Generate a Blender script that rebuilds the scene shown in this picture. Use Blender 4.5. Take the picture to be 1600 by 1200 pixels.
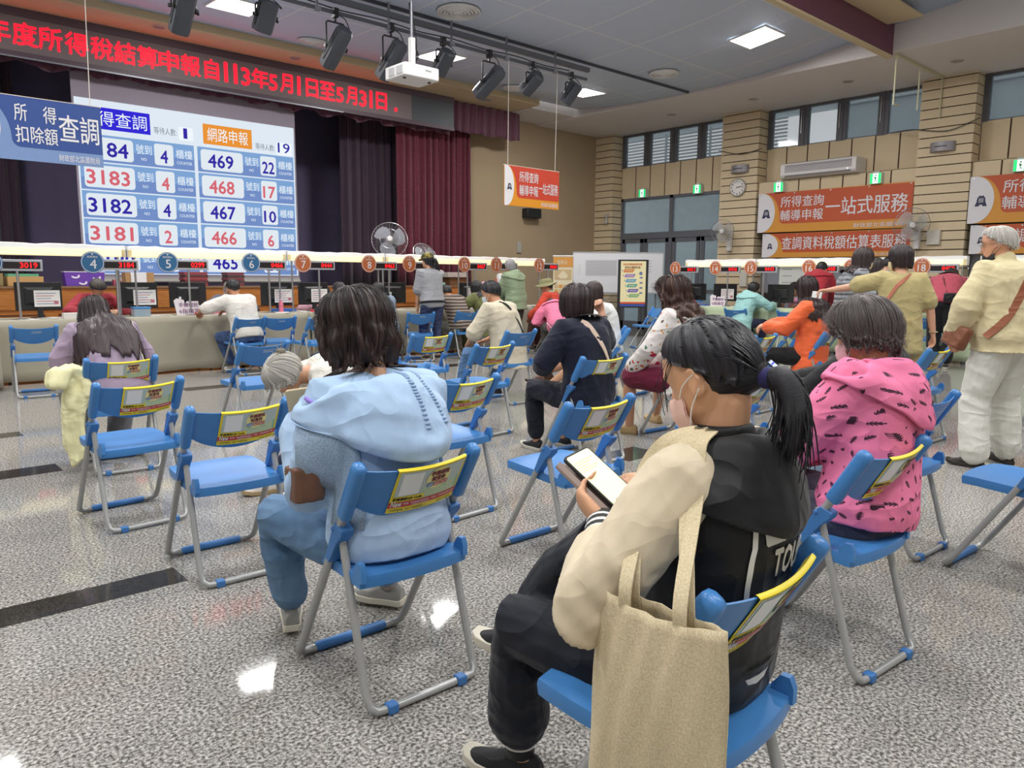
import bpy, math, random
import numpy as np
from mathutils import Matrix, Vector, noise as mnoise

for _o in list(bpy.data.objects):
    bpy.data.objects.remove(_o)
SC = bpy.context.scene
COL = SC.collection
PI = math.pi
R = math.radians

# ------------------------------------------------------------------ camera
_c = bpy.data.cameras.new('camera')
_c.sensor_width = 36.0
_c.lens = 36.0 * 1178.8 / 1600.0
_c.clip_start = 0.05
_c.clip_end = 200
CAM = bpy.data.objects.new('camera', _c)
COL.objects.link(CAM)
CAM.matrix_world = Matrix(((0.741, 0.088, -0.665, 0.0), (-0.671, 0.107, -0.734, 0.0), (0.006, 0.990, 0.139, 1.27), (0, 0, 0, 1)))
_y, _p, _r = R(42.1947), R(7.98292), R(-0.375435)
_f = Vector((math.sin(_y) * math.cos(_p), math.cos(_y) * math.cos(_p), -math.sin(_p)))
_ri = Vector((math.cos(_y), -math.sin(_y), 0))
_d = _f.cross(_ri)
_rr = _ri * math.cos(_r) + _d * math.sin(_r)
_dd = -_ri * math.sin(_r) + _d * math.cos(_r)
CAM.matrix_world = Matrix(((_rr.x, -_dd.x, -_f.x, 0), (_rr.y, -_dd.y, -_f.y, 0), (_rr.z, -_dd.z, -_f.z, 1.27), (0, 0, 0, 1)))
SC.camera = CAM

# ------------------------------------------------------------------ world and exposure
W = bpy.data.worlds.new('world')
SC.world = W
W.use_nodes = True
_bg = W.node_tree.nodes['Background']
_bg.inputs[0].default_value = (0.93, 0.96, 1.0, 1)
_bg.inputs[1].default_value = .8
SC.view_settings.view_transform = 'Standard'
SC.view_settings.look = 'None'
SC.view_settings.exposure = 0.0
SC.view_settings.gamma = 1.0
SC.view_settings.use_curve_mapping = False
try:
    SC.cycles.use_denoising = True
    SC.cycles.max_bounces = 8
    SC.cycles.diffuse_bounces = 4
    SC.cycles.glossy_bounces = 3
    SC.cycles.caustics_reflective = False
    SC.cycles.caustics_refractive = False
    SC.cycles.sample_clamp_indirect = 6.0
except Exception:
    pass

def area_lamp(name, x, y, z, sx, sy, power, col=(1, 1, 1), parent=None):
    l = bpy.data.lights.new(name, 'AREA')
    l.shape = 'RECTANGLE'
    l.size, l.size_y, l.energy, l.color = sx, sy, power, col
    o = bpy.data.objects.new(name, l)
    COL.objects.link(o)
    o.location = (x, y, z)
    if parent: o.parent = parent
    return o

# ------------------------------------------------------------------ helpers
def lin(h):
    if not isinstance(h, str): return tuple(h[:3]) + (1,)
    c = [int(h[i:i + 2], 16) / 255 for i in (0, 2, 4)]
    return tuple(x / 12.92 if x <= .04045 else ((x + .055) / 1.055) ** 2.4 for x in c) + (1,)

class NT:
    """small helper round a material's node tree"""
    def __init__(s, name):
        s.m = bpy.data.materials.new(name); s.m.use_nodes = True
        s.t = s.m.node_tree; s.b = s.t.nodes['Principled BSDF']
    def n(s, typ, **k):
        nd = s.t.nodes.new(typ)
        for a, v in k.items():
            if a.startswith('i_'):
                nd.inputs[int(a[2:])].default_value = v
            else: setattr(nd, a, v)
        return nd
    def l(s, a, b): s.t.links.new(a, b)
    def set(s, **k):
        for a, v in k.items(): s.b.inputs[a.replace('_', ' ')].default_value = v
    def math(s, op, a, b=None, c=None):
        nd = s.n('ShaderNodeMath', operation=op)
        for i, x in enumerate((a, b, c)):
            if x is None: continue
            if hasattr(x, 'is_output'): s.l(x, nd.inputs[i])
            else: nd.inputs[i].default_value = x
        return nd.outputs[0]
    def ramp(s, f, stops, interp='LINEAR'):
        nd = s.n('ShaderNodeValToRGB'); nd.color_ramp.interpolation = interp
        e = nd.color_ramp.elements
        while len(e) < len(stops): e.new(0.5)
        for x, (p, c) in zip(e, stops): x.position = p; x.color = lin(c)
        s.l(f, nd.inputs[0]); return nd.outputs[0]
    def mix(s, f, a, b):
        nd = s.n('ShaderNodeMix', data_type='RGBA')
        for i, x in ((0, f), (6, a), (7, b)):
            if hasattr(x, 'is_output'): s.l(x, nd.inputs[i])
            else: nd.inputs[i].default_value = lin(x) if i else x
        return nd.outputs[2]
    def obj(s): return s.n('ShaderNodeTexCoord').outputs['Object']
    def noise(s, sc, det=3, co=None, scale3=None, out=0, rough=.5):
        nd = s.n('ShaderNodeTexNoise'); nd.inputs['Scale'].default_value = sc; nd.inputs['Detail'].default_value = det
        nd.inputs['Roughness'].default_value = rough
        co = co or s.obj()
        if scale3:
            mp = s.n('ShaderNodeMapping'); mp.inputs['Scale'].default_value = scale3; s.l(co, mp.inputs[0]); co = mp.outputs[0]
        s.l(co, nd.inputs['Vector']); return nd.outputs[out]
    def bump(s, h, st, dist=.01):
        nd = s.n('ShaderNodeBump'); nd.inputs['Strength'].default_value = st; nd.inputs['Distance'].default_value = dist
        s.l(h, nd.inputs['Height']); s.l(nd.outputs[0], s.b.inputs['Normal'])

MATS = {}
def pm(name, col, rough=.5, metal=0, spec=.5, es=0, var=0, vs=8, bump=0, bs=60, bd=.002, trans=0, alpha=1, sheen=0, coat=0, ior=None, s3=None):
    if name in MATS: return MATS[name]
    t = NT(name); c = lin(col)
    t.set(Base_Color=c, Roughness=rough, Metallic=metal)
    t.b.inputs['Specular IOR Level'].default_value = spec
    if es:
        t.b.inputs['Emission Color'].default_value = c; t.b.inputs['Emission Strength'].default_value = es
    if trans: t.b.inputs['Transmission Weight'].default_value = trans
    if alpha < 1: t.b.inputs['Alpha'].default_value = alpha
    if sheen: t.b.inputs['Sheen Weight'].default_value = sheen
    if coat: t.b.inputs['Coat Weight'].default_value = coat
    if ior: t.b.inputs['IOR'].default_value = ior
    if var:
        f = t.noise(vs, 4, scale3=s3)
        f = t.math('MULTIPLY_ADD', f, 2 * var, 1 - var)
        nd = t.n('ShaderNodeMix', data_type='RGBA', blend_type='MULTIPLY'); nd.inputs[0].default_value = 1
        nd.inputs[6].default_value = c
        cb = t.n('ShaderNodeCombineColor'); [t.l(f, cb.inputs[i]) for i in range(3)]
        t.l(cb.outputs[0], nd.inputs[7]); t.l(nd.outputs[2], t.b.inputs['Base Color'])
    if bump: t.bump(t.noise(bs, 4, scale3=s3), bump, bd)
    MATS[name] = t.m
    return t.m

def frame(o, u, v):
    u = Vector(u).normalized(); v = Vector(v).normalized(); n = u.cross(v)
    return Matrix(((u.x, v.x, n.x, o[0]), (u.y, v.y, n.y, o[1]), (u.z, v.z, n.z, o[2]), (0, 0, 0, 1)))
def XF(loc=(0, 0, 0), rz=0, rx=0, ry=0):
    return Matrix.Translation(loc) @ Matrix.Rotation(rz, 4, 'Z') @ Matrix.Rotation(ry, 4, 'Y') @ Matrix.Rotation(rx, 4, 'X')

_TX = {}
def glyphs(s, bold=0.0):
    """outline mesh of a line of writing in the built-in font: (verts Nx2, faces, width, y0, y1)"""
    k = (s, bold)
    if k in _TX: return _TX[k]
    c = bpy.data.curves.new('lettering', 'FONT'); c.body = s; c.resolution_u = 2; c.offset = bold
    o = bpy.data.objects.new('lettering', c); COL.objects.link(o)
    dg = bpy.context.evaluated_depsgraph_get(); m = o.evaluated_get(dg).to_mesh()
    V = np.array([tuple(v.co)[:2] for v in m.vertices], float).reshape(-1, 2)
    F = [tuple(p.vertices) for p in m.polygons]
    o.evaluated_get(dg).to_mesh_clear(); bpy.data.objects.remove(o); bpy.data.curves.remove(c)
    if len(V): V[:, 0] -= V[:, 0].min(); r = (V, F, V[:, 0].max(), V[:, 1].min(), V[:, 1].max())
    else: r = (np.zeros((0, 2)), [], 1, 0, 1)
    _TX[k] = r
    return r

class MB:
    """collects shapes and links them as one mesh object"""
    def __init__(s): s.v = []; s.f = []; s.m = []; s.n = 0
    def add(s, V, F, m=0, X=None):
        V = np.asarray(V, float).reshape(-1, 3)
        if X is not None:
            A = np.array(X); V = V @ A[:3, :3].T + A[:3, 3]
        n = s.n; s.v.append(V); s.n += len(V)
        s.f += [tuple(i + n for i in q) for q in F]; s.m += [m] * len(F)
        return s
    def box(s, a, b, m=0, X=None):
        (x0, y0, z0), (x1, y1, z1) = a, b
        V = [(x0, y0, z0), (x1, y0, z0), (x1, y1, z0), (x0, y1, z0), (x0, y0, z1), (x1, y0, z1), (x1, y1, z1), (x0, y1, z1)]
        return s.add(V, [(0, 3, 2, 1), (4, 5, 6, 7), (0, 1, 5, 4), (1, 2, 6, 5), (2, 3, 7, 6), (3, 0, 4, 7)], m, X)
    def cb(s, c, d, m=0, X=None):
        return s.box([c[i] - d[i] / 2 for i in range(3)], [c[i] + d[i] / 2 for i in range(3)], m, X)
    def grid(s, P, m=0, cu=False, cv=False, X=None, flip=False):
        P = np.asarray(P, float); a, b = P.shape[:2]; F = []
        for i in range(a if cu else a - 1):
            for j in range(b if cv else b - 1):
                i2, j2 = (i + 1) % a, (j + 1) % b
                q = (i * b + j, i2 * b + j, i2 * b + j2, i * b + j2)
                F.append(q[::-1] if flip else q)
        return s.add(P.reshape(-1, 3), F, m, X)
    def loft(s, rings, m=0, X=None, cap=True):
        P = np.asarray(rings, float); a, b = P.shape[:2]; F = []
        for i in range(a - 1):
            for j in range(b):
                j2 = (j + 1) % b; F.append((i * b + j, i * b + j2, (i + 1) * b + j2, (i + 1) * b + j))
        if cap: F.append(tuple(range(b))[::-1]); F.append(tuple((a - 1) * b + j for j in range(b)))
        return s.add(P.reshape(-1, 3), F, m, X)
    def tube(s, path, r, n=8, m=0, X=None, closed=False, e=1.0, ref=None, round_=False):
        P = np.asarray(path, float); k = len(P)
        rr = np.broadcast_to(np.asarray(r, float), (k,)) if np.ndim(r) < 2 else None
        T = np.gradient(P, axis=0) if not closed else np.roll(P, -1, 0) - np.roll(P, 1, 0)
        T /= np.linalg.norm(T, axis=1)[:, None] + 1e-12
        u = np.array(ref if ref is not None else ((0, 0, 1) if abs(T[0][2]) < .9 else (1, 0, 0)), float)
        rings = []; an = np.arange(n) * 2 * PI / n
        for i in range(k):
            u = u - T[i] * (u @ T[i]); u /= np.linalg.norm(u) + 1e-12
            w = np.cross(T[i], u)
            ra, rb = (rr[i], rr[i] * e) if rr is not None else r[i]
            rings.append(P[i] + np.outer(np.cos(an) * ra, u) + np.outer(np.sin(an) * rb, w))
        if closed:
            A = np.array(rings); return s.grid(A, m, cu=True, cv=True, X=X)
        if round_:
            a0, a1 = rings[0], rings[-1]
            def cap(rg, p, t):
                return [p + (rg - p) * c + t * h * np.linalg.norm(rg - p, axis=1).mean() for c, h in ((.75, .66), (.35, .94))]
            pre = cap(a0, P[0], -T[0]); post = cap(a1, P[-1], T[-1])
            rings = pre[::-1] + rings + post
        return s.loft(rings, m, X)
    def cyl(s, a, b, r, n=12, m=0, X=None, r2=None):
        return s.tube([a, b], [r, r if r2 is None else r2], n, m, X)
    def lathe(s, prof, n=24, m=0, X=None):
        an = np.arange(n) * 2 * PI / n
        return s.loft([np.c_[r * np.cos(an), r * np.sin(an), np.full(n, z)] for r, z in prof], m, X)
    def ball(s, c, r, nu=16, nv=10, m=0, X=None):
        r = np.broadcast_to(np.asarray(r, float), (3,)); an = np.arange(nu) * 2 * PI / nu; rg = []
        for t in np.linspace(-PI / 2 * .97, PI / 2 * .97, nv):
            rg.append(np.c_[np.cos(an) * math.cos(t) * r[0], np.sin(an) * math.cos(t) * r[1], np.full(nu, math.sin(t) * r[2])] + np.asarray(c))
        return s.loft(rg, m, X)
    def prism(s, poly, h, m=0, X=None):
        p = np.asarray(poly, float); n = len(p)
        V = np.r_[np.c_[p, np.zeros(n)], np.c_[p, np.full(n, h)]]
        F = [tuple(range(n))[::-1], tuple(range(n, 2 * n))] + [(i, (i + 1) % n, n + (i + 1) % n, n + i) for i in range(n)]
        return s.add(V, F, m, X)
    def flat(s, poly, z=0, m=0, X=None):
        p = np.asarray(poly, float); return s.add(np.c_[p, np.full(len(p), z)], [tuple(range(len(p)))], m, X)
    def rect(s, x0, y0, x1, y1, z=0, m=0, X=None): return s.flat([(x0, y0), (x1, y0), (x1, y1), (x0, y1)], z, m, X)
    def text(s, t, x0, y0, x1, y1, z=0, m=0, X=None, bold=.01, fn=None, keep=False, ref=None):
        V, F, w, a, b = glyphs(t, 0.0)
        if ref: _, _, _, a, b = glyphs(ref, 0.0)
        if bold >= .009 and len(V):      # heavier strokes: the same outline printed again slightly shifted
            k = len(V); n_ = k; sh = [(bold * .9 * q, bold * .9 * r) for q, r in ((1, 0), (-1, 0), (0, 1), (0, -1))] if bold > .016 else [(bold * .8, 0), (-bold * .8, 0), (0, bold * .6)]
            V = np.concatenate([V] + [V + np.array(d) for d in sh]); F = F + [tuple(i + k * (j + 1) for i in f) for j in range(len(sh)) for f in F]
        if not len(V): return s
        sx, sy = (x1 - x0) / w, (y1 - y0) / (b - a)
        if keep: sx = sy = min(sx, sy)
        Q = np.c_[x0 + ((x1 - x0) - sx * w) / 2 + V[:, 0] * sx, y0 + (V[:, 1] - a) * sy, np.full(len(V), z)]
        if bold >= .009: Q[:, 2] += np.repeat(np.arange(len(V) // n_), n_) * .0004
        if fn is not None: Q = fn(Q)
        return s.add(Q, F, m, X)
    def build(s, name, mat, parent=None, smooth=35, bevel=0, seg=2, **tags):
        me = bpy.data.meshes.new(name)
        V = np.concatenate(s.v) if s.v else np.zeros((0, 3))
        me.from_pydata(V.tolist(), [], s.f); me.update()
        for mm in (mat if isinstance(mat, (list, tuple)) else [mat]): me.materials.append(mm)
        me.polygons.foreach_set('material_index', s.m)
        if smooth:
            me.shade_smooth()
            if smooth < 180: me.set_sharp_from_angle(angle=R(smooth))
        o = bpy.data.objects.new(name, me); COL.objects.link(o)
        if bevel:
            b = o.modifiers.new('bevel', 'BEVEL'); b.width = bevel; b.segments = seg; b.limit_method = 'ANGLE'; b.angle_limit = R(40)
        if parent: o.parent = parent
        for k, v in tags.items(): o[k] = v
        return o

def roundrect(x0, y0, x1, y1, r, n=5):
    P = []
    for cx, cy, a0 in ((x1 - r, y0 + r, -90), (x1 - r, y1 - r, 0), (x0 + r, y1 - r, 90), (x0 + r, y0 + r, 180)):
        P += [(cx + r * math.cos(R(a0 + 90 * i / n)), cy + r * math.sin(R(a0 + 90 * i / n))) for i in range(n + 1)]
    return P
def circle(cx, cy, r, n=32): return [(cx + r * math.cos(2 * PI * i / n), cy + r * math.sin(2 * PI * i / n)) for i in range(n)]
def tag(o, label, cat, group=None):
    o['label'] = label; o['category'] = cat
    if group: o['group'] = group
    return o
def thing(name, label, cat, loc=(0, 0, 0), rz=0, group=None):
    o = bpy.data.objects.new(name, None); COL.objects.link(o); o.empty_display_size = .1
    o.location = loc; o.rotation_euler = (0, 0, rz)
    return tag(o, label, cat, group)
def struct(o): o['kind'] = 'structure'; return o
def dup(root, loc, rz=0, label=None, group=None, skip=()):
    r = root.copy(); COL.objects.link(r); r.location = loc; r.rotation_euler = (0, 0, rz)
    if label: r['label'] = label
    if group: r['group'] = group
    for ch in list(root.children):
        if ch.name.split('.')[0] in skip: continue
        c = ch.copy(); COL.objects.link(c); c.parent = r
        for g in list(ch.children):
            d = g.copy(); COL.objects.link(d); d.parent = c
    return r
def smoothpath(P, n=8):
    """Catmull-Rom through the points"""
    P = np.asarray(P, float); Q = np.r_[[2 * P[0] - P[1]], P, [2 * P[-1] - P[-2]]]; out = []
    for i in range(1, len(Q) - 2):
        for t in np.arange(n) / n:
            a, b, c, d = Q[i - 1:i + 3]
            out.append(.5 * (2 * b + (c - a) * t + (2 * a - 5 * b + 4 * c - d) * t * t + (3 * b - a - 3 * c + d) * t ** 3))
    return np.array(out + [P[-1]])
# ------------------------------------------------------------------ materials of the room
def floor_mat():
    t = NT('polished terrazzo'); o = t.obj()
    a = t.noise(95, 2, o, (1, 1, 1)); b = t.noise(230, 2, o)
    s = t.math('ADD', t.math('MULTIPLY', a, .72), t.math('MULTIPLY', b, .28))
    c = t.ramp(s, [(.36, '343230'), (.44, '66635f'), (.50, '8c8984'), (.56, 'a7a49e'), (.66, 'cdcac4')])
    big = t.noise(.9, 3, o)
    c2 = t.mix(t.math('MULTIPLY', big, .22), c, 'a8a49c')
    # fine joints between slabs
    sp = t.n('ShaderNodeSeparateXYZ'); t.l(o, sp.inputs[0])
    def joint(ax, off):
        f = t.math('FRACT', t.math('MULTIPLY', t.math('ADD', sp.outputs[ax], off), 1 / 1.02))
        return t.math('LESS_THAN', f, .006)
    j = t.math('MAXIMUM', joint(0, 8.0), joint(1, 8.15))
    c3 = t.mix(t.math('MULTIPLY', j, .35), c2, '55524d')
    t.l(c3, t.b.inputs['Base Color'])
    t.set(Roughness=.06); t.b.inputs['Specular IOR Level'].default_value = .15
    return t.m
def granite(name, dark, light, rough=.1):
    t = NT(name); t.l(t.ramp(t.noise(240, 3), [(.4, dark), (.62, light)]), t.b.inputs['Base Color']); t.set(Roughness=rough); return t.m
def ceiling_mat():
    t = NT('painted ceiling panels'); o = t.obj(); sp = t.n('ShaderNodeSeparateXYZ'); t.l(o, sp.inputs[0])
    def line(ax, off, per, w): return t.math('LESS_THAN', t.math('FRACT', t.math('MULTIPLY', t.math('ADD', sp.outputs[ax], off), 1 / per)), w / per)
    j = t.math('MAXIMUM', line(0, 12.39, 1.17, .022), line(1, 12.6, 2.06, .022))
    t.l(t.mix(j, 'cddbf0', 'eff3f8'), t.b.inputs['Base Color']); t.set(Roughness=.6); return t.m
def wood_mat(name, a, b, sc=6, stretch=(1, 1, 14)):
    t = NT(name); t.l(t.ramp(t.noise(sc, 5, None, stretch), [(.3, a), (.7, b)]), t.b.inputs['Base Color']); t.set(Roughness=.35); return t.m
def pleat_mat(name, a, b):
    t = NT(name); t.l(t.ramp(t.noise(30, 3), [(.3, a), (.7, b)]), t.b.inputs['Base Color']); t.set(Roughness=.85); t.b.inputs['Sheen Weight'].default_value = .3; return t.m

M_floor = floor_mat()
M_dark = granite('dark granite', '1d1b19', '4a4640')
M_ceil = ceiling_mat()
M_soffit = pm('white soffit', 'd6d0cc', .8, var=.03, vs=1)
M_band = pm('cream soffit', 'cdbb96', .7)
M_beige = pm('beige wall', 'a69276', .85, var=.05, vs=1.5, bump=.15, bs=160)
M_clad = pm('cream cladding', 'cebc9c', .7, var=.05, vs=3, bump=.1, bs=120)
M_groove = pm('brown groove', '4a3023', .8)
M_navy = pm('stage back cloth', '756c8c', .95, var=.2, vs=.6)
M_maroon = pleat_mat('maroon velvet', '4c1526', '6a1f35')
M_maroon2 = pleat_mat('dark maroon velvet', '4a2636', '5f3346')
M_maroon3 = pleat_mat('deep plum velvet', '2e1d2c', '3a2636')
M_wood = wood_mat('orange wood panel', 'a8672f', 'c98546')
M_frame = pm('grey window frame', '5a5b61', .45)
M_glass = pm('window glass', 'b4ccd6', .08, spec=.6, alpha=.28)
M_facade = pm('outside concrete', 'c0d0d6', .9, var=.2, vs=5)
M_white = pm('white plastic', 'e6e6e4', .4)
M_purple = pm('plum fascia', '6a3d50', .5)
M_black = pm('black metal', '1f2023', .45)
M_grey = pm('grey metal', '7d7f85', .4, .3)
M_steel = pm('brushed steel', 'b9bbbd', .3, .85)

# ------------------------------------------------------------------ floor, inlaid dark strips
fl = MB(); fl.box((-7, -5, -.1), (15.4, 13.4, 0)); struct(fl.build('floor', M_floor))
n = 1
for (x0, y0, x1, y1) in [(-7, 3.16, 1.03, 3.345), (-7, 5.55, 1.06, 5.79), (-7, 6.99, 1.08, 7.2), (4.09, 3.28, 4.48, 3.56), (5.3, 3.3, 5.75, 3.55), (6.6, 3.28, 7.05, 3.56), (5.6, 5.75, 6.3, 5.98), (7.4, 5.75, 7.9, 5.98), (2.9, 8.6, 8.2, 8.85)]:
    b = MB(); b.box((x0, y0, -.02), (x1, y1, .0015)); struct(b.build('trim_%d' % n, M_dark)); n += 1

# ------------------------------------------------------------------ stage end of the hall
w = MB(); w.box((10.5, 13.4, 0), (15.4, 13.7, 5.2)); w.box((-7, 13.4, 4.5), (10.5, 13.7, 5.6)); struct(w.build('wall_stage', M_beige))
w = MB(); w.box((-7, 14.9, 0), (15.4, 15.1, 5.6)); w.box((10.75, 13.7, 0), (10.9, 14.9, 5.6)); w.box((-7, 13.7, 5.4), (10.9, 14.9, 5.6)); struct(w.build('wall_backstage', M_navy))
w = MB(); w.box((-7.2, -5.2, 0), (-7, 13.7, 5.9)); struct(w.build('wall_left', pm('pale wall', 'd9d7d3', .8)))
w = MB(); w.box((-7, -5.2, 0), (15.7, -5, 5.9)); struct(w.build('wall_back', pm('pale wall', 'd9d7d3', .8)))
st = MB(); st.box((-7, 12.06, 0), (10.4, 14.9, 1.08)); struct(st.build('floor_stage', pm('stage boards', '3a2c28', .5)))
# panelled stage front
f = MB()
f.box((-7, 12.0, 0), (10.4, 12.06, 1.1), 0)
f.box((-7, 11.985, .80), (10.4, 12.0, 1.11), 0)
x = -6.8
while x < 10.2:
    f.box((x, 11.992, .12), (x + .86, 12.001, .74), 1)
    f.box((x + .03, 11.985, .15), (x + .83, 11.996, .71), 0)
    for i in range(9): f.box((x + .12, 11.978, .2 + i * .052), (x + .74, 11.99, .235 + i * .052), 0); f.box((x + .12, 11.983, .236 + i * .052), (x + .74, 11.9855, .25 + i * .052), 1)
    x += 1.02
f.box((-7, 11.97, 1.09), (10.4, 12.1, 1.12), 2)
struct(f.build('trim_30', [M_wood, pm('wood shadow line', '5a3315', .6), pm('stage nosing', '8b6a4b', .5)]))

def pleats(x0, x1, y, z0, z1, amp, per, wave=0, seed=1, n=None, flare=.0):
    n = n or int((x1 - x0) / per * 12); rnd = np.random.RandomState(seed)
    xs = np.linspace(x0, x1, n); ph = np.cumsum(2 * PI * (x1 - x0) / n / per * (1 + .3 * rnd.randn(n).cumsum() / np.sqrt(n)))
    P = []
    for k, zt in enumerate(np.linspace(0, 1, 9)):
        yy = y + amp * np.sin(ph) * (.6 + .4 * zt) + .3 * amp * np.sin(ph * 2.3 + zt * 2)
        zz = z1 + (z0 - z1) * zt + (wave * np.sin(ph * .37 + 1) * .6 + wave * np.abs(np.sin(ph * .21))) * (zt > .99)
        P.append(np.c_[xs + flare * zt, yy, zz])
    return np.array(P)
def cloth(name, P, mat, label, cat, th=.012):
    b = MB(); b.grid(P); o = b.build(name, mat, smooth=180); s = o.modifiers.new('thick', 'SOLIDIFY'); s.thickness = th; s.offset = 0
    return tag(o, label, cat)
cloth('stage_curtain', pleats(8.75, 10.62, 13.12, 1.1, 4.85, .055, .17, seed=4), M_maroon, 'tall maroon pleated curtain drawn to the right side of the stage', 'curtain')
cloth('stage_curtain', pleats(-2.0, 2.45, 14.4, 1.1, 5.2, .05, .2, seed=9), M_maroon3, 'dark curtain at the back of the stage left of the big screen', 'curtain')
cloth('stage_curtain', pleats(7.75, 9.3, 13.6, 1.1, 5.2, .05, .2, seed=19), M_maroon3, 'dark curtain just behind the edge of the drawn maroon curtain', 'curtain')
cloth('stage_valance', pleats(-6, 9.9, 12.86, 4.17, 4.9, .035, .3, .045, 5), M_maroon2, 'long dark plum valance hanging behind the red ticker board', 'curtain')
cloth('stage_valance', pleats(9.9, 11.82, 12.83, 4.28, 4.89, .03, .24, .02, 8), M_maroon2, 'short plum valance end right of the unlit ticker panel', 'curtain')

# ------------------------------------------------------------------ ceilings
prof = [(5.30, 5.26), (6.0, 5.13), (6.7, 5.02), (7.45, 4.95), (8.4, 4.9), (9.43, 4.88), (10.4, 4.9), (11.2, 4.94), (12.05, 5.02)]
P = np.array([[(x, y, z) for x in (-7, 3, 12.9)] for y, z in prof])
b = MB(); b.grid(P); o = b.build('ceiling', M_ceil, smooth=180); s = o.modifiers.new('thick', 'SOLIDIFY'); s.thickness = .05; s.offset = -1; struct(o)
b = MB(); b.grid(np.array([[(x, y, z) for x in (-7, 3, 12.9)] for y, z in [(-5, 5.7), (1.5, 5.6), (4.0, 5.42), (4.9, 5.32), (5.3, 5.26)]])); o = b.build('ceiling_near', M_ceil, smooth=180); s = o.modifiers.new('thick', 'SOLIDIFY'); s.thickness = .05; s.offset = -1; struct(o)
b = MB(); b.box((-7, 4.76, 5.2), (12.6, 5.28, 5.235)); struct(b.build('trim_40', M_band, bevel=.008))
b = MB(); b.box((-7, 5.28, 4.80), (12.88, 5.36, 5.26), 0); b.box((-7, 5.275, 4.765), (12.88, 5.372, 4.80), 1); struct(b.build('trim_41', [M_purple, M_band]))
b = MB(); b.box((-7, 11.98, 4.9), (11.6, 13.4, 5.05)); struct(b.build('trim_42', M_band, bevel=.01))
b = MB(); b.box((12.87, -5, 4.85), (15.7, 13.4, 5.8)); b.box((11.6, 12.2, 4.88), (12.87, 13.4, 5.3)); struct(b.build('trim_43', M_soffit, bevel=.01))
b = MB(); b.box((-7, 9.05, 4.85), (12.8, 9.09, 4.9)); struct(b.build('trim_44', pm('dark ceiling slot', '4b5057', .6)))

def ceil_z(y): return float(np.interp(y, [p[0] for p in prof], [p[1] for p in prof])) if y > 5.3 else float(np.interp(y, [-5, 1.5, 4, 4.9, 5.3], [5.7, 5.6, 5.42, 5.32, 5.26]))
M_lamp = pm('lit diffuser', 'fffdf6', .5, es=5.0)
def ceiling_light(x, y, label, s=.6):
    z = ceil_z(y)
    dz = (ceil_z(y + .3) - ceil_z(y - .3)) / .6
    t = thing('ceiling_light', label, 'ceiling light', (x, y, z - .012), 0, 'square ceiling lights')
    t.rotation_euler = (math.atan(dz), 0, 0)
    b = MB()
    for a, c in (((-s / 2 - .025, -s / 2 - .025, -.012), (s / 2 + .025, -s / 2, .012)), ((-s / 2 - .025, s / 2, -.012), (s / 2 + .025, s / 2 + .025, .012)), ((-s / 2 - .025, -s / 2, -.012), (-s / 2, s / 2, .012)), ((s / 2, -s / 2, -.012), (s / 2 + .025, s / 2, .012))): b.box(a, c)
    b.build('frame', M_white, t)
    b = MB(); b.box((-s / 2, -s / 2, -.008), (s / 2, s / 2, .006)); b.build('diffuser', M_lamp, t)
    area_lamp('lamp', 0, 0, -.03, s, s, 86, (1, .99, .975), t)
    return t
ceiling_light(11.15, 6.65, 'square ceiling light nearest the plum fascia')
ceiling_light(11.42, 10.55, 'square ceiling light behind the last stage spotlight')
ceiling_light(7.92, 10.55, 'square ceiling light beside the white projector')
ceiling_light(4.48, 10.55, 'square ceiling light between the two leftmost stage spotlights')
for y in (10.55, 6.65, 2.8, -1.0):
    for x in (-2.5, .98, 4.45, 7.9, 11.3):
        if (y == 10.55 and x > 2) or (y == 6.65 and x > 9): continue
        if (x, y) == (11.3, 2.8): continue
        ceiling_light(x, y, 'square ceiling light further back over the waiting area, above the frame')

def vent(x, y, r, label, z=None):
    z = z if z is not None else ceil_z(y)
    b = MB(); V = []
    for k in range(6):
        r0 = r * (1 - k * .155); b.lathe([(r0, .012), (r0, -.012 - .004 * k), (r0 - r * .05, -.02 - .004 * k), (r0 - r * .085, .01)], 40, 0)
    b.lathe([(r * 1.02, .011), (r * 1.02, .013)], 40, 1)
    o = b.build('air_vent', [M_white, pm('vent shadow', '6e6b68', .8)]); o.location = (x, y, z - .02); o.rotation_euler = (math.atan((ceil_z(y + .2) - ceil_z(y - .2)) / .4), 0, 0)
    tag(o, label, 'air vent'); return o
vent(6.78, 8.62, .30, 'round ceiling vent above the white projector')
vent(11.38, 8.6, .26, 'round ceiling vent right of the orange hanging sign')
vent(10.35, 11.35, .27, 'round ceiling vent near the end of the cream stage soffit')
vent(6.05, 11.4, .22, 'round ceiling vent left of the projector close to the ticker')
def downlight(x, y, z, label, r=.085):
    b = MB(); b.lathe([(r, 0), (r, -.008), (r * .8, -.01), (r * .72, .01), (.001, .012)], 28, 0)
    b.lathe([(r * .7, -.002), (.001, -.0015)], 28, 1)
    o = b.build('downlight', [pm('downlight ring', 'b9b1aa', .5), pm('downlight glass', '8d8580', .3)]); o.location = (x, y, z); tag(o, label, 'downlight', 'recessed downlights')
for i, (y, l) in enumerate(((10.43, 'first recessed downlight from the stage in the white soffit'), (8.45, 'recessed downlight in the soffit above the wall clock'), (6.55, 'recessed downlight in the soffit left of the plum fascia end'), (4.75, 'recessed downlight in the soffit above the right striped pillar'))): downlight(14.13, y, 4.849, l, .1)
for x, y, l in ((4.0, 12.2, 'recessed downlight in the cream soffit above the middle of the ticker'), (6.2, 12.3, 'recessed downlight in the cream soffit over the date on the ticker'), (10.45, 12.35, 'recessed downlight in the cream soffit above the valance end'), (8.3, 12.3, 'recessed downlight in the cream soffit behind the projector')): downlight(x, y, 4.899, l, .1)

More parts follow.
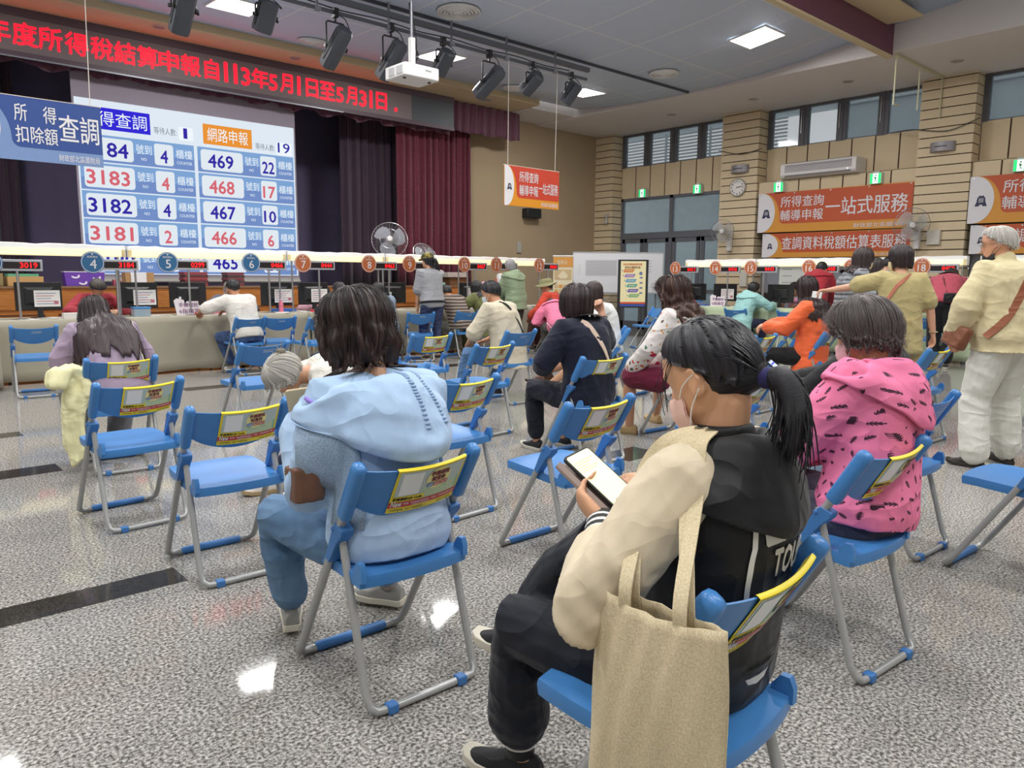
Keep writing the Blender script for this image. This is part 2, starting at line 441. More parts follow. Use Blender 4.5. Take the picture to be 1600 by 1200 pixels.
# ------------------------------------------------------------------ right wall: clad pillars, windows, doors
def clad_pillar(name, y0, y1):
    b = MB(); b.box((15.03, y0 + .025, 0), (15.4, y1 - .025, 4.86), 1)
    z = 0.02
    while z < 4.83:
        h = min(.147, 4.85 - z); b.box((15.0, y0, z), (15.4, y1, z + h), 0); z += .1655
    struct(b.build(name, [M_clad, M_groove], smooth=0))
clad_pillar('trim_50', 12.81, 13.4); clad_pillar('trim_51', 8.79, 9.69); clad_pillar('trim_52', 4.69, 5.59); clad_pillar('trim_53', .59, 1.49)
def rib_panel(y0, y1, z0, z1, x, t=.03):
    b = MB(); b.box((x + .012, y0, z0), (x + .05, y1, z1), 1)
    n = max(1, round((y1 - y0) / .45)); s = (y1 - y0) / n
    for i in range(n): b.box((x, y0 + i * s + .014, z0), (x + .03, y0 + (i + 1) * s - .014, z1 + .01), 0)
    return b
wl = MB(); wl.box((15.42, -5, 0), (15.7, -1.5, 4.9)); struct(wl.build('wall_right', M_beige))
bays = [(9.69, 12.81), (5.59, 8.79), (1.49, 4.69)]
k = 1
for y0, y1 in bays:
    struct(rib_panel(y0, y1, 3.29, 4.04, 15.36).build('wall_right_rib_%d' % k, [M_clad, M_groove], smooth=0))
    # clerestory window, four lights with broad mullions
    b = MB(); z0, z1 = 4.04, 4.85
    b.box((15.36, y0, z1 - .05), (15.44, y1, z1), 0); b.box((15.38, y0, z0 - .02), (15.44, y1, z0 + .03), 0)
    n = 4; s = (y1 - y0) / n
    for i in range(n + 1):
        yy = y0 + i * s
        b.box((15.35, max(y0, yy - .1), z0), (15.45, min(y1, yy + .1), z1), 0)
        if 0 < i < n: b.box((15.335, yy - .025, z0), (15.35, yy + .025, z1), 0); b.box((15.32, yy + .03, z0 + .25), (15.335, yy + .045, z1 - .1), 1)
    o = struct(b.build('window_%d' % k, [M_frame, M_steel], smooth=0))
    g = MB(); g.box((15.40, y0, z0), (15.408, y1, z1)); g.build('pane', M_glass, o)
    k += 1
# bay by the stage: glazed doors with a transom
y0, y1 = bays[0]
b = MB()
for yy, wd in ((y0, .1), (11.257, .1), (y1, .12)): b.box((15.36, yy - wd / 2, 0), (15.46, yy + wd / 2, 3.29))
b.box((15.36, y0, 3.22), (15.46, y1, 3.29)); b.box((15.35, y0, 2.27), (15.46, y1, 2.42))
for a, c in ((9.72, 10.38), (10.42, 11.2), (11.31, 12.05), (12.09, 12.76)):
    for yy in (a, c - .09): b.box((15.37, yy, 0), (15.43, yy + .09, 2.27))
    b.box((15.37, a, 2.17), (15.43, c, 2.27)); b.box((15.37, a, 0), (15.43, c, .2)); b.box((15.375, a, .95), (15.425, c, 1.03))
o = struct(b.build('door_1', pm('grey door frame', '62646b', .45), smooth=0))
g = MB(); g.box((15.40, y0, 0), (15.406, y1, 3.25)); g.build('pane', M_glass, o)
h = MB()
for yy in (11.15, 11.38): h.cyl((15.33, yy, .85), (15.33, yy, 1.3), .014); h.cyl((15.33, yy, .9), (15.38, yy, .9), .01); h.cyl((15.33, yy, 1.25), (15.38, yy, 1.25), .01)
h.build('handle', M_steel, o)
# the two bays with banners: boxed lintel and grey doors below
for j, (y0, y1) in enumerate(bays[1:]):
    b = rib_panel(y0, y1, 3.03, 3.33, 15.07); b.box((15.1, y0, 2.3), (15.42, y1, 3.32), 1); b.box((15.07, y0, 3.325), (15.4, y1, 3.335), 0)
    struct(b.build('wall_right_lintel_%d' % (j + 1), [M_clad, M_groove], smooth=0))
    b = MB(); b.box((15.38, y0, 0), (15.44, y1, 2.32), 0)
    for q in range(4):
        s = (y1 - y0) / 4; b.box((15.36, y0 + q * s + .03, .05), (15.38, y0 + (q + 1) * s - .03, 2.1), 1)
    struct(b.build('door_%d' % (j + 2), [pm('grey door frame', '62646b'), pm('grey door leaf', '868a93', .4)], smooth=0))
# what is seen outside through the glass
b = MB(); b.box((17.6, 6, 0), (17.8, 18, 3.95), 0); b.box((17.5, -6, 5.2), (17.8, 18, 5.6), 0); b.box((17.55, -6, 3.0), (17.8, 6, 3.6), 0)
for i in range(14): b.box((17.45, 9.5, 4.0 + i * .085), (17.5, 18, 4.04 + i * .085), 1)
for yy in (10.2, 11.6, 13, 14.4): b.box((17.43, yy, 3.95), (17.47, yy + .05, 5.2), 1)
b.box((15.7, -6, -.1), (17.8, 18, 0), 0)
struct(b.build('wall_outside', [M_facade, pm('outside louvre', 'aab6ba', .6)], smooth=0))
b = MB(); b.box((17.55, -6, 3.6), (17.58, 8.2, 5.2)); struct(b.build('wall_outside_upper', pm('outside upper wall', 'aebfc8', .9, var=.15, vs=2)))
# ------------------------------------------------------------------ big projected number board
def emat(name, col, s=1.0):
    m = pm(name, col, .9, spec=.05, es=1.0); m.node_tree.nodes['Principled BSDF'].inputs['Base Color'].default_value = (.01, .01, .012, 1); return m
def screen():
    t = thing('projection_screen', 'large projection screen showing called queue numbers above the stage', 'projection screen', (0, 13.0, 0))
    X = frame((0, -.008, 0), (1, 0, 0), (0, 0, 1))
    b = MB(); b.box((2.96, 0, 1.18), (6.50, .02, 4.9), 0); b.box((2.96, -.012, 1.18), (6.50, .02, 1.245), 1)
    b.cyl((2.95, .01, 1.19), (6.51, .01, 1.19), .03, 10, 1)
    b.build('fabric', [pm('screen fabric', '8d8490', .9), pm('screen hem', 'a5a29d', .7)], t)
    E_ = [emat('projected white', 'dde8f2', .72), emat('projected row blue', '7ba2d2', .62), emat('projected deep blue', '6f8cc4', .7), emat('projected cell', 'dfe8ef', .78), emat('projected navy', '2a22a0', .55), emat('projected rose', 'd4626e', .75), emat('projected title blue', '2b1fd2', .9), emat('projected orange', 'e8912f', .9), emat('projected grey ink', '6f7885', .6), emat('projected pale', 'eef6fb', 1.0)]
    def row(b, x0, z, num, cnt, red, wn=1.0):
        W_ = 1.69; h = .40
        b.rect(x0, z, x0 + W_, z + h, .002, 2, X); b.rect(x0, z + h * .45, x0 + W_, z + h, .0025, 1, X)
        b.flat(roundrect(x0 + .05, z + .035, x0 + .76, z + h - .035, .05), .004, 3, X)
        b.flat(roundrect(x0 + 1.07, z + .035, x0 + 1.36, z + h - .035, .04), .004, 3, X)
        c = 5 if red else 4; dx = .60 if len(num) == 4 else .42
        b.text(num, x0 + .38 - dx / 2, z + .085, x0 + .38 + dx / 2, z + .295, .006, c, X, .022)
        dx = .11 if len(cnt) == 1 else .215
        b.text(cnt, x0 + 1.215 - dx / 2, z + .075, x0 + 1.215 + dx / 2, z + .27, .006, c, X, .022)
        b.text('號到', x0 + .80, z + .175, x0 + 1.03, z + .32, .006, 9, X, .006); b.text('NO', x0 + .87, z + .08, x0 + .95, z + .125, .006, 9, X, 0)
        b.text('櫃檯', x0 + 1.40, z + .17, x0 + 1.66, z + .31, .006, 9, X, .006); b.text('COUNTER', x0 + 1.41, z + .08, x0 + 1.65, z + .125, .006, 9, X, 0)
    b = MB(); b.rect(2.985, 1.29, 6.47, 3.895, .001, 0, X)
    b.rect(3.0, 3.47, 4.04, 3.79, .004, 6, X); b.text('所得查調', 3.06, 3.52, 3.99, 3.74, .006, 9, X, .006)
    b.text('等待人數:', 4.09, 3.50, 4.44, 3.61, .006, 8, X, .0); b.flat(roundrect(4.47, 3.45, 4.70, 3.66, .03), .003, 9, X); b.text('1', 4.55, 3.48, 4.60, 3.64, .006, 4, X, .015)
    b.rect(4.86, 3.44, 5.69, 3.76, .004, 7, X); b.text('網路申報', 4.93, 3.49, 5.62, 3.71, .006, 9, X, .006)
    b.text('等待人數:', 5.75, 3.45, 6.10, 3.56, .006, 8, X, .0); b.flat(roundrect(6.13, 3.40, 6.42, 3.62, .03), .003, 9, X); b.text('19', 6.16, 3.44, 6.38, 3.61, .006, 4, X, .015)
    for i, (a, c) in enumerate((('3184', '4'), ('3183', '4'), ('3182', '4'), ('3181', '2'), ('3180', '4'))): row(b, 3.01, 2.985 - i * .42, a, c, i % 2 == 1)
    for i, (a, c) in enumerate((('469', '22'), ('468', '17'), ('467', '10'), ('466', '6'), ('465', '21'))): row(b, 4.755, 2.985 - i * .42, a, c, i % 2 == 1)
    b.build('projected_picture', E_, t, smooth=0)
screen()

# ------------------------------------------------------------------ red ticker board
def led_mat(name, col, s, pitch=.0127, bg=.12):
    t = NT(name); o = t.obj(); sp = t.n('ShaderNodeSeparateXYZ'); t.l(o, sp.inputs[0])
    def dot(ax):
        f = t.math('FRACT', t.math('MULTIPLY', sp.outputs[ax], 1 / pitch)); return t.math('ABSOLUTE', t.math('SUBTRACT', f, .5))
    d = t.math('SQRT', t.math('ADD', t.math('POWER', dot(0), 2.0), t.math('POWER', dot(2), 2.0)))
    m = t.math('LESS_THAN', d, .46)
    t.set(Base_Color=(.12, .0, .0, 1), Roughness=.6); t.b.inputs['Emission Color'].default_value = lin(col)
    t.l(t.math('MULTIPLY_ADD', m, s, bg), t.b.inputs['Emission Strength']); return t.m
M_ledred = led_mat('red ticker diodes', 'ff0a22', 3.2, .021, .6)
t = thing('ticker_board', 'long red scrolling ticker board hung above the stage opening', 'ticker board', (0, 12.7, 0))
b = MB(); b.box((-6, 0, 4.32), (8.82, .06, 4.79), 0); b.build('panel', pm('ticker face', '6f6466', .55, spec=.3, var=.04, vs=60), t)
b = MB(); b.box((-6, -.02, 4.245), (9.86, .07, 4.32), 0); b.box((-6, -.03, 4.235), (7.3, -.01, 4.255), 1); b.box((-6, -.015, 4.79), (9.86, .07, 4.9), 0); b.build('frame', [pm('ticker frame', '4a3a44', .5), M_grey], t)
b = MB(); b.box((8.82, .0, 4.29), (9.86, .06, 4.81)); b.build('unlit_panel', pm('unlit panel', '3e4449', .5), t)
X = frame((0, -.006, 0), (1, 0, 0), (0, 0, 1)); b = MB()
for ch, x in [('年', 2.05), ('度', 2.37), ('所', 2.68), ('得', 3.01), ('稅', 3.34), ('結', 3.65), ('算', 3.97), ('申', 4.28), ('報', 4.61), ('自', 4.94), ('1', 5.17), ('1', 5.33), ('3', 5.50), ('年', 5.75), ('5', 5.98), ('月', 6.22), ('1', 6.45), ('日', 6.70), ('至', 7.00), ('5', 7.25), ('月', 7.49), ('3', 7.73), ('1', 7.90), ('日', 8.13)]:
    h = .07 if ch in '135' else (.11 if ch in '日月自' else .145)
    b.text(ch, x - h, 4.415, x + h, 4.715, 0, 0, X, .02, keep=ch in '135')
b.prism(circle(8.45, 4.46, .035, 16), .004, 0, X)
o = b.build('lettering', M_ledred, t, smooth=0); o['label'] = 'red dotted characters with the filing dates'

# ------------------------------------------------------------------ lighting bar and stage spotlights
t = thing('lighting_bar', 'long grey lighting bar hung below the ceiling carrying the stage spotlights', 'lighting bar', (0, 9.0, 4.6))
b = MB(); b.box((-5, -.03, .10), (9.85, .03, .17)); b.build('rail', pm('rail grey', '6f747b', .5), t)
b = MB(); b.cyl((-5, 0, -.02), (9.8, 0, -.02), .024, 12); b.build('pipe', pm('pipe grey', '5b6067', .5), t)
b = MB()
for x in np.arange(-4.6, 9.9, 1.05): b.box((x - .012, -.012, -.04), (x + .012, .012, .3)); b.box((x - .04, -.03, -.05), (x + .04, .03, .0))
b.build('hanger', pm('hanger grey', '8a8f96', .5), t)
b = MB(); b.tube(smoothpath([(x, .02 + .01 * (i % 2), .055 - .02 * (i % 2)) for i, x in enumerate(np.arange(-5, 9.8, .6))], 4), .008, 6); b.build('cable', M_black, t)

M_can = pm('spotlight housing', '454951', .5)
def spotlight(x, z, long, aim, yaw, label):
    t = thing('stage_spotlight', label, 'spotlight', (x, 9.0, 4.58), 0, 'stage spotlights')
    dz = 4.58 - z
    b = MB(); b.box((-.03, -.04, -.06), (.03, .04, .05)); b.cyl((0, 0, -.12), (0, 0, -.05), .015, 8); b.build('clamp', M_black, t)
    b = MB(); w = .13 if long else .12
    b.tube([(-w, 0, -dz), (-w, 0, -.14), (-w + .02, 0, -.12), (w - .02, 0, -.12), (w, 0, -.14), (w, 0, -dz)], .011, 8)
    b.cyl((-w - .03, 0, -dz), (-w, 0, -dz), .022, 10); b.cyl((w, 0, -dz), (w + .03, 0, -dz), .022, 10); b.build('yoke', M_black, t)
    X = Matrix.Translation((0, 0, -dz)) @ Matrix.Rotation(yaw, 4, 'Z') @ Matrix.Rotation(aim, 4, 'X')
    b = MB(); L = .27 if long else .18; s = .1 if long else .105
    def oct_(y, k): return [(k * a, y, k * c) for a, c in ((1, .5), (.55, 1), (-.55, 1), (-1, .5), (-1, -.6), (-.6, -1), (.6, -1), (1, -.6))]
    b.loft([oct_(-L, s * .8), oct_(-L * .85, s), oct_(L * .8, s * 1.02), oct_(L, s * .96), oct_(L, s * .8), oct_(L * .9, s * .75)], 0, X)
    for sx in (-1, 1):
        b.box((sx * s - .006, -L * .8, -.012), (sx * s + .006, L * .7, .012), 1, X); b.box((sx * s - .005, -L * .8, .035), (sx * s + .005, L * .5, .045), 1, X)
    b.build('housing', [M_can, pm('slot black', '0c0d0f', .6)], t)
    b = MB(); b.lathe([(.01, 0), (s * .72, .0), (s * .7, .02), (.01, .03)], 20, 0, X @ Matrix.Translation((0, L * .87, 0)) @ Matrix.Rotation(-PI / 2, 4, 'X')); b.build('lens', pm('lens', '4b525c', .1), t)
    b = MB(); b.tube(smoothpath([(.02, -.02, -.02), (.12, -.05, -.08), (.17, -.08, -dz * .6), tuple((X @ Vector((.03, -L, .02))))], 6), .007, 6); b.build('cord', M_black, t)
    b = MB(); b.cyl(tuple(X @ Vector((s, .02, 0))), tuple(X @ Vector((s + .06, .02, 0))), .012, 8); b.ball(tuple(X @ Vector((s + .07, .02, 0))), .018, 8, 6); b.build('knob', M_black, t)
spotlight(3.22, 4.2, True, -.95, .1, 'big dark spotlight nearest the left end of the lighting bar')
spotlight(4.17, 4.33, False, -1.05, .2, 'compact spotlight second from the left on the lighting bar, under a ceiling light')
spotlight(5.1, 4.16, True, -.75, .15, 'long dark spotlight above the year on the ticker')
spotlight(5.93, 4.16, True, -.85, .3, 'long dark spotlight just left of the white projector')
spotlight(6.80, 4.30, False, -.8, .1, 'compact spotlight in front of the ceiling light by the projector')
spotlight(7.66, 4.17, True, -.6, .2, 'long spotlight above the dark plum valance, with side slots')
spotlight(8.53, 4.31, False, -.65, .2, 'compact spotlight between the two wires of the orange hanging sign')
spotlight(9.42, 4.3, False, -.9, .5, 'compact spotlight at the right end of the lighting bar')

# ------------------------------------------------------------------ projector, loudspeakers on the ceiling
t = thing('projector', 'white projector hung from a ceiling pole in front of the lighting bar', 'projector', (5.5, 7.9, 3.62))
b = MB(); b.box((-.25, -.21, 0), (.25, .21, .15)); b.build('body', M_white, t, bevel=.015)
b = MB(); b.box((-.256, -.17, .03), (-.248, -.04, .12)); b.box((-.256, .0, .03), (-.248, .12, .12)); b.build('grille', pm('grille grey', 'b5b6b8', .6), t)
b = MB(); X = frame((0, -.212, 0), (1, 0, 0), (0, 0, 1)); b.text('EPSON', .05, .085, .13, .105, 0, 0, X, .01); b.build('lettering', pm('ink grey', '6a6a6a'), t, smooth=0)
b = MB(); b.cyl((0, .21, .075), (0, .25, .075), .05, 20); b.build('lens', pm('lens', '4b525c', .1), t)
b = MB(); b.cyl((-.18, -.1, -.012), (-.18, -.1, .01), .02, 12); b.cyl((.18, -.1, -.012), (.18, -.1, .01), .02, 12); b.build('foot', M_black, t)
b = MB(); b.cyl((0, 0, .3), (0, 0, 1.33), .018, 10, 0); b.box((-.03, -.03, .15), (.03, .03, .5), 1); b.box((-.14, -.12, .15), (.14, .12, .165), 0); b.lathe([(.06, 1.28), (.06, 1.31)], 16, 0); b.build('pole', [M_grey, M_white], t)
b = MB()
for k in range(4): b.tube(smoothpath([(-.02 + .01 * k, .02, .9), (.05 + .02 * k, .06, .5), (.1, .02 * k, .3), (-.05 + .05 * k, .05, .16)], 6), .006, 6)
b.build('cable', M_black, t)
def speaker(px, label, s, rz, tilt):
    t = thing('loudspeaker', label, 'loudspeaker', px, rz)
    X = Matrix.Rotation(tilt, 4, 'X'); b = MB()
    pr = lambda z, k, d: [(-.5 * k * s, -.45 * d * s, z), (.5 * k * s, -.45 * d * s, z), (.38 * k * s, .5 * s, z), (-.38 * k * s, .5 * s, z)]
    b.loft([pr(-.32 * s, .9, .8), pr(-.25 * s, 1, 1), pr(.75 * s, 1, 1), pr(.8 * s, .95, .95)], 0, X); b.build('cabinet', pm('speaker grey', '5d646d', .5), t, bevel=.01)
    b = MB(); b.box((-.45 * s, -.465 * s, -.2 * s), (.45 * s, -.45 * s, .7 * s), 0, X); b.build('grille', pm('speaker mesh', '4a4f57', .7), t)
    b = MB(); b.tube([(-.53 * s, 0, .2 * s), (-.53 * s, 0, .95 * s), (.53 * s, 0, .95 * s), (.53 * s, 0, .2 * s)], .012, 8); b.cyl((0, 0, .95 * s), (0, 0, 5.25 - px[2]), .02, 8); b.build('bracket', M_black, t)
speaker((4.33, 4.62, 4.02), 'grey loudspeaker hung from the ceiling at the top edge, near the round vent', .34, .75, .2)
speaker((4.22, 5.3, 4.36), 'small dark loudspeaker hung left of the grey one at the top edge', .26, .7, .3)

# ------------------------------------------------------------------ signs and banners
M_or = pm('sign vermilion', 'c9422b', .5); M_or2 = pm('banner rust', 'b9502a', .55); M_amb = pm('sign amber', 'dc9222', .5); M_amb2 = pm('banner amber', 'cf8f35', .55)
M_sw = pm('sign white', 'e4e2e4', .5); M_sw2 = pm('banner white', 'd9d6da', .55); M_ink = pm('emblem ink', '23264a', .5); M_blue = pm('sign blue', '2b4a8f', .5); M_blue2 = pm('sign pale blue', '7590bd', .5)
def sign_face(b, X, w, h, big, rows, foot, k=1.0, white=.15, tx=.24, split=.56, gap=0):
    """printed face: white half-moon with emblem, main field, lower band, writing. slots 0 main 1 band 2 white 3 ink"""
    b.rect(0, 0, w, h, 0, 1, X)
    bw = white * w
    e = h * .055
    # main field with a rounded lower left corner
    x0 = bw * 1.28; yb = .21 * h; r = .12 * h
    pts = [(bw * .28, h)] + [(bw * .28 + (x0 - bw * .28) * math.sin(a), h - (h - yb - r) * (1 - math.cos(a))) for a in np.linspace(.15, PI / 2, 10)]
    pts += [(x0 + r - r * math.cos(a), yb + r - r * math.sin(a)) for a in np.linspace(.1, PI / 2, 6)] + [(w, yb), (w, h)]
    b.flat(pts[::-1], .002, 0, X)
    moon = [(0, 0), (bw * .22, 0)] + [(bw * .22 + bw * .78 * math.sin(a), h * .5 - h * .5 * math.cos(a)) for a in np.linspace(.1, PI - .1, 16)] + [(bw * .22, h), (0, h)]
    b.flat(moon, .004, 2, X)
    cxx, cy, rr = bw * .5, h * .48, min(bw * .4, h * .2)
    b.flat(circle(cxx, cy, rr, 28), .006, 4, X); b.flat(circle(cxx, cy, rr * .92, 28), .008, 2, X)
    bell = [(-.62, -.6), (-.2, -.6), (-.1, -.42), (.1, -.42), (.2, -.6), (.62, -.6), (.45, -.15), (.38, .35), (.26, .45), (.2, .6), (.06, .52), (-.06, .52), (-.2, .6), (-.26, .45), (-.38, .35), (-.45, -.15)]
    b.flat([(cxx + a * rr, cy + c * rr) for a, c in bell], .010, 3, X)
    for q in (-.17, 0, .17): b.rect(cxx + (q - .035) * rr, cy - .2 * rr, cxx + (q + .035) * rr, cy + .28 * rr, .012, 2, X)
    xa = tx * w; xb = split * w
    if len(rows) == 2:
        for i, s in enumerate(rows):
            y = h * (.62 if i == 0 else .28)
            if ' ' in s: s0, s1 = s.split(' '); q = (xb - xa) / 3; b.text(s0, xa, y, xa + q * .9, y + h * .27, .006, 4, X, .01); b.text(s1, xb - q * .95, y, xb, y + h * .27, .006, 4, X, .01)
            else: b.text(s, xa, y, xb, y + h * .27, .006, 4, X, .01)
        b.text(big, xb + .015 * w, h * .36, w * .975, h * .36 + h * .40 * k, .006, 4, X, .012)
    else: b.text(rows[0], xa, h * .32, w * .975, h * .85, .006, 4, X, .012)
    b.text(foot, w * .66, h * .04, w * .97, h * .15, .006, 4, X, .002)
def hanging_sign(x0, label, blue):
    t = thing('hanging_sign', label, 'hanging sign', (x0, 9.0, 2.40)); w, h = 1.21, .61
    b = MB(); b.box((0, .004, 0), (w, .016, h), 1); X = frame((0, 0, 0), (1, 0, 0), (0, 0, 1))
    if blue: sign_face(b, X, w, h, '查調', ('所 得', '扣除額'), '財政部北區國稅局', 1.1, .26, .36, .66)
    else: sign_face(b, X, w, h, '一站式服務', ('所得查詢', '輔導申報'), '財政部北區國稅局', .72, .17, .26, .60)
    b.build('board', [M_blue, M_blue2, M_sw, M_ink, M_sw] if blue else [M_or, M_amb, M_sw, M_ink, M_sw], t, smooth=0)
    b = MB(); b.cyl((-.01, .01, h), (w + .01, .01, h), .009, 8); b.build('top_rod', pm('rod', 'cfc4b0', .5), t)
    for xx in (.08, w - .09):
        b = MB(); b.cyl((xx, .01, h), (xx + (.01 if xx < .5 else .03), .01, 2.22), .0045, 6); b.build('wire', pm('wire', 'd9d2c6', .5), t)
hanging_sign(7.97, 'orange hanging sign in front of the beige stage wall', False)
hanging_sign(1.10, 'blue hanging sign cut off at the left edge, before the number screen', True)
def banner(y0, w, z0, h, x, rows, label, two):
    t = thing('banner', label, 'banner', (x, y0, z0)); X = frame((0, 0, 0), (0, -1, -.006), (0, 0, 1)); b = MB()
    b.grid(np.array([[(.012 + .006 * math.sin(i * 1.1), -w * i / 16, h * j) for j in (0, 1)] for i in range(17)]), 1)
    b.box((.004, -w, 0), (.01, 0, h), 1)
    if two: sign_face(b, X, w, h, '一站式服務', ('所得查詢', '輔導申報'), '財政部北區國稅局', 1.05, .125, .165, .46)
    else: sign_face(b, X, w, h, '', (rows,), '財政部北區國稅局', 1, .12, .15, .97)
    b.build('cloth', [M_or2, M_amb2, M_sw2, M_ink, M_sw2], t, smooth=0)
    b = MB()
    for yy in np.linspace(-.05, -w + .05, 5): b.cyl((-.006, yy, h - .03), (.006, yy, h - .03), .015, 8)
    b.build('eyelet', M_steel, t)
banner(8.74, 3.13, 2.27, .815, 15.03, '', 'upper rust banner between the clock pillar and the right pillar', True)
banner(8.62, 3.02, 1.745, .495, 15.06, '查調資料稅額估算表服務', 'narrow lower rust banner with one line of writing, between the two pillars', False)
banner(4.68, 3.13, 2.27, .80, 15.03, '', 'upper rust banner cut off by the right edge of the view', True)
banner(4.62, 3.02, 1.745, .495, 15.06, '查調資料稅額估算表服務', 'lower rust banner mostly hidden behind the standing old man', False)

def exit_sign(y, z, label):
    t = thing('exit_sign', label, 'exit sign', (15.29 if y > 9.7 else 15.02, y, z), 0, 'green exit signs'); X = frame((-.052, .1, -.09), (0, -1, 0), (0, 0, 1))
    b = MB(); b.box((-.05, -.11, -.1), (.05, .11, .1), 0); b.box((-.03, -.06, .1), (.05, .06, .13), 0); b.build('case', pm('sign case', 'c9cfc6', .5), t)
    b = MB(); b.rect(0, 0, .2, .18, .0, 0, X); b.rect(.05, 0, .15, .18, .002, 1, X)
    b.flat([(.075, .02), (.095, .06), (.085, .1), (.07, .085), (.07, .1), (.095, .125), (.115, .1), (.13, .095), (.13, .085), (.112, .085), (.105, .06), (.125, .045), (.118, .02), (.108, .022), (.11, .042), (.1, .05), (.085, .02)], .004, 2, X); b.flat(circle(.105, .143, .014, 12), .004, 2, X)
    b.build('lit_face', [pm('exit green', '19c46b', .5, es=1.1), pm('exit white', 'd8ffe6', .5, es=1.2), pm('exit figure', '0f6a3c', .5)], t, smooth=0)
exit_sign(12.06, 3.375, 'green exit sign above the glass doors, the one nearest the stage')
exit_sign(10.46, 3.35, 'green exit sign left of the wall clock, above the glass doors')
exit_sign(8.27, 3.19, 'green exit sign above the left end of the upper rust banner')
exit_sign(6.29, 3.19, 'green exit sign above the right part of the upper rust banner')
exit_sign(3.93, 3.19, 'green exit sign at the right edge of the view')

# ------------------------------------------------------------------ air conditioner, clock, wall lamps, small boxes
t = thing('air_conditioner', 'white wall-mounted air conditioner above the upper rust banner', 'air conditioner', (15.08, 7.42, 3.34))
prf = [(-.02, 0), (-.16, .015), (-.2, .06), (-.2, .2), (-.19, .27), (-.16, .3), (.25, .3), (.25, 0)]
b = MB(); b.loft([[(x, yy, z) for x, z in prf] for yy in (-.78, .78)]); b.build('case', pm('aircon white', 'd9d6d4', .45), t, bevel=.012)
b = MB()
for k in range(9): b.box((-.206, -.7, .11 + k * .017), (-.199, .68, .118 + k * .017), 0)
for q in (-.45, 0, .45): b.box((-.16, q - .2, .298), (-.05, q + .2, .304), 1)
b.build('grille', [pm('grille grey2', '8f8d92', .5), pm('dark slot', '4b4a4c', .6)], t)
b = MB(); b.box((-.195, -.68, .03), (-.165, .68, .055)); b.build('louvre', pm('aircon louvre', '6d6b6e', .5), t)
b = MB(); b.ball((-.203, -.62, .08), .012, 10, 6); b.build('indicator', pm('indicator', 'ffffff', .4, es=1), t)
t = thing('wall_clock', 'round wall clock with a silver rim on the striped pillar', 'clock', (14.99, 9.23, 3.26)); X = frame((0, 0, 0), (0, -1, 0), (0, 0, 1))
b = MB(); b.lathe([(.19, 0), (.195, .03), (.18, .045), (.165, .03)], 40, 0, X); b.build('rim', pm('clock rim', 'b9b4ae', .3, .4), t)
b = MB(); X = X @ Matrix.Translation((0, 0, .013)); b.lathe([(.172, .02), (.001, .022)], 40, 0, X)
for i in range(12):
    a = R(90 - 30 * (i + 1)); c = (.135 * math.cos(a), .135 * math.sin(a)); b.text(str(i + 1), c[0] - .022, c[1] - .02, c[0] + .022, c[1] + .02, .026, 1, X, .02, keep=True)
b.build('dial', [pm('clock dial', 'dcd9d4', .5), pm('clock ink', '222222', .5)], t, smooth=0)
b = MB()
for a, l, wd in ((R(90 - 82), .08, .008), (R(90 - 78), .115, .006)):
    d = np.array((math.cos(a), math.sin(a))); q = np.array((-d[1], d[0])); b.flat([tuple(-d * .02 - q * wd), tuple(d * l - q * wd * .6), tuple(d * l + q * wd * .6), tuple(-d * .02 + q * wd)], .03, 0, X)
b.build('hand', pm('clock ink', '222222'), t, smooth=0)
def sconce(y, z, label):
    an = np.linspace(-PI / 2, PI / 2, 14); b = MB(); pts = [(-.13 * math.cos(a), .21 * math.sin(a)) for a in an]
    b.loft([[(x, yy, zz) for x, yy in pts] for zz in (-.08, .08)], 0); b.box((-.14, -.1, -.006), (-.12, .1, .006), 1)
    o = b.build('wall_lamp', [pm('sconce grey', '8f8b90', .45, .2), M_black]); o.location = (15.0, y, z); tag(o, label, 'wall lamp')
sconce(9.2, 3.65, 'grey half-round wall lamp above the clock'); sconce(5.16, 3.635, 'grey half-round wall lamp on the right striped pillar')

M_fan = pm('fan white', 'd8d6d3', .45); M_blade = pm('fan blade', 'c9cdd0', .3, alpha=.55); M_cage = pm('cage wire', '8e8f92', .4, .4)
def fan_head(t, X, r, blade, cage, nw=44):
    b = MB()
    for k in range(nw):
        a = 2 * PI * k / nw; c, s = math.cos(a), math.sin(a)
        b.tube([(c * .05, s * .05, .07), (c * r * .6, s * r * .6, .065), (c * r * .95, s * r * .95, .03), (c * r, s * r, 0)], .0018, 3, 0, X)
        if k % 2: b.tube([(c * r, s * r, 0), (c * r * .9, s * r * .9, -.05), (c * .06, s * .06, -.08)], .0018, 3, 0, X)
    for rr, z in ((r, 0), (r * .55, .067)): b.tube([(rr * math.cos(a), rr * math.sin(a), z) for a in np.arange(40) * 2 * PI / 40], .006 if rr == r else .003, 6, 0, X, closed=True)
    b.build('cage', cage, t)
    b = MB()
    for k in range(3):
        a0 = k * 2 * PI / 3; P = []
        for u in np.linspace(0, 1, 6):
            rr = .05 + (r * .88 - .05) * u; hw = R(38) * (.5 + .7 * math.sin(PI * (u * .7 + .2)))
            P.append([(rr * math.cos(a0 + q * hw + .4 * u), rr * math.sin(a0 + q * hw + .4 * u), .02 * q) for q in (-1, -.3, .3, 1)])
        b.grid(P, 0, X=X)
    b.build('blade', blade, t)
    b = MB(); b.lathe([(.001, .085), (.035, .085), (.05, .07), (.05, .02), (.07, -.03), (.06, -.14), (.03, -.16)], 20, 0, X); b.build('motor', M_fan, t)
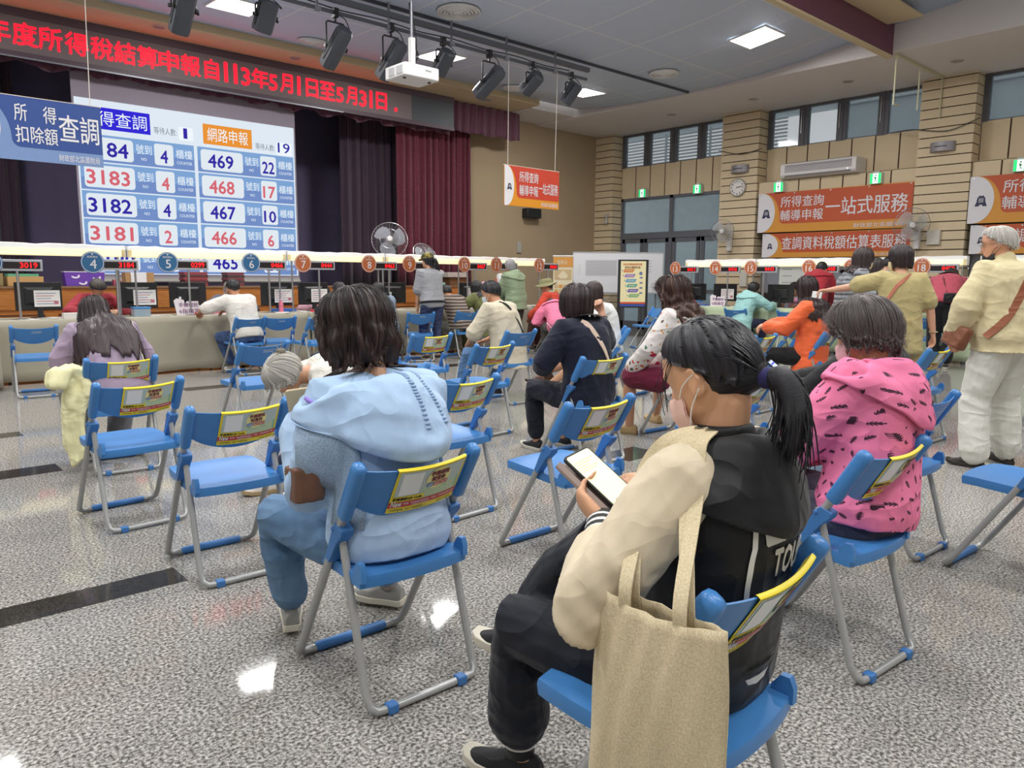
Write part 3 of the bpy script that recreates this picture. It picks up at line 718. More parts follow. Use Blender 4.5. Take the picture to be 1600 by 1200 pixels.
def wall_fan(y, z, r, yaw, label):
    t = thing('wall_fan', label, 'fan', (14.98, y, z), 0)
    d = Vector((-math.cos(yaw), -math.sin(yaw), -.22)).normalized(); u = d.cross(Vector((0, 0, 1))).normalized() * -1; v = u.cross(d) * -1
    X = Matrix(((u.x, v.x, d.x, -.34), (u.y, v.y, d.y, 0), (u.z, v.z, d.z, .0), (0, 0, 0, 1)))
    fan_head(t, X, r, M_blade, M_cage)
    b = MB(); b.box((-.09, -.05, -.42), (.0, .05, -.02)); b.tube([(-.06, 0, -.1), (-.2, 0, -.08), (-.3, 0, -.02)], .025, 8); b.build('bracket', M_fan, t, bevel=.012)
    b = MB(); b.tube([(-.05, -.02, -.42), (-.05, -.02, -.85)], .003, 4); b.tube([(-.05, .02, -.42), (-.05, .02, -.7)], .003, 4); b.build('pull_cord', M_grey, t)
wall_fan(9.35, 2.32, .25, .35, 'white wall fan below the clock on the striped pillar')
wall_fan(5.45, 2.27, .30, .6, 'white wall fan on the right striped pillar, beside the upper banner end')
def tall_fan(x, y, z, r, yaw, tilt, label):
    t = thing('pedestal_fan', label, 'fan', (x, y, 0), 0)
    d = Vector((-math.sin(yaw) * math.cos(tilt), -math.cos(yaw) * math.cos(tilt), math.sin(tilt))); u = d.cross(Vector((0, 0, 1))).normalized() * -1; v = u.cross(d) * -1
    X = Matrix(((u.x, v.x, d.x, d.x * .15), (u.y, v.y, d.y, d.y * .15), (u.z, v.z, d.z, z + d.z * .15), (0, 0, 0, 1)))
    fan_head(t, X, r, pm('grey fan blade', '8d8f96', .35), pm('cage chrome', 'b9babd', .3, .6), 60)
    b = MB(); b.cyl((0, 0, .04), (0, 0, z - .08), .02, 10); b.cyl((0, 0, .5), (0, 0, 1.1), .028, 10); b.build('pole', M_grey, t)
    b = MB()
    for k in range(3): a = k * 2 * PI / 3; b.tube([(0, 0, .35), (.3 * math.cos(a), .3 * math.sin(a), .02), (.36 * math.cos(a), .36 * math.sin(a), .02)], .016, 8)
    b.build('base', M_black, t)
tall_fan(7.45, 11.45, 1.88, .31, .55, .25, 'tall pedestal fan with a round metal cage before the maroon curtain')
tall_fan(8.15, 11.5, 1.58, .27, -.1, .5, 'second pedestal fan half hidden behind the light strip and the camouflage cap')
def wallbox(name, c, d, mat, label, cat, bev=.006):
    b = MB(); b.cb((0, 0, 0), d); o = b.build(name, mat, bevel=bev); o.location = c; return tag(o, label, cat)
wallbox('thermostat', (12.33, 13.385, 2.0), (.13, .04, .26), pm('thermostat grey', 'a7a39c', .5), 'small grey control box on the beige wall left of the whiteboard', 'control box')
wallbox('loudspeaker', (12.66, 13.30, 2.80), (.46, .2, .22), M_black, 'black loudspeaker on the beige wall under the orange hanging sign', 'loudspeaker', .015)
wallbox('junction_box', (14.97, 5.18, 2.05), (.06, .22, .26), pm('junction grey', 'c4bfb5', .5), 'pale junction box beside the right wall fan', 'junction box')
wallbox('switch_box', (14.97, 8.98, 1.29), (.06, .17, .34), pm('junction grey', 'c4bfb5', .5), 'pale switch box on the clock pillar behind counter 14', 'switch box')
b = MB(); b.cb((-.05, 0, .08), (.1, .1, .08)); b.cyl((-.05, 0, .04), (-.05, 0, -.05), .03, 12); b.ball((-.06, 0, -.08), .055, 14, 8); o = b.build('security_camera', pm('camera grey', 'b5b0a8', .4)); o.location = (15.0, 12.95, 2.78); tag(o, 'small security camera on the striped pillar in the corner', 'security camera')
# frame of thin cream tubes hanging under the plum fascia end
t = thing('hanging_rack', 'thin cream frame of tubes hanging between the fascia and the right pillar', 'rack', (12.94, 5.25, 4.84))
b = MB(); b.box((0, -.02, -.03), (2.04, .02, .01)); b.build('top_bar', pm('cream tube', 'c8c3a4', .5), t)
for x, z in ((.02, -.78), (1.0, -.72), (2.02, -.70)):
    b = MB(); b.cyl((x, 0, z), (x, 0, -.02), .014, 8); b.build('upright', pm('cream tube', 'c8c3a4'), t)
b = MB(); b.cyl((.02, 0, -.77), (.24, 0, -.76), .014, 8); b.build('lower_bar', pm('cream tube', 'c8c3a4'), t)
b = MB()
for P in ([(14.98, 8.7, 4.02), (14.96, 9.2, 3.96), (14.98, 9.75, 4.1)], [(14.98, 4.6, 4.05), (14.96, 5.1, 3.9), (14.98, 5.7, 4.0), (15.3, 6.2, 4.05)], [(15.3, 12.7, 4.05), (15.2, 12.5, 4.2)]): b.tube(smoothpath(P, 8), .008, 5)
tag(b.build('cable', M_black), 'loose black cable looped along the tops of the striped pillars', 'cable')
# ------------------------------------------------------------------ service counters
M_cloth1 = pm('olive table cloth', 'a39d8c', .85, var=.06, vs=3, bump=.2, bs=300, bd=.001)
M_cloth2 = pm('pale green table cloth', 'b9c8a6', .85, var=.06, vs=3, bump=.2, bs=300, bd=.001)
def counter(loc, rz, L, label, mat, label2, seed):
    """folding table with a floor-length cloth; local x runs along it, the public side is -y"""
    t = thing('counter_table', label, 'table', loc, rz, 'service counter tables'); D = .72
    b = MB(); b.box((0, 0, .70), (L, D, .735)); b.build('tabletop', pm('table laminate', 'd9d6cf', .5), t)
    for x in (.12, L - .12):
        for y in (.1, D - .08):
            b = MB(); b.cyl((x, y, 0), (x, y, .70), .014, 8); b.build('leg', M_grey, t)
    rnd = np.random.RandomState(seed); n = int(L / .05) + 1; xs = np.linspace(0, L, n)
    w1 = sum(rnd.rand() * np.sin(xs * f * 2 * PI + rnd.rand() * 6) for f in (.5, .9, 1.4, 2.1)) * .02
    rows = []
    for v, (y, z) in enumerate([(D + .01, .3), (D + .01, .742), (D * .5, .744), (.0, .744), (-.012, .735), (-.016, .66), (-.02, .55), (-.025, .42), (-.03, .28), (-.036, .15), (-.045, .035)]):
        k = max(0, (v - 4) / 6)
        rows.append(np.c_[xs, y + w1 * k * 1.6 - np.abs(w1) * k, np.full(n, z) + (w1 * .3 if v == 10 else 0)])
    P = np.array(rows)
    b = MB(); b.grid(P)
    for x, sgn in ((0, -1), (L, 1)):
        b.grid(np.array([[(x + sgn * (.004 + .03 * (.74 - z) * math.sin(y * 9) ** 2), y, z) for z in (.744, .5, .25, .03)] for y in np.linspace(-.02, D, 8)]))
    o = b.build('tablecloth', mat, smooth=70); o.location = loc; o.rotation_euler = (0, 0, rz)
    s = o.modifiers.new('thick', 'SOLIDIFY'); s.thickness = .004; s.offset = 1
    tag(o, label2, 'tablecloth', 'counter tablecloths')
counter((-1.9, 9.93, 0), 0, 3.28, 'table under the olive cloth at the far left edge', M_cloth1, 'olive cloth on the nearer table at the left edge', 1)
counter((1.40, 10.36, 0), 0, 3.9, 'table under the olive cloth at counters 4 to 6', M_cloth1, 'olive cloth hanging below signs 4, 5 and 6', 2)
counter((5.32, 10.36, 0), 0, 2.7, 'table under the olive cloth at counters 7 to 9', M_cloth1, 'olive cloth below signs 7 and 8, behind the short-haired woman in blue', 3)
counter((8.04, 10.36, 0), 0, 2.7, 'table under the olive cloth at counters 10 to 12', M_cloth1, 'olive cloth below signs 10 to 12', 4)
counter((12.93, 9.35, 0), -PI / 2, 3.0, 'table under the pale green cloth at counters 13 to 15', M_cloth2, 'pale green cloth below signs 13 to 15', 5)
counter((12.93, 6.33, 0), -PI / 2, 3.4, 'table under the pale green cloth at counters 16 to 18', M_cloth2, 'pale green cloth behind the standing people at counters 16 to 18', 6)

M_tube = pm('lit tube cover', 'fff0bd', .6, es=.8)
M_paper = pm('paper white', 'ecebe7', .7)
def light_strip(loc, rz, L, label):
    t = thing('light_strip', label, 'light strip', loc, rz, 'counter light strips'); rnd = random.Random(L)
    b = MB(); n = int(L / .12)
    top = [.0 + rnd.uniform(-.008, .008) for _ in range(n + 1)]
    P = [[(L * i / n, y, z + (top[i] if z > .1 else 0)) for y, z in ((.05, .0), (.06, .1), (.05, .14), (0, .145), (-.045, .135), (-.06, .09))] for i in range(n + 1)]
    b.grid(np.array(P)); b.box((0, -.055, .0), (.006, .055, .14)); b.box((L - .006, -.055, .0), (L, .055, .14)); b.build('paper_cover', M_paper, t, smooth=50)
    b = MB(); P = [[(L * i / n + (.05 if i == 0 else -.05 if i == n else 0), y, z) for y, z in ((-.06, .09), (-.062, .05), (-.055, .01), (-.02, 0), (.05, 0))] for i in range(n + 1)]
    b.grid(np.array(P)); b.build('lit_cover', M_tube, t, smooth=50)
    for x in (.1, L - .08):
        b = MB(); b.cyl((x, .02, .74 - loc[2]), (x, .02, .02), .013, 8); b.cyl((x, .02, .742 - loc[2]), (x, .02, .752 - loc[2]), .07, 14); b.build('post', M_steel, t)
for x0, x1, l in ((-1.0, 2.9, 'long light strip at the left edge behind sign 4'), (2.92, 5.08, 'light strip between signs 5 and 6 before the number screen'), (5.1, 6.78, 'light strip behind sign 7'), (6.8, 8.43, 'light strip behind the woman in the camouflage cap'), (8.45, 10.42, 'light strip behind signs 11 and 12')):
    light_strip((x0, 10.62, 1.505), 0, x1 - x0, l)
for y0, y1, l in ((9.2, 7.62, 'light strip behind signs 13 and 14'), (7.6, 5.82, 'light strip right of sign 15'), (5.8, 4.03, 'light strip right of sign 17, ending behind the old man'), (3.85, 2.4, 'light strip at the right edge behind the old man')):
    light_strip((13.16, y0, 1.515), -PI / 2, y0 - y1, l)

M_disc = {True: pm('disc blue', '2f6a97', .4), False: pm('disc orange', 'bf6a3c', .4)}
M_led2 = pm('red digits', 'ff1218', .5, es=1.8); M_ledbg = pm('display window', '241a1c', .3)
def number_sign(loc, rz, num, digits, blue):
    t = thing('number_sign', 'round %s sign %s with red digital display on a pole' % ('blue' if blue else 'orange', num), 'number sign', loc, rz, 'counter number signs')
    X = frame((0, -.02, 0), (1, 0, 0), (0, 0, 1)); b = MB()
    b.lathe([(.132, 0), (.135, .008), (.12, .012), (.001, .012)], 36, 0, X)
    b.flat(circle(0, 0, .126), .0125, 1, X); b.flat(circle(0, 0, .119), .013, 0, X)
    w = .1 if len(num) == 1 else .14
    b.text(num, -w / 2 + .005, -.075, w / 2 + .005, .035, .015, 1, X, .012, keep=True)
    b.text('服務櫃台', -.06, .055, .06, .08, .015, 1, X, 0); b.flat(circle(0, .1, .01, 12), .015, 1, X)
    b.build('number_disc', [M_disc[blue], M_sw], t, smooth=30)
    b = MB(); b.box((.1, -.02, -.095), (.53, .03, .04)); b.build('display_case', pm('display silver', 'b9bbc0', .4, .3), t, bevel=.006)
    b = MB(); b.box((.13, -.022, -.068), (.505, -.018, .012)); b.build('display_window', M_ledbg, t)
    b = MB(); b.text(digits, .30, -.058, .475, .004, .0045, 0, frame((0, -.02, 0), (1, 0, 0), (0, 0, 1)), .015)
    b.build('digits', M_led2, t, smooth=0)
    b = MB(); b.cyl((.27, .0, .755 - loc[2]), (.27, 0, -.09), .014, 10); b.lathe([(.08, .748 - loc[2]), (.08, .758 - loc[2]), (.02, .765 - loc[2])], 18, 0, Matrix.Translation((.27, 0, 0))); b.build('pole', M_steel, t)
for num, x, z, d in (('3', 1.42, 1.41, '3019'), ('4', 2.484, 1.43, '3184'), ('5', 3.371, 1.446, '0299'), ('6', 4.496, 1.46, '0466'), ('7', 5.287, 1.47, '0444'), ('8', 6.413, 1.48, '0463'), ('9', 7.179, 1.49, '0461'), ('10', 8.335, 1.50, '0467'), ('11', 9.076, 1.51, '0462'), ('12', 10.159, 1.52, '0464')):
    number_sign((x, 10.48, z), 0, num, d, int(num) < 7)
for num, y, d in (('13', 9.386, '0411'), ('14', 8.439, '0416'), ('15', 7.672, '0443'), ('16', 6.524, '0468'), ('17', 5.773, '0463'), ('18', 4.648, '0450')):
    number_sign((13.05, y, 1.495), -PI / 2, num, d, False)

def monitor(loc, rz, paper, label):
    """seen from behind: screen faces +y"""
    t = thing('monitor', label, 'monitor', loc, rz, 'counter monitors')
    b = MB(); b.box((-.25, -.012, .1), (.25, .025, .44)); b.loft([[(-.16, -.012, .16), (.16, -.012, .16), (.16, -.012, .38), (-.16, -.012, .38)], [(-.12, -.04, .19), (.12, -.04, .19), (.12, -.04, .35), (-.12, -.04, .35)]]); b.build('case', M_black, t, bevel=.006)
    b = MB(); b.box((-.24, .025, .115), (.24, .027, .43)); b.build('screen', pm('dark screen', '10151c', .15), t)
    b = MB(); b.box((-.03, -.04, 0), (.03, -.01, .25)); b.lathe([(.11, 0), (.11, .008), (.03, .014)], 20); b.build('stand', M_black, t)
    if paper:
        b = MB(); X = frame((.0 + paper * .08, -.044, .20), (1, 0, 0), (0, 0, 1))
        b.rect(-.14, -.06, .14, .14, 0, 0, X)
        for k in range(5): b.rect(-.12, .1 - k * .032, .1 - .03 * (k % 3), .108 - k * .032, .001, 1 + k % 2, X)
        b.rect(.07, -.03, .12, .01, .001, 2, X); b.build('notice', [M_paper, pm('print violet', '8f86b4'), pm('print rose', 'c67788')], t, smooth=0)
for i, (x, y, pp) in enumerate(((1.05, 10.65, 0), (1.95, 10.82, 1), (3.08, 10.82, 1), (3.75, 10.86, 0), (5.05, 10.84, 1), (5.62, 10.8, 1), (7.1, 10.84, 0), (8.75, 10.84, 1), (9.7, 10.84, 1))):
    monitor((x, y, .745), .08 * math.sin(i * 3), pp, 'black monitor seen from behind near sign %s' % ('at the left edge of the first table', '4, left of it, with a paper notice', '4, right of it, with a paper notice', '5, behind the hand-shaped card', '6, right of the man in white', '7, left of it, with two notes', '8, right of it', '10 behind the striped man', '11 behind the man in the green hood')[i])
for i, (y, pp) in enumerate(((9.15, 0), (8.45, 1), (7.25, 0), (6.1, 0), (4.9, 1))):
    monitor((13.42, y, .745), -PI / 2 + .06 * i, pp, 'black monitor on the green counter, %s' % ('under sign 13', 'under sign 14 with a violet notice', 'before the pink-vested clerk', 'behind the gray quilted jacket', 'behind sign 18')[i])

def prop(name, mb, mat, loc, label, cat, rz=0, bevel=0, group=None, smooth=35):
    o = mb.build(name, mat, bevel=bevel, smooth=smooth); o.location = loc; o.rotation_euler = (0, 0, rz); return tag(o, label, cat, group)
def bx(d):
    b = MB(); b.box((-d[0] / 2, -d[1] / 2, 0), (d[0] / 2, d[1] / 2, d[2])); return b
# hand-shaped cards
def hand_card(loc, rz, label):
    t = thing('counter_card', label, 'card', loc, rz); X = frame((0, 0, 0), (1, 0, .0), (0, .12, 1)); b = MB()
    out = [(-.16, 0), (.16, 0), (.17, .12), (.13, .14), (.13, .19), (-.02, .19), (-.05, .15), (-.06, .21), (-.15, .23), (-.19, .2), (-.17, .08)]
    b.prism(out, .006, 0, X); b.flat([(x * .93, .008 + y * .92) for x, y in out], .007, 1, X)
    b.text('手機報稅', -.13, .11, .12, .17, .009, 2, X, .012); b.text('6指搞定', -.13, .025, .14, .09, .009, 2, X, .012)
    b.build('board', [M_sw, pm('card pink', 'e9dfe4'), pm('card plum', '6b2a6e')], t, smooth=0)
    b = MB(); b.box((-.08, .0, 0), (.08, .07, .006)); b.build('foot', M_sw, t)
hand_card((3.62, 10.47, .746), 0, 'pale hand-shaped card with plum writing between signs 5 and 6')
hand_card((13.02, 8.35, .746), -PI / 2, 'pale hand-shaped card with plum writing below sign 14')
# clutter on the counters
rn = random.Random(5)
def paper_stack(x, y, rz, n, label, col='ecebe7', d=(.21, .297)):
    b = MB()
    for k in range(n):
        a = rn.uniform(-.2, .2); c, s = math.cos(a), math.sin(a)
        b.add([(c * px - s * py, s * px + c * py, k * .002 + zz) for zz in (0, .0015) for px, py in ((-d[0] / 2, -d[1] / 2), (d[0] / 2, -d[1] / 2), (d[0] / 2, d[1] / 2), (-d[0] / 2, d[1] / 2))], [(0, 3, 2, 1), (4, 5, 6, 7), (0, 1, 5, 4), (1, 2, 6, 5), (2, 3, 7, 6), (3, 0, 4, 7)])
    return prop('paper_sheets', b, pm('sheet ' + col, col, .7), (x, y, .747), label, 'papers', rz, smooth=0)
for i, (x, y, l) in enumerate(((1.75, 10.55, 'white papers left of the long-haired woman'), (2.05, 10.6, 'second heap of papers left of the long-haired woman'), (3.25, 10.55, 'white papers below sign 5'), (4.15, 10.55, 'papers under the left arm of the man in white'), (4.95, 10.52, 'papers right of the man in white'), (5.3, 10.6, 'sheets spread below sign 7'), (5.7, 10.55, 'sheets right of the pole of sign 7'), (6.9, 10.5, 'papers below sign 8 beside the leaning woman\'s hand'), (7.75, 10.5, 'white paper at the striped man\'s elbow'), (8.9, 10.5, 'papers before the olive-green woman'), (9.9, 10.5, 'papers before the bucket hat, under sign 12'))): paper_stack(x, y, i * .7, 3 + i % 3, l)
for i, (y, l) in enumerate(((9.0, 'papers below sign 13'), (8.7, 'papers right of sign 13'), (8.0, 'papers below sign 15, left part'), (7.1, 'papers before the woman in the aqua hood'), (6.2, 'papers behind the man in the red jacket'))): paper_stack(13.1, y, i, 4, l)
paper_stack(5.42, 10.5, .5, 2, 'pink printed leaflet right of the white T-shirt', 'eadbe6'); paper_stack(13.12, 8.55, .3, 2, 'violet leaflet left of the card on the green counter', 'b98ac8')
def small(name, c, d, col, label, cat, **k): return prop(name, bx(d), pm('plastic ' + col, col, .4), c, label, cat, bevel=.004, **k)
small('folder', (5.1, 10.75, .747), (.3, .22, .05), '3a6fc0', 'blue folder lying behind the papers near sign 7', 'folder')
small('stapler', (5.45, 10.43, .752), (.16, .04, .035), 'c73a42', 'red stapler at the table edge below sign 7', 'stapler', rz=.3)
small('stapler', (3.75, 10.43, .752), (.15, .035, .03), 'c0392f', 'red stapler right of the hand-shaped card at sign 5', 'stapler', rz=.2)
small('pen_box', (1.12, 10.2, .747), (.24, .14, .08), 'd4552c', 'orange plastic box at the left edge of the counters', 'box')
small('folder', (13.1, 8.72, .747), (.22, .18, .03), '3f5fae', 'blue folder on the green counter left of the card', 'folder', rz=.2)
small('pen_box', (13.05, 9.02, .747), (.1, .2, .05), 'd9705a', 'salmon box on the green counter under sign 13', 'box')
small('pouch', (4.1, 10.78, .747), (.34, .2, .09), 'e58aa6', 'pink plastic pouch left of the man in the white T-shirt', 'pouch')
small('tissue_box', (2.2, 10.45, .747), (.16, .12, .07), 'e7e3df', 'white tissue box below sign 3019 display pole', 'tissue box')
def bottle(loc, h, r, cm, capm, label):
    t = thing('bottle', label, 'bottle', loc)
    b = MB(); b.lathe([(r * .9, 0), (r, .01), (r, h * .35), (r * .93, h * .38), (r, h * .42), (r, h * .66), (r * .4, h * .85), (r * .38, h * .92)], 18); b.build('body', cm, t)
    b = MB(); b.lathe([(r * .45, h * .91), (r * .45, h)], 14); b.build('cap', capm, t)
M_pet = pm('clear bottle', 'dfeaf0', .08, alpha=.45)
bottle((5.0, 10.62, .747), .2, .035, pm('pink bottle', 'e27b93', .3), M_sw, 'pink sanitizer bottle right of the man in white')
bottle((3.62, 10.8, .747), .24, .035, M_sw, pm('cap white2', 'f0f0f0'), 'white spray bottle left of the monitor at sign 5')
bottle((1.62, 12.2, 1.12), .27, .04, M_pet, M_sw, 'water bottle standing on the stage edge left of sign 4')
bottle((7.0, 10.75, .747), .28, .04, M_pet, M_sw, 'tall clear bottle right of sign 8')
t = thing('storage_box', 'clear box with a blue lid beside the pole right of the long-haired woman', 'storage box', (3.02, 10.5, .747))
b = MB(); b.box((-.1, -.07, 0), (.1, .07, .1)); b.build('box', pm('clear box', 'b9d2e2', .15, alpha=.6), t, bevel=.005)
b = MB(); b.box((-.105, -.075, .1), (.105, .075, .125)); b.build('lid', pm('lid blue', '4c8fd0', .35), t, bevel=.004)
t = thing('storage_box', 'small clear box with a blue lid on the green counter right of sign 13', 'storage box', (13.1, 8.88, .747), PI / 2)
b = MB(); b.box((-.09, -.06, 0), (.09, .06, .08)); b.build('box', pm('clear box', 'b9d2e2'), t); b = MB(); b.box((-.095, -.065, .08), (.095, .065, .1)); b.build('lid', pm('lid blue', '4c8fd0'), t)
# things along the stage edge
M_card = pm('carton', 'b08a5c', .8, var=.06); M_card2 = pm('carton olive', '8f7d52', .8)
def on_stage(x, d, col, label, name='carton', cat='box', y=12.28, z=1.12):
    return prop(name, bx(d), pm('stage thing ' + col, col, .7, var=.04), (x, y, z), label, cat, bevel=.004)
on_stage(1.25, (.13, .2, .14), 'a9c3cf', 'pale blue box on the stage edge at the left edge of view'); on_stage(1.48, (.16, .2, .22), 'c2a478', 'upright carton on the stage edge behind the 3019 display')
on_stage(1.68, (.24, .2, .17), '8f7d52', 'olive carton on the stage edge right of the upright one')
on_stage(2.05, (.42, .3, .13), 'bd9560', 'wide carton with a green top behind the water bottle'); on_stage(2.03, (.36, .26, .035), '5fa57f', 'green packet lying on the wide carton', 'packet', 'packet', 12.28, 1.25)
on_stage(3.52, (.4, .2, .2), 'b08a5c', 'carton on the stage edge below the number 465 row, left of a white sheet'); on_stage(3.5, (.22, .01, .2), 'e5e4e6', 'white sheet leaning on the carton on the stage', 'sheet', 'paper', 12.17)
on_stage(3.22, (.1, .1, .09), 'b5566a', 'small rose box left of that carton on the stage')
for i in range(5): on_stage(4.32 + .012 * (i % 2), (.36, .24, .042), '5a2b30' if i % 2 else '8e3a3d', 'dark red packet number %s from the stage top in the left stack' % ('one', 'two', 'three', 'four', 'five')[i], 'packet', 'packet', 12.24, 1.12 + i * .043)
for i in range(5): on_stage(4.95 + .012 * (i % 2), (.28, .24, .042), '4a3536' if i % 2 else '77393c', 'dark packet number %s from the stage top in the stack behind sign 6' % ('one', 'two', 'three', 'four', 'five')[i], 'packet', 'packet', 12.24, 1.12 + i * .043)
on_stage(9.55, (.45, .25, .16), '6e4a2e', 'brown box on the stage near sign 10'); on_stage(9.5, (.5, .28, .1), 'b5aaa2', 'pale bundle on the brown box near sign 10', 'bundle', 'bundle', 12.26, 1.28); on_stage(9.05, (.34, .22, .06), '8fb5ac', 'pale green folder on the stage right of the camouflage cap', 'folder', 'folder')
t = thing('shopping_bag', 'purple gift bag with white swirls on the stage behind sign 4', 'bag', (2.78, 12.25, 1.12))
b = MB(); b.loft([[(-.26 * k, -.09, z), (.26 * k, -.09, z), (.26 * k, .09, z), (-.26 * k, .09, z)] for z, k in ((0, .92), (.1, .96), (.2, 1.0))], cap=True); b.build('body', pm('purple bag', '6a3fa8', .5), t)
b = MB(); X = frame((0, -.092, 0), (1, 0, 0), (0, 0, 1))
for cx_, cy_ in ((-.12, .14), (-.03, .05), (.15, .12)): b.prism([(cx_ + .055 * math.cos(a), cy_ + .035 * math.sin(a)) for a in np.linspace(PI, 2.2 * PI, 10)] + [(cx_ + .03 * math.cos(a), cy_ + .012 * math.sin(a)) for a in np.linspace(2.2 * PI, PI, 10)], .003, 0, X)
b.box((-.262, -.092, .195), (.262, .092, .205), 0); b.build('print', pm('bag white', 'e9e2f2', .5), t)
# whiteboard, easel poster, roll-up poster near the far corner
t = thing('whiteboard', 'large whiteboard on a stand before the corner pillar', 'whiteboard', (12.95, 10.85, 0), math.atan2(-1.3, 1.5))
b = MB(); b.box((-.98, -.01, .98), (.98, .02, 1.83), 0)
X = frame((0, -.012, 0), (1, 0, 0), (0, 0, 1))
b.rect(-.72, 1.33, -.02, 1.68, .0, 1, X)
for k in range(9): b.rect(-.70, 1.36 + k * .035, -.04, 1.372 + k * .035, .001, 2, X)
for k in range(5): b.rect(.62, 1.42 + k * .06, .74 - .02 * (k % 2), 1.43 + k * .06, .001, 2, X); b.rect(-.9 + .01 * k, 1.36 + .05 * k, -.82, 1.365 + .05 * k, .001, 2, X)
b.build('board', [pm('board white', 'd9dadd', .2), pm('board grey print', 'c3c4c7', .4), pm('board ink', '9d9da2', .4)], t, smooth=0)
b = MB()
for a, c in (((-1.0, -.015, .955), (1.0, .025, .98)), ((-1.0, -.015, 1.83), (1.0, .025, 1.85)), ((-1.0, -.015, .96), (-.98, .025, 1.85)), ((.98, -.015, .96), (1.0, .025, 1.85)), ((-.9, -.06, .945), (.9, -.0, .96))): b.box(a, c)
b.build('frame', pm('board frame', 'b4b6ba', .3, .5), t)
for x in (-.85, .85):
    b = MB(); b.cyl((x, .03, .05), (x, .03, 1.2), .016, 8); b.box((x - .02, -.3, .03), (x + .02, .36, .06)); b.build('leg', M_grey, t)
M_pale = pm('poster cream', 'f0e6b4', .5)
t = thing('poster_stand', 'black poster stand with a cream notice of six coloured steps', 'poster stand', (11.95, 9.62, 0), math.atan2(-.9, 1.0))
X = frame((0, -.022, .78), (1, 0, 0), (0, 0, 1)); b = MB(); b.rect(-.25, 0, .25, .84, 0, 0, X); b.rect(-.25, 0, .25, .035, .001, 1, X)
for i, s in enumerate(('綜合所得稅結算申報', '查詢及輔導流程')): b.text(s, -.2 + .03 * i, .755 - i * .06, .17 - .03 * i, .80 - i * .06, .003, 2 if i else 1, X, .012)
for i in range(6):
    y = .62 - i * .098; x = -.2 + i * .022
    b.flat([(x, y), (x + .19, y), (x + .23, y + .065), (x + .03, y + .065)], .002, 3 + i, X); b.text(('所得查詢', '扣除額', '網路申報', '書面審核', '繳稅退稅', '取件完成')[i], x + .05, y + .017, x + .18, y + .05, .004, 0, X, .005); b.flat(circle(x - .015, y + .035, .012, 10), .003, 9, X)
b.flat(circle(.15, .6, .035, 14), .002, 9, X)
for k in range(4): b.rect(.13, .5 - k * .1, .19, .53 - k * .1, .002, 9, X)
b.build('notice', [M_pale, pm('ink orange', 'd8592a'), pm('ink brown', '8a3d1e'), pm('step orange', 'd9803f'), pm('step violet', '9b7bc0'), pm('step blue', '55a3c9'), pm('step green', '58a89a'), pm('step indigo', '5a55b5'), pm('step leaf', '7cb57c'), pm('ink slate', '6d7aa5')], t, smooth=0)
b = MB()
for a, c in (((-.3, -.02, 0), (-.25, .02, 1.64)), ((.25, -.02, 0), (.3, .02, 1.64)), ((-.3, -.02, 1.62), (.3, .02, 1.65)), ((-.3, -.018, .70), (.3, .018, .73))): b.box(a, c)
b.box((-.3, -.25, 0), (-.25, .25, .04)); b.box((.25, -.25, 0), (.3, .25, .04)); b.build('frame', M_black, t, bevel=.004)
b = MB(); b.box((-.25, -.016, .73), (.25, .012, .785)); b.build('pocket', pm('pocket blue', '3c55a5', .4), t); b = MB(); b.box((-.25, -.015, .785), (.25, .012, 1.62)); b.build('backing', M_black, t)
t = thing('roll_up_poster', 'orange and cream roll-up poster left of the whiteboard', 'poster', (11.12, 10.75, 0), math.atan2(-.9, 1.0))
X = frame((0, -.006, 0), (1, 0, 0), (0, 0, 1)); b = MB(); b.box((-.2, 0, .05), (.2, .008, 1.72), 0); b.rect(-.2, 1.5, .2, 1.70, .0, 1, X); b.text('服務台', -.12, 1.55, .08, 1.64, .002, 0, X, .01)
b.rect(-.17, 1.25, .17, 1.45, .0, 2, X); b.flat([(0, 1.43), (.1, 1.33), (.06, 1.27), (-.06, 1.27), (-.1, 1.33)], .002, 0, X)
for r_ in range(4):
    for c_ in range(4): b.rect(-.17 + c_ * .088, .78 + r_ * .1, -.10 + c_ * .088, .85 + r_ * .1, .001, 2 if (r_ + c_) % 2 else 1, X)
b.build('sheet', [pm('poster sand', 'e4d9b8', .5), pm('poster orange', 'd99a4a', .5), pm('poster tan', 'cdb488', .5)], t, smooth=0)
b = MB(); b.box((-.22, -.08, 0), (.22, .08, .06)); b.cyl((-.21, 0, 1.72), (.21, 0, 1.72), .012, 8); b.build('base', M_white, t)
# notices taped on the doors behind counter 15
t = thing('notice_sheet', 'cluster of white notices taped to the door behind sign 15', 'notice', (15.355, 8.0, 1.15)); X = frame((0, 0, 0), (0, -1, 0), (0, 0, 1)); b = MB()
b.rect(-.35, 0, .55, .62, 0, 0, X)
for k in range(8): b.rect(-.28 + (k % 2) * .42, .06 + (k // 2) * .14, -.06 + (k % 2) * .42, .075 + (k // 2) * .14, .002, 1, X)
b.rect(.38, .3, .5, .56, .003, 2, X); b.rect(.4, .33, .48, .53, .004, 0, X); b.build('sheet', [pm('notice white', 'd9dcd6', .6), pm('board ink', '9d9da2'), pm('notice green', '5f9a6c', .6)], t, smooth=0)
b = MB(); b.box((-.2, -.13, 0), (.2, .13, .28)); prop('bag', b, M_black, (13.35, 7.68, .747), 'black bag standing on the green counter left of the aqua hoodie', 'bag', bevel=.03)
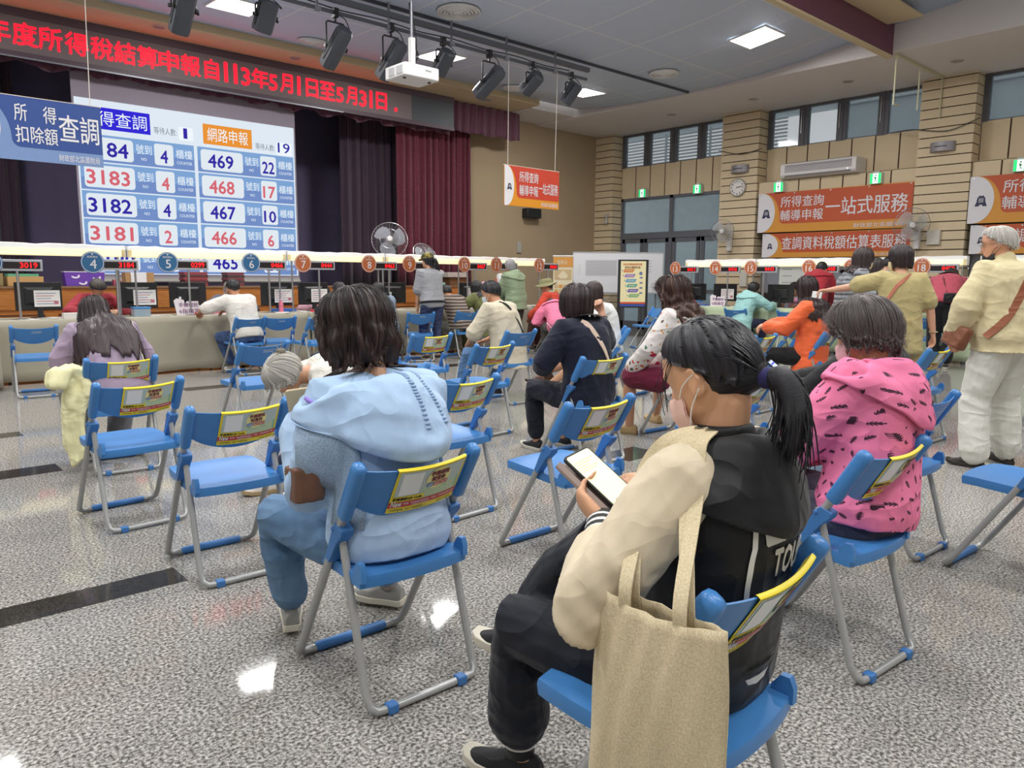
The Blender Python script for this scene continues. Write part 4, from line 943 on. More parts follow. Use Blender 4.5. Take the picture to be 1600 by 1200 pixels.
# ------------------------------------------------------------------ blue folding chairs
M_chair = pm('blue plastic', '4480be', .32, spec=.4, var=.05, vs=3)
M_chair2 = pm('blue plastic rubber', '3c74b2', .45)
M_alu = pm('grey coated tube', 'a9aaa9', .35, .35)
CT = np.array([0, -.205, .735]); CD = np.array([0, .508, -.861]); CN = np.array([0, -.861, -.508])   # back top, tube direction, rear normal
def back_surf(u, v, off=0, H=None):
    """point on the backrest: u -1..1 across, v metres down from the top edge, off metres out of the rear face"""
    u = np.asarray(u, float); v = np.asarray(v, float)
    bul = .034 * (1 - u ** 2) + off
    return np.stack([u * .205, CT[1] + CD[1] * v + CN[1] * bul, CT[2] + CD[2] * v + CN[2] * bul], -1)
def chair_proto(name, label, poster):
    t = thing(name, label, 'chair', (0, 0, 0), 0, 'blue folding chairs')
    # seat pan with turned-down edge
    b = MB(); nx, ny = 13, 13; top = []
    for j in range(ny):
        v = j / (ny - 1); y = -.178 + .385 * v; w = .188 - .012 * max(0, (v - .75) * 4) ** 2
        row = []
        for i in range(nx):
            u = -1 + 2 * i / (nx - 1)
            dip = .009 * max(0, 1 - (u * 1.15) ** 2) * max(0, 1 - ((v - .5) * 2.3) ** 2) ** .5
            row.append((u * w, y - .018 * (1 - u * u) * (1 - v) * 1.2 + .02 * (1 - u * u) * v, .412 + .022 * v - dip - .006 * max(0, v - .85) * 6))
        top.append(row)
    top = np.array(top); b.grid(top)
    edge = np.concatenate([top[0, :], top[1:, -1], top[-1, -2::-1], top[-2:0:-1, 0]])
    c = edge.mean(0); lo = edge.copy(); lo[:, :2] = c[:2] + (edge[:, :2] - c[:2]) * 1.012; lo[:, 2] -= .012
    lo2 = edge.copy(); lo2[:, :2] = c[:2] + (edge[:, :2] - c[:2]) * 1.0; lo2[:, 2] -= .036
    b.grid(np.array([edge, lo, lo2]), cv=True, flip=True); b.add(lo2, [tuple(range(len(lo2)))])
    for sx in (-1, 1): b.loft([[(sx * (.172 + q) , -.19 + yy, zz) for yy, zz in ((0, .395), (.05, .395), (.05, .425), (.03, .452), (.01, .452), (0, .43))] for q in (0, .018)])
    o = b.build('seat', M_chair, t, smooth=50)
    # backrest
    b = MB(); nu = 25; P = []; Q = []
    us = np.linspace(-1, 1, nu); h = .135 + .052 * np.clip(1 - (us * 1.15) ** 2, 0, 1) ** .8; t0 = np.where(np.abs(us) > .93, (np.abs(us) - .93) * .25, 0)
    vs = np.linspace(0, 1, 7)
    fr = np.array([back_surf(us, t0 + (h - t0) * v, .004 - .003 * (v in (0, 1))) for v in vs]); bk = np.array([back_surf(us, t0 + (h - t0) * v, -.006 + .003 * (v in (0, 1))) for v in vs])
    b.grid(fr); b.grid(bk, flip=True)
    loop = lambda A: np.concatenate([A[0, :], A[1:, -1], A[-1, -2::-1], A[-2:0:-1, 0]])
    b.grid(np.array([loop(bk), loop(fr)]), cv=True, flip=True)
    for sx in (-1, 1):
        rg = []
        for v, k in ((-.022, .55), (-.016, .9), (0, 1), (.165, 1), (.177, .9), (.18, .6)):
            cpt = CT + CD * v; rg.append([cpt + np.array((sx * .2 + a * .019 * k, 0, 0)) - CN * (c_ * .023 * k) for a, c_ in ((1, -.6), (1, .6), (.6, 1), (-.6, 1), (-1, .6), (-1, -.6), (-.6, -1), (.6, -1))])
        b.loft(rg)
    b.build('backrest', M_chair, t, smooth=50)
    # long tubes with floor bar, rear tubes with floor bar
    top_ = CT + CD * .02; r = .0135
    def side(sx): return [top_ + (sx * .2, 0, 0), (sx * .2, .205, .062), (sx * .197, .228, .03), (sx * .18, .240, .017), (sx * .15, .243, .015)]
    b = MB(); b.tube(np.array(side(-1) + [(x, .243, .015) for x in (-.05, .05)] + side(1)[::-1]), r, 10, ref=(1, 0, 0)); b.build('front_leg_frame', M_alu, t, smooth=60)
    b = MB(); b.tube([(-.135, .243, .017), (-.12, .243, .017), (.12, .243, .017), (.135, .243, .017)], [.0145, .0175, .0175, .0145], 10); b.build('floor_sleeve', M_chair2, t, smooth=60)
    def rs(sx): return [(sx * .188, -.065, .545), (sx * .192, -.205, .062), (sx * .188, -.224, .03), (sx * .172, -.235, .017), (sx * .14, -.237, .0145)]
    b = MB(); b.tube(np.array(rs(-1) + [(x, -.237, .0145) for x in (-.05, .05)] + rs(1)[::-1]), r * .92, 10, ref=(1, 0, 0)); b.build('rear_leg_frame', M_alu, t, smooth=60)
    for sx in (-1, 1):
        b = MB(); b.cb((sx * .125, -.237, .015), (.035, .034, .03)); b.build('foot_clip', M_chair2, t, bevel=.005)
    for sx in (-1, 1):
        b = MB(); a = CT + CD * .215; e = CT + CD * .36; rg = []
        for k, (p, wd) in enumerate(((a, .016), (a + CD * .02, .02), (CT + CD * .27, .02), (e, .012))):
            rg.append([p + np.array((sx * .193 + x * .021, 0, 0)) + (-CN * y * wd + (np.array((0, -.014, .0)) if y < 0 and k < 2 else 0)) for x, y in ((1, -1), (1, 1), (-1, 1), (-1, -1))])
        b.loft(rg); b.cyl((sx * .17, -.068, .535), (sx * .218, -.068, .535), .008, 8)
        b.build('hinge_bracket', M_chair2, t, bevel=.003)
    if poster:
        W_, Hh = .262, .168; u0, u1 = -.42, .80
        def fn(Q):
            u = u0 + (u1 - u0) * Q[:, 0]; v = Hh * (1 - Q[:, 1]) - .003
            return back_surf(u, v, .0065 + Q[:, 2])
        b = MB()
        def patch(x0, y0, x1, y1, z, m, n=10, k=3):
            g = np.array([[(x, y, z) for y in np.linspace(y0, y1, k)] for x in np.linspace(x0, x1, n)]); b.add(fn(g.reshape(-1, 3)), [(i * k + j, (i + 1) * k + j, (i + 1) * k + j + 1, i * k + j + 1) for i in range(n - 1) for j in range(k - 1)], m)
        def shape(poly, z, m): p = np.array(poly); b.add(fn(np.c_[p, np.full(len(p), z)]), [tuple(range(len(p)))], m)
        patch(0, 0, 1, 1, 0, 0)
        gr = np.array([[back_surf(u0 + (u1 - u0) * x, q, o_) for q, o_ in ((-.003, .0065), (-.0045, .002), (-.004, -.0045), (.02, -.0075))] for x in np.linspace(0, 1, 10)]); b.grid(gr, 0)
        patch(.035, .27, .965, .965, .0006, 1); patch(.42, .27, .965, .55, .001, 2); shape([(.36, .28), (.5, .5), (.62, .58), (.75, .45), (.965, .6), (.965, .28)], .0013, 3)
        patch(.08, .42, .36, .93, .0014, 4, 6, 3); patch(.0, .275, .46, .395, .0014, 0, 6, 2)
        b.text('手機報稅QR Code', .03, .295, .43, .375, .0019, 5, None, .015, fn)
        shape([(.60 + .175 * math.cos(a), .72 + .255 * math.sin(a)) for a in np.arange(28) * 2 * PI / 28], .0022, 6)
        b.text('手機報稅', .465, .79, .735, .90, .003, 7, None, .02, fn); b.text('就是快', .50, .66, .70, .77, .003, 7, None, .02, fn)
        for k_, s_ in enumerate(('省時', '省力', '免出門')):
            xx = .455 + k_ * .095; ww = .085 if k_ < 2 else .115; shape(roundrect(xx, .53, xx + ww, .63, .012), .003, 8 + k_); b.text(s_, xx + .01, .55, xx + ww - .01, .615, .0036, 4, None, .0, fn)
        patch(0, .13, 1, .265, .0012, 10, 10, 2); b.text('New', .03, .16, .17, .30, .002, 4, None, .02, fn)
        b.text('新增「免憑證所得資料」功能，手機查調更方便', .2, .185, .96, .24, .002, 4, None, .008, fn); b.text('（限綜合所得稅）', .32, .14, .58, .175, .002, 4, None, .0, fn)
        b.text('《可用手機掃描，點選「手機報稅專區」》', .03, .04, .55, .095, .002, 5, None, .0, fn); b.text('財政部北區國稅局', .72, .04, .96, .09, .002, 5, None, .0, fn)
        b.build('poster', [pm('poster yellow', 'eed826', .4), pm('poster grey blue', 'b9c9c6', .4), pm('poster pale green', 'bcd0a8', .4), pm('poster leaf', '8fbf9c', .4), pm('poster white', 'eceeec', .4), pm('poster black', '33301c', .4), pm('poster pale yellow', 'efe79a', .4), pm('poster plum', '8d2c48', .4), pm('pill blue', '3b78b8', .4), pm('pill rose', 'c05a5e', .4), pm('poster red', 'c23a30', .4)], t, smooth=60)
    else:
        b = MB()
        for v in (.032, .047): b.grid(np.array([[back_surf(u, v + d, .0055) for d in (-.003, .003)] for u in np.linspace(-.12, .32, 8)]))  # no openings cut: pale strips paint the light seen through the back slots
        b.build('slot', pm('painted slot light', 'b9c6d6', .5), t)
    return t
CH = [  # x, y, rz degrees, poster, label
    (1.265, 2.0, -2, 1, 'blue folding chair under the woman in the pale blue hooded jacket'),
    (1.24, 3.24, -2, 1, 'empty blue folding chair in front of the pale blue jacket, nearer of the left column'),
    (1.12, 4.23, 3, 1, 'empty blue folding chair right behind the chair of the long-haired woman'),
    (1.39, 5.45, -4, 1, 'blue folding chair beneath the long-haired woman in mauve'),
    (1.60, 9.33, -6, 0, 'empty blue folding chair tucked at the table under the 3019 display'),
    (4.50, 9.72, -10, 0, 'empty blue folding chair beside the man in the white T-shirt'),
    (4.04, 9.72, 6, 0, 'blue folding chair the man in the white T-shirt sits on'),
    (2.55, 5.98, 6, 0, 'empty blue folding chair left of the bending grey-haired woman'),
    (4.75, 9.15, 8, 1, 'empty blue folding chair with a poster below sign 7'),
    (4.20, 5.92, -8, 1, 'empty blue folding chair with a poster before the woman in the camouflage cap'),
    (6.75, 9.62, -20, 0, 'blue folding chair the woman in the camouflage cap leans on'),
    (7.60, 9.62, -3, 0, 'blue folding chair beneath the man in the striped shirt'),
    (8.16, 9.60, -8, 0, 'blue folding chair beneath the woman in olive green'),
    (5.19, 5.80, 2, 0, 'blue folding chair beneath the man in the beige shirt with a dark strap'),
    (3.95, 4.78, 3, 1, 'empty blue folding chair with a poster behind the beige-shirted man'),
    (2.47, 3.28, 3, 1, 'empty blue folding chair with a poster right of the pale blue jacket'),
    (3.93, 3.58, -5, 1, 'blue folding chair beneath the woman in the navy blouse'),
    (2.47, 2.35, -1, 1, 'empty blue folding chair with a poster just beyond the phone of the ponytailed woman'),
    (2.51, 1.13, -4, 1, 'blue folding chair beneath the woman in the pink printed jacket'),
    (1.235, .87, 2, 1, 'nearest blue folding chair, beneath the woman with the ponytail'),
    (6.48, 2.33, -3, 1, 'empty blue folding chair between the pink jacket and the old man'),
    (5.06, 3.56, -4, 0, 'blue folding chair beneath the woman in the flowered blouse'),
    (6.62, 4.93, 4, 0, 'empty blue folding chair beyond the flowered blouse, right of the navy blouse'),
    (6.63, 3.92, 2, 1, 'blue folding chair with a poster just right of the ponytailed woman\'s hair'),
    (9.40, 9.3, 6, 0, 'blue folding chair beneath the person in the bucket hat'),
    (10.0, 9.55, -4, 0, 'empty blue folding chair right of the bucket hat chair'),
    (11.3, 8.75, 60, 0, 'blue folding chair in front of the poster stand'),
    (12.45, 7.5, -86, 0, 'blue folding chair beneath the person in the aqua hoodie'),
    (12.45, 6.45, -94, 0, 'empty blue folding chair at the green cloth behind the orange jacket'),
    (8.65, 4.62, 6, 1, 'empty blue folding chair left of the woman in the orange jacket'),
    (7.62, 3.75, 8, 1, 'blue folding chair beneath the woman in the orange jacket'),
    (3.79, 2.36, 4, 1, 'empty blue folding chair seen under the ponytail'),
    (12.3, 4.25, -80, 0, 'blue folding chair between the pointing woman and the rose sweater'),
    (7.75, 1.62, 5, 0, 'blue folding chair half hidden behind the legs of the old man'),
    (3.79, .84, -4, 0, 'empty blue folding chair cut by the right edge of the view'),
    (12.4, 8.75, -80, 0, 'blue folding chair at the green cloth beyond the flowered blouse'),
]
_pp = {}
for i, (x, y, rz, p, l) in enumerate(CH):
    if p not in _pp:
        o = _pp[p] = chair_proto('folding_chair', l, p); o.location = (x, y, 0); o.rotation_euler = (0, 0, R(rz))
    else: dup(_pp[p], (x, y, 0), R(rz), l)
from mathutils.bvhtree import BVHTree
# ------------------------------------------------------------------ people: figure builder
V3 = lambda *a: np.array(a, float)
def nrm(v): v = np.asarray(v, float); return v / (np.linalg.norm(v) + 1e-9)
def rot(axis, deg): return np.array(Matrix.Rotation(R(deg), 3, Vector(axis)))
def fuse(mb, vox, smooth=4):
    """one continuous surface out of overlapping closed shapes"""
    me = bpy.data.meshes.new('tmp'); me.from_pydata(np.concatenate(mb.v).tolist(), [], mb.f); me.update()
    o = bpy.data.objects.new('tmp', me); COL.objects.link(o)
    m = o.modifiers.new('r', 'REMESH'); m.mode = 'VOXEL'; m.voxel_size = vox
    if smooth: q = o.modifiers.new('s', 'SMOOTH'); q.factor = .5; q.iterations = smooth
    ev = o.evaluated_get(bpy.context.evaluated_depsgraph_get()); e = ev.to_mesh()
    V = np.empty(len(e.vertices) * 3); e.vertices.foreach_get('co', V); N = np.empty(len(V)); e.vertices.foreach_get('normal', N)
    F = [tuple(p.vertices) for p in e.polygons]
    ev.to_mesh_clear(); bpy.data.objects.remove(o); bpy.data.meshes.remove(me)
    return V.reshape(-1, 3), N.reshape(-1, 3), F
def mkobj(name, V, F, mat, parent=None, mi=None):
    me = bpy.data.meshes.new(name); me.from_pydata(np.asarray(V).tolist(), [], F); me.update()
    for m in (mat if isinstance(mat, (list, tuple)) else [mat]): me.materials.append(m)
    if mi is not None: me.polygons.foreach_set('material_index', list(mi))
    me.shade_smooth(); o = bpy.data.objects.new(name, me); COL.objects.link(o)
    if parent: o.parent = parent
    return o
def folds(V, seed, k=26, n=5):
    """cloth folds: warped waves, -1..1"""
    r = np.random.RandomState(seed); f = 0
    for i in range(n):
        d = nrm(r.randn(3)); q = nrm(r.randn(3)); kk = k * (.5 + r.rand())
        f = f + np.sin(V @ d * kk + r.rand() * 6 + 1.6 * np.sin(V @ q * kk * .45 + r.rand() * 6))
    f = f / n * 1.3
    g = 0     # narrow creases that come and go
    for i in range(4):
        d = nrm(r.randn(3)); q = nrm(r.randn(3)); kk = k * (.9 + .8 * r.rand()); m = .5 + .5 * np.sin(V @ nrm(r.randn(3)) * 9 + r.rand() * 6)
        g = g + m ** 2 * (1 - np.abs(np.sin(V @ d * kk * .5 + r.rand() * 6 + 1.3 * np.sin(V @ q * kk * .35 + r.rand() * 6)))) ** 3
    return .55 * f + 1.5 * (g / 4 * 2 - .3)
def face_centers(V, F): return np.array([V[list(f)].mean(0) for f in F])
def ik(S, T, l1, l2, hint):
    d = T - S; L = np.linalg.norm(d)
    if L > (l1 + l2) * .995: T = S + d / L * (l1 + l2) * .995; d = T - S; L = np.linalg.norm(d)
    a = (l1 * l1 - l2 * l2 + L * L) / (2 * L); h = math.sqrt(max(0, l1 * l1 - a * a)); u = d / L
    n = np.asarray(hint, float) - u * (np.asarray(hint, float) @ u); n = nrm(n)
    return S + u * a + n * h, T

SKIN = {}
def skin(col):
    k = 'skin ' + col
    if k not in MATS:
        t = NT(k); c = lin(col); t.set(Base_Color=c, Roughness=.5); t.b.inputs['Subsurface Weight'].default_value = .08; t.b.inputs['Subsurface Radius'].default_value = (.01, .004, .002)
        t.l(t.mix(t.math('MULTIPLY', t.noise(25, 3), .25), col, 'c98a6c'), t.b.inputs['Base Color']); t.bump(t.noise(300, 2), .08, .001); MATS[k] = t.m
    return MATS[k]
def hair_mat(a, b, rough=.42):
    k = 'hair ' + a + b
    if k not in MATS:
        t = NT(k); uv = t.n('ShaderNodeUVMap').outputs[0]
        n1 = t.noise(1.0, 4, uv, (90, 1.2, 1)); n2 = t.noise(1.0, 3, uv, (300, 3, 1))
        s = t.math('ADD', t.math('MULTIPLY', n1, .65), t.math('MULTIPLY', n2, .35))
        t.l(t.ramp(s, [(.35, a), (.68, b)]), t.b.inputs['Base Color']); t.set(Roughness=rough); t.b.inputs['Specular IOR Level'].default_value = .45
        t.bump(s, .6, .004); MATS[k] = t.m
    return MATS[k]
def creased(t, st=.55):
    """woven cloth with sharp little creases"""
    o = t.obj(); w = t.noise(3.0, 2, o, out=1); mp = t.n('ShaderNodeMix', data_type='RGBA'); mp.inputs[0].default_value = .10; t.l(o, mp.inputs[6]); t.l(w, mp.inputs[7])
    h = 0
    for sc_, s3, wt, ro in ((5.0, (.75, 1.1, 2.3), .6, (.35, .5, .2)), (8, (2.0, .8, .9), .34, (-.5, .35, .8))):
        m = t.n('ShaderNodeMapping'); m.inputs['Scale'].default_value = s3; m.inputs['Rotation'].default_value = ro; t.l(mp.outputs[2], m.inputs[0])
        n = t.noise(sc_, 1.2, m.outputs[0]); r_ = t.math('SUBTRACT', 1.0, t.math('ABSOLUTE', t.math('MULTIPLY_ADD', n, 5.0, -2.5))); r_ = t.math('POWER', t.math('MAXIMUM', r_, 0.0), 1.6)
        q = t.math('MULTIPLY', r_, wt); h = q if h == 0 else t.math('ADD', h, q)
    h = t.math('ADD', h, t.math('MULTIPLY', t.noise(420, 2, o), .012))
    t.bump(h, st, .022)
def fab(col, kind='plain', col2=None, **k):
    nm = 'cloth %s %s %s' % (kind, col, col2)
    if nm in MATS: return MATS[nm]
    if kind == 'plain':
        t = NT(nm); t.set(Base_Color=lin(col), Roughness=k.get('rough', .8)); t.b.inputs['Specular IOR Level'].default_value = .3; t.b.inputs['Sheen Weight'].default_value = .12
        creased(t, k.get('wr', .42)); MATS[nm] = t.m; return t.m
    t = NT(nm); o = t.obj(); t.set(Roughness=.8); t.b.inputs['Specular IOR Level'].default_value = .3
    sp = t.n('ShaderNodeSeparateXYZ'); t.l(o, sp.inputs[0])
    if kind == 'stripe':
        f = t.math('FRACT', t.math('MULTIPLY', t.math('ADD', sp.outputs[2], t.math('MULTIPLY', t.noise(2, 1, o), .05)), 1 / .052))
        t.l(t.ramp(f, [(0, col), (.42, col), (.5, col2), (.72, col2), (.8, 'b8a48c'), (1, col)]), t.b.inputs['Base Color'])
    elif kind == 'feather':
        v = t.n('ShaderNodeTexVoronoi'); v.inputs['Scale'].default_value = k.get('sc', 19); v.inputs['Randomness'].default_value = .55; t.l(o, v.inputs['Vector'])
        sb = t.n('ShaderNodeVectorMath', operation='SUBTRACT'); t.l(o, sb.inputs[0]); t.l(v.outputs['Position'], sb.inputs[1])
        s2 = t.n('ShaderNodeSeparateXYZ'); t.l(sb.outputs[0], s2.inputs[0]); sc = t.n('ShaderNodeSeparateColor'); t.l(v.outputs['Color'], sc.inputs[0])
        an = t.math('MULTIPLY_ADD', sc.outputs[0], 2.4, -1.9); cs = t.math('COSINE', an); sn = t.math('SINE', an)
        hx = t.math('ADD', s2.outputs[0], s2.outputs[1])
        u = t.math('ADD', t.math('MULTIPLY', hx, cs), t.math('MULTIPLY', s2.outputs[2], sn)); w = t.math('SUBTRACT', t.math('MULTIPLY', s2.outputs[2], cs), t.math('MULTIPLY', hx, sn))
        barb = t.math('MULTIPLY_ADD', t.math('SINE', t.math('MULTIPLY', t.math('ADD', u, t.math('ABSOLUTE', w)), 900.0)), .0028, .0058)
        e = t.math('ADD', t.math('POWER', t.math('DIVIDE', u, .0145), 2.0), t.math('POWER', t.math('DIVIDE', w, barb), 2.0))
        m = t.math('LESS_THAN', e, 1.0); t.l(t.mix(m, col, col2), t.b.inputs['Base Color']); creased(t, .5)
    elif kind == 'floral':
        n = t.noise(4, 2, o, out=1); mp = t.n('ShaderNodeMix', data_type='RGBA'); mp.inputs[0].default_value = .12; t.l(o, mp.inputs[6]); t.l(n, mp.inputs[7])
        c = col
        for sc_, th, cc in ((9, .2, 'b3294a'), (13, .17, '5c5a4e'), (16, .15, 'c9402f'), (11, .13, '3e7a52'), (21, .14, 'd98a2b')):
            v = t.n('ShaderNodeTexVoronoi'); v.inputs['Scale'].default_value = sc_; t.l(mp.outputs[2], v.inputs['Vector'])
            pet = t.math('ADD', v.outputs['Distance'], t.math('MULTIPLY', t.noise(60, 2, o), .25)); c = t.mix(t.math('LESS_THAN', pet, th + .13), c, cc)
        t.l(c, t.b.inputs['Base Color']); creased(t, .4)
    elif kind == 'camo':
        c = t.ramp(t.noise(14, 3, o), [(.38, '4d4a2f'), (.47, '8d8248'), (.55, 'b39a55'), (.62, '5f5a3a')], 'CONSTANT'); t.l(c, t.b.inputs['Base Color'])
    elif kind == 'denim':
        t.l(t.ramp(t.noise(5, 4, o), [(.3, col), (.7, col2)]), t.b.inputs['Base Color']); creased(t, .6)
    elif kind == 'quilt':
        f = t.noise(30, 4, o); t.l(t.ramp(f, [(.3, col), (.7, col2)]), t.b.inputs['Base Color'])
        w = t.math('ABSOLUTE', t.math('SINE', t.math('MULTIPLY', sp.outputs[2], 62.0))); t.bump(w, .8, .02)
    elif kind == 'mesh':
        v = t.n('ShaderNodeTexVoronoi'); v.inputs['Scale'].default_value = 190; t.l(o, v.inputs['Vector'])
        t.l(t.ramp(v.outputs['Distance'], [(.2, col2), (.5, col)]), t.b.inputs['Base Color'])
    MATS[nm] = t.m
    return t.m

HEAD_R = [(-.002, .02, .074, .040), (.008, .034, .085, .020), (.022, .046, .0895, -.005), (.042, .056, .090, -.040), (.062, .062, .087, -.066), (.082, .067, .084, -.084), (.104, .0705, .0815, -.094), (.122, .072, .0845, -.099), (.140, .0735, .0885, -.103), (.160, .073, .0875, -.103), (.180, .0685, .080, -.098), (.198, .057, .064, -.084), (.212, .040, .042, -.06), (.221, .018, .012, -.03)]
def head_shapes(b, X, s=1.0):
    rg = []; an = np.arange(28) * 2 * PI / 28
    for z, hw, yf, yb in HEAD_R:
        c, r = (yf + yb) / 2, (yf - yb) / 2; p = .86
        x = hw * np.sign(np.cos(an)) * np.abs(np.cos(an)) ** p; y = c + r * np.sign(np.sin(an)) * np.abs(np.sin(an)) ** p
        rg.append(np.c_[x, y, np.full(28, z)] * s)
    b.loft(rg, 0, X)
    b.loft([np.array([(-w, y0, z), (w, y0, z), (w * .7, y1, z), (-w * .7, y1, z)]) * s for z, w, y0, y1 in ((.126, .006, .07, .087), (.105, .008, .07, .097), (.085, .012, .07, .107), (.076, .015, .07, .105), (.070, .011, .07, .094))], 0, X)
    b.ball((0, .084 * s, .047 * s), (.022 * s, .009 * s, .010 * s), 12, 8, 0, X)
    for sx in (-1, 1):
        b.ball((sx * .075 * s, -.012 * s, .098 * s), (.007 * s, .020 * s, .033 * s), 12, 8, 0, X @ Matrix.Translation((0, 0, 0)) @ Matrix.Rotation(0, 4, 'Z'))
        b.tube([(sx * .070 * s, .006 * s, .070 * s), (sx * .081 * s, -.004 * s, .078 * s), (sx * .086 * s, -.026 * s, .105 * s), (sx * .084 * s, -.018 * s, .130 * s), (sx * .077 * s, .002 * s, .126 * s)], .0045 * s, 6, 0, X)
        b.ball((sx * .03 * s, .074 * s, .136 * s), (.026 * s, .010 * s, .008 * s), 10, 6, 0, X)

def hand_shapes(b, W_, d, pn, side, curl=(25, 30, 20), s=1.0, thumb=(38, 25), spread=5, minr=0, each=None):
    """palm, four fingers and a thumb. W_ wrist, d pointing direction, pn palm normal, side +1 if thumb lies towards d x pn"""
    d = nrm(d); pn = nrm(pn - d * (pn @ d)); lt = np.cross(d, pn) * side
    def ring(p, a, c, n=12): an = np.arange(n) * 2 * PI / n; return p + np.outer(np.cos(an) * a, lt) + np.outer(np.sin(an) * c, pn)
    b.loft([ring(W_ - d * .02 * s, .026 * s, .02 * s), ring(W_, .027 * s, .019 * s), ring(W_ + d * .03 * s, .036 * s, .018 * s), ring(W_ + d * .06 * s, .041 * s, .016 * s), ring(W_ + d * .088 * s, .041 * s, .0135 * s), ring(W_ + d * .096 * s, .036 * s, .009 * s)])
    for k, (off, L) in enumerate(((.031, (.040, .024, .019)), (.0105, (.045, .028, .020)), (-.0105, (.041, .026, .020)), (-.030, (.033, .019, .018)))):
        p = W_ + d * (.088 - .004 * abs(k - 1)) * s + lt * off * s; fd = nrm(d + lt * math.tan(R(spread * (1.5 - k)))); pts = [p - fd * .012 * s, p]
        cu = each[k] if each else curl
        for j in range(3):
            ax = np.cross(fd, pn); fd = nrm(fd * math.cos(R(cu[j])) + nrm(pn - fd * (pn @ fd)) * math.sin(R(cu[j]))) if True else fd
            pts.append(pts[-1] + fd * L[j] * s)
            pn_ = pn
        r = np.array([.0088, .0092, .0086, .0078, .0062]) * s * (.88 if k == 3 else 1); b.tube(pts, np.maximum(r, minr), 8, round_=True)
    p = W_ + d * .022 * s + lt * .022 * s; td = nrm(d * math.cos(R(thumb[0])) + lt * math.sin(R(thumb[0])) + pn * .25); pts = [p - td * .008, p + td * .034 * s]
    td = nrm(td * math.cos(R(thumb[1])) + nrm(d * .8 + pn * .6) * math.sin(R(thumb[1]))); pts.append(pts[-1] + td * .032 * s); pts.append(pts[-1] + nrm(td + d * .3) * .026 * s)
    b.tube(pts, np.maximum(np.array([.014, .0115, .0098, .0072]) * s, minr), 8, round_=True)

def hair_shell(Xh, sty, s=1.0, seed=0, hit=None):
    """hair falling over the skull: returns V, F, uv.  lengths are given round the head: front, half-front, side, half-back, back"""
    rnd = np.random.RandomState(seed); na = sty.get('na', 120); ns = 14; nh = 14
    a = np.arange(na) * 2 * PI / na - PI
    key = np.array([0, 45, 90, 135, 180.0]); ab = np.degrees(np.abs(a))
    th = np.interp(ab, key, sty['theta']); ln = np.interp(ab, key, sty['len'])
    if 'asym' in sty: ln = ln * (1 + sty['asym'] * np.sin(a))
    rag = sty.get('rag', .02); jag = sum(np.sin(a * f + rnd.rand() * 6) for f in (7, 13, 23, 37)) / 4 + .5 * rnd.randn(na); ln = ln + rag * jag * (ln > .01)
    t = sty.get('thick', .02); vol = sty.get('vol', 0.0)
    C0 = V3(0, -.008, .122); rr = V3(.0755, .0975, .1005)
    A = np.array(Xh)[:3, :3]; o = np.array(Xh)[:3, 3]
    rows = []; prev = None; g = nrm(sty.get('hang', (0, 0, -1)))
    lock = sum(np.sin(a * f + rnd.rand() * 6) * w for f, w in ((11, .8), (19, .7), (31, .6), (47, .5))) / 1.6
    wav = sty.get('wave', 0); wf = sty.get('wfreq', 3); wph = rnd.rand(na).cumsum() * .35 + 2 * np.sin(a * 5)
    for i in range(ns):
        q = i / (ns - 1); ang = np.radians(th) * q
        off = t * (.75 + .25 * np.sin(PI * q)) * (1 - sty.get('taper', 0) * np.where(ln < .02, 1, 0) * q ** 5) + vol * np.sin(ang) + .0035 * lock * min(1, q * 2.5)
        if wav: off = off + wav * .35 * np.sin(wph + q * wf * 3) * q
        P = C0 + np.stack([(rr[0] + off) * np.sin(ang) * np.sin(a), (rr[1] + off) * np.sin(ang) * np.cos(a), (rr[2] + off * .9) * np.cos(ang)], -1)
        rows.append((P * s) @ A.T + o)
    base = rows[-1]; tang = rows[-1] - rows[-2]; tang /= np.linalg.norm(tang, axis=1)[:, None]
    outw = np.stack([np.sin(a), np.cos(a), 0 * a], -1) @ A.T; side = np.stack([np.cos(a), -np.sin(a), 0 * a], -1) @ A.T
    fl = sty.get('flare', .0); cu = sty.get('curl', 0.0); P = base.copy()
    for i in range(1, nh + 1):
        q = i / nh; step = (ln / nh * s)[:, None]
        dirn = tang * max(0, 1 - q * 3) + g * min(1, q * 3) + outw * fl * (1 - q) - outw * cu * q ** 2
        dirn /= np.linalg.norm(dirn, axis=1)[:, None]; P = P + dirn * step
        if hit is not None: P = hit(P)
        w = wav * np.sin(wph + q * wf * 2 * PI)[:, None]
        rows.append(P + outw * w * q ** .5 + side * w * .6 * np.cos(wph * 1.7 + q * wf * 5)[:, None] * q + outw * (lock * .004)[:, None])
    M = np.array(rows); n = len(rows)
    inner = []
    cen = (C0 * s) @ A.T + o
    for i in range(n):
        if i < ns: inner.append(cen + (M[i] - cen) * (.80 if i > 1 else .85))
        else:
            k = 1 - .25 * (1 - (i - ns) / nh); inner.append(M[i] - outw * (.016 * s * (1 - .85 * (i - ns) / nh)))
    G = np.concatenate([M, np.array(inner)[::-1]]); m = len(G)
    V = G.reshape(-1, 3); F = []
    for i in range(m - 1):
        for j in range(na): j2 = (j + 1) % na; F.append((i * na + j, (i + 1) * na + j, (i + 1) * na + j2, i * na + j2))
    uv = np.stack(np.meshgrid(np.arange(m) / m * 1.0, np.arange(na) / na, indexing='ij')[::-1], -1).reshape(-1, 2)
    return V, F, uv, M
def add_uv(o, uv):
    me = o.data; l = me.uv_layers.new(name='UVMap'); idx = np.empty(len(me.loops), int); me.loops.foreach_get('vertex_index', idx)
    l.data.foreach_set('uv', np.asarray(uv)[idx].astype('f').ravel())
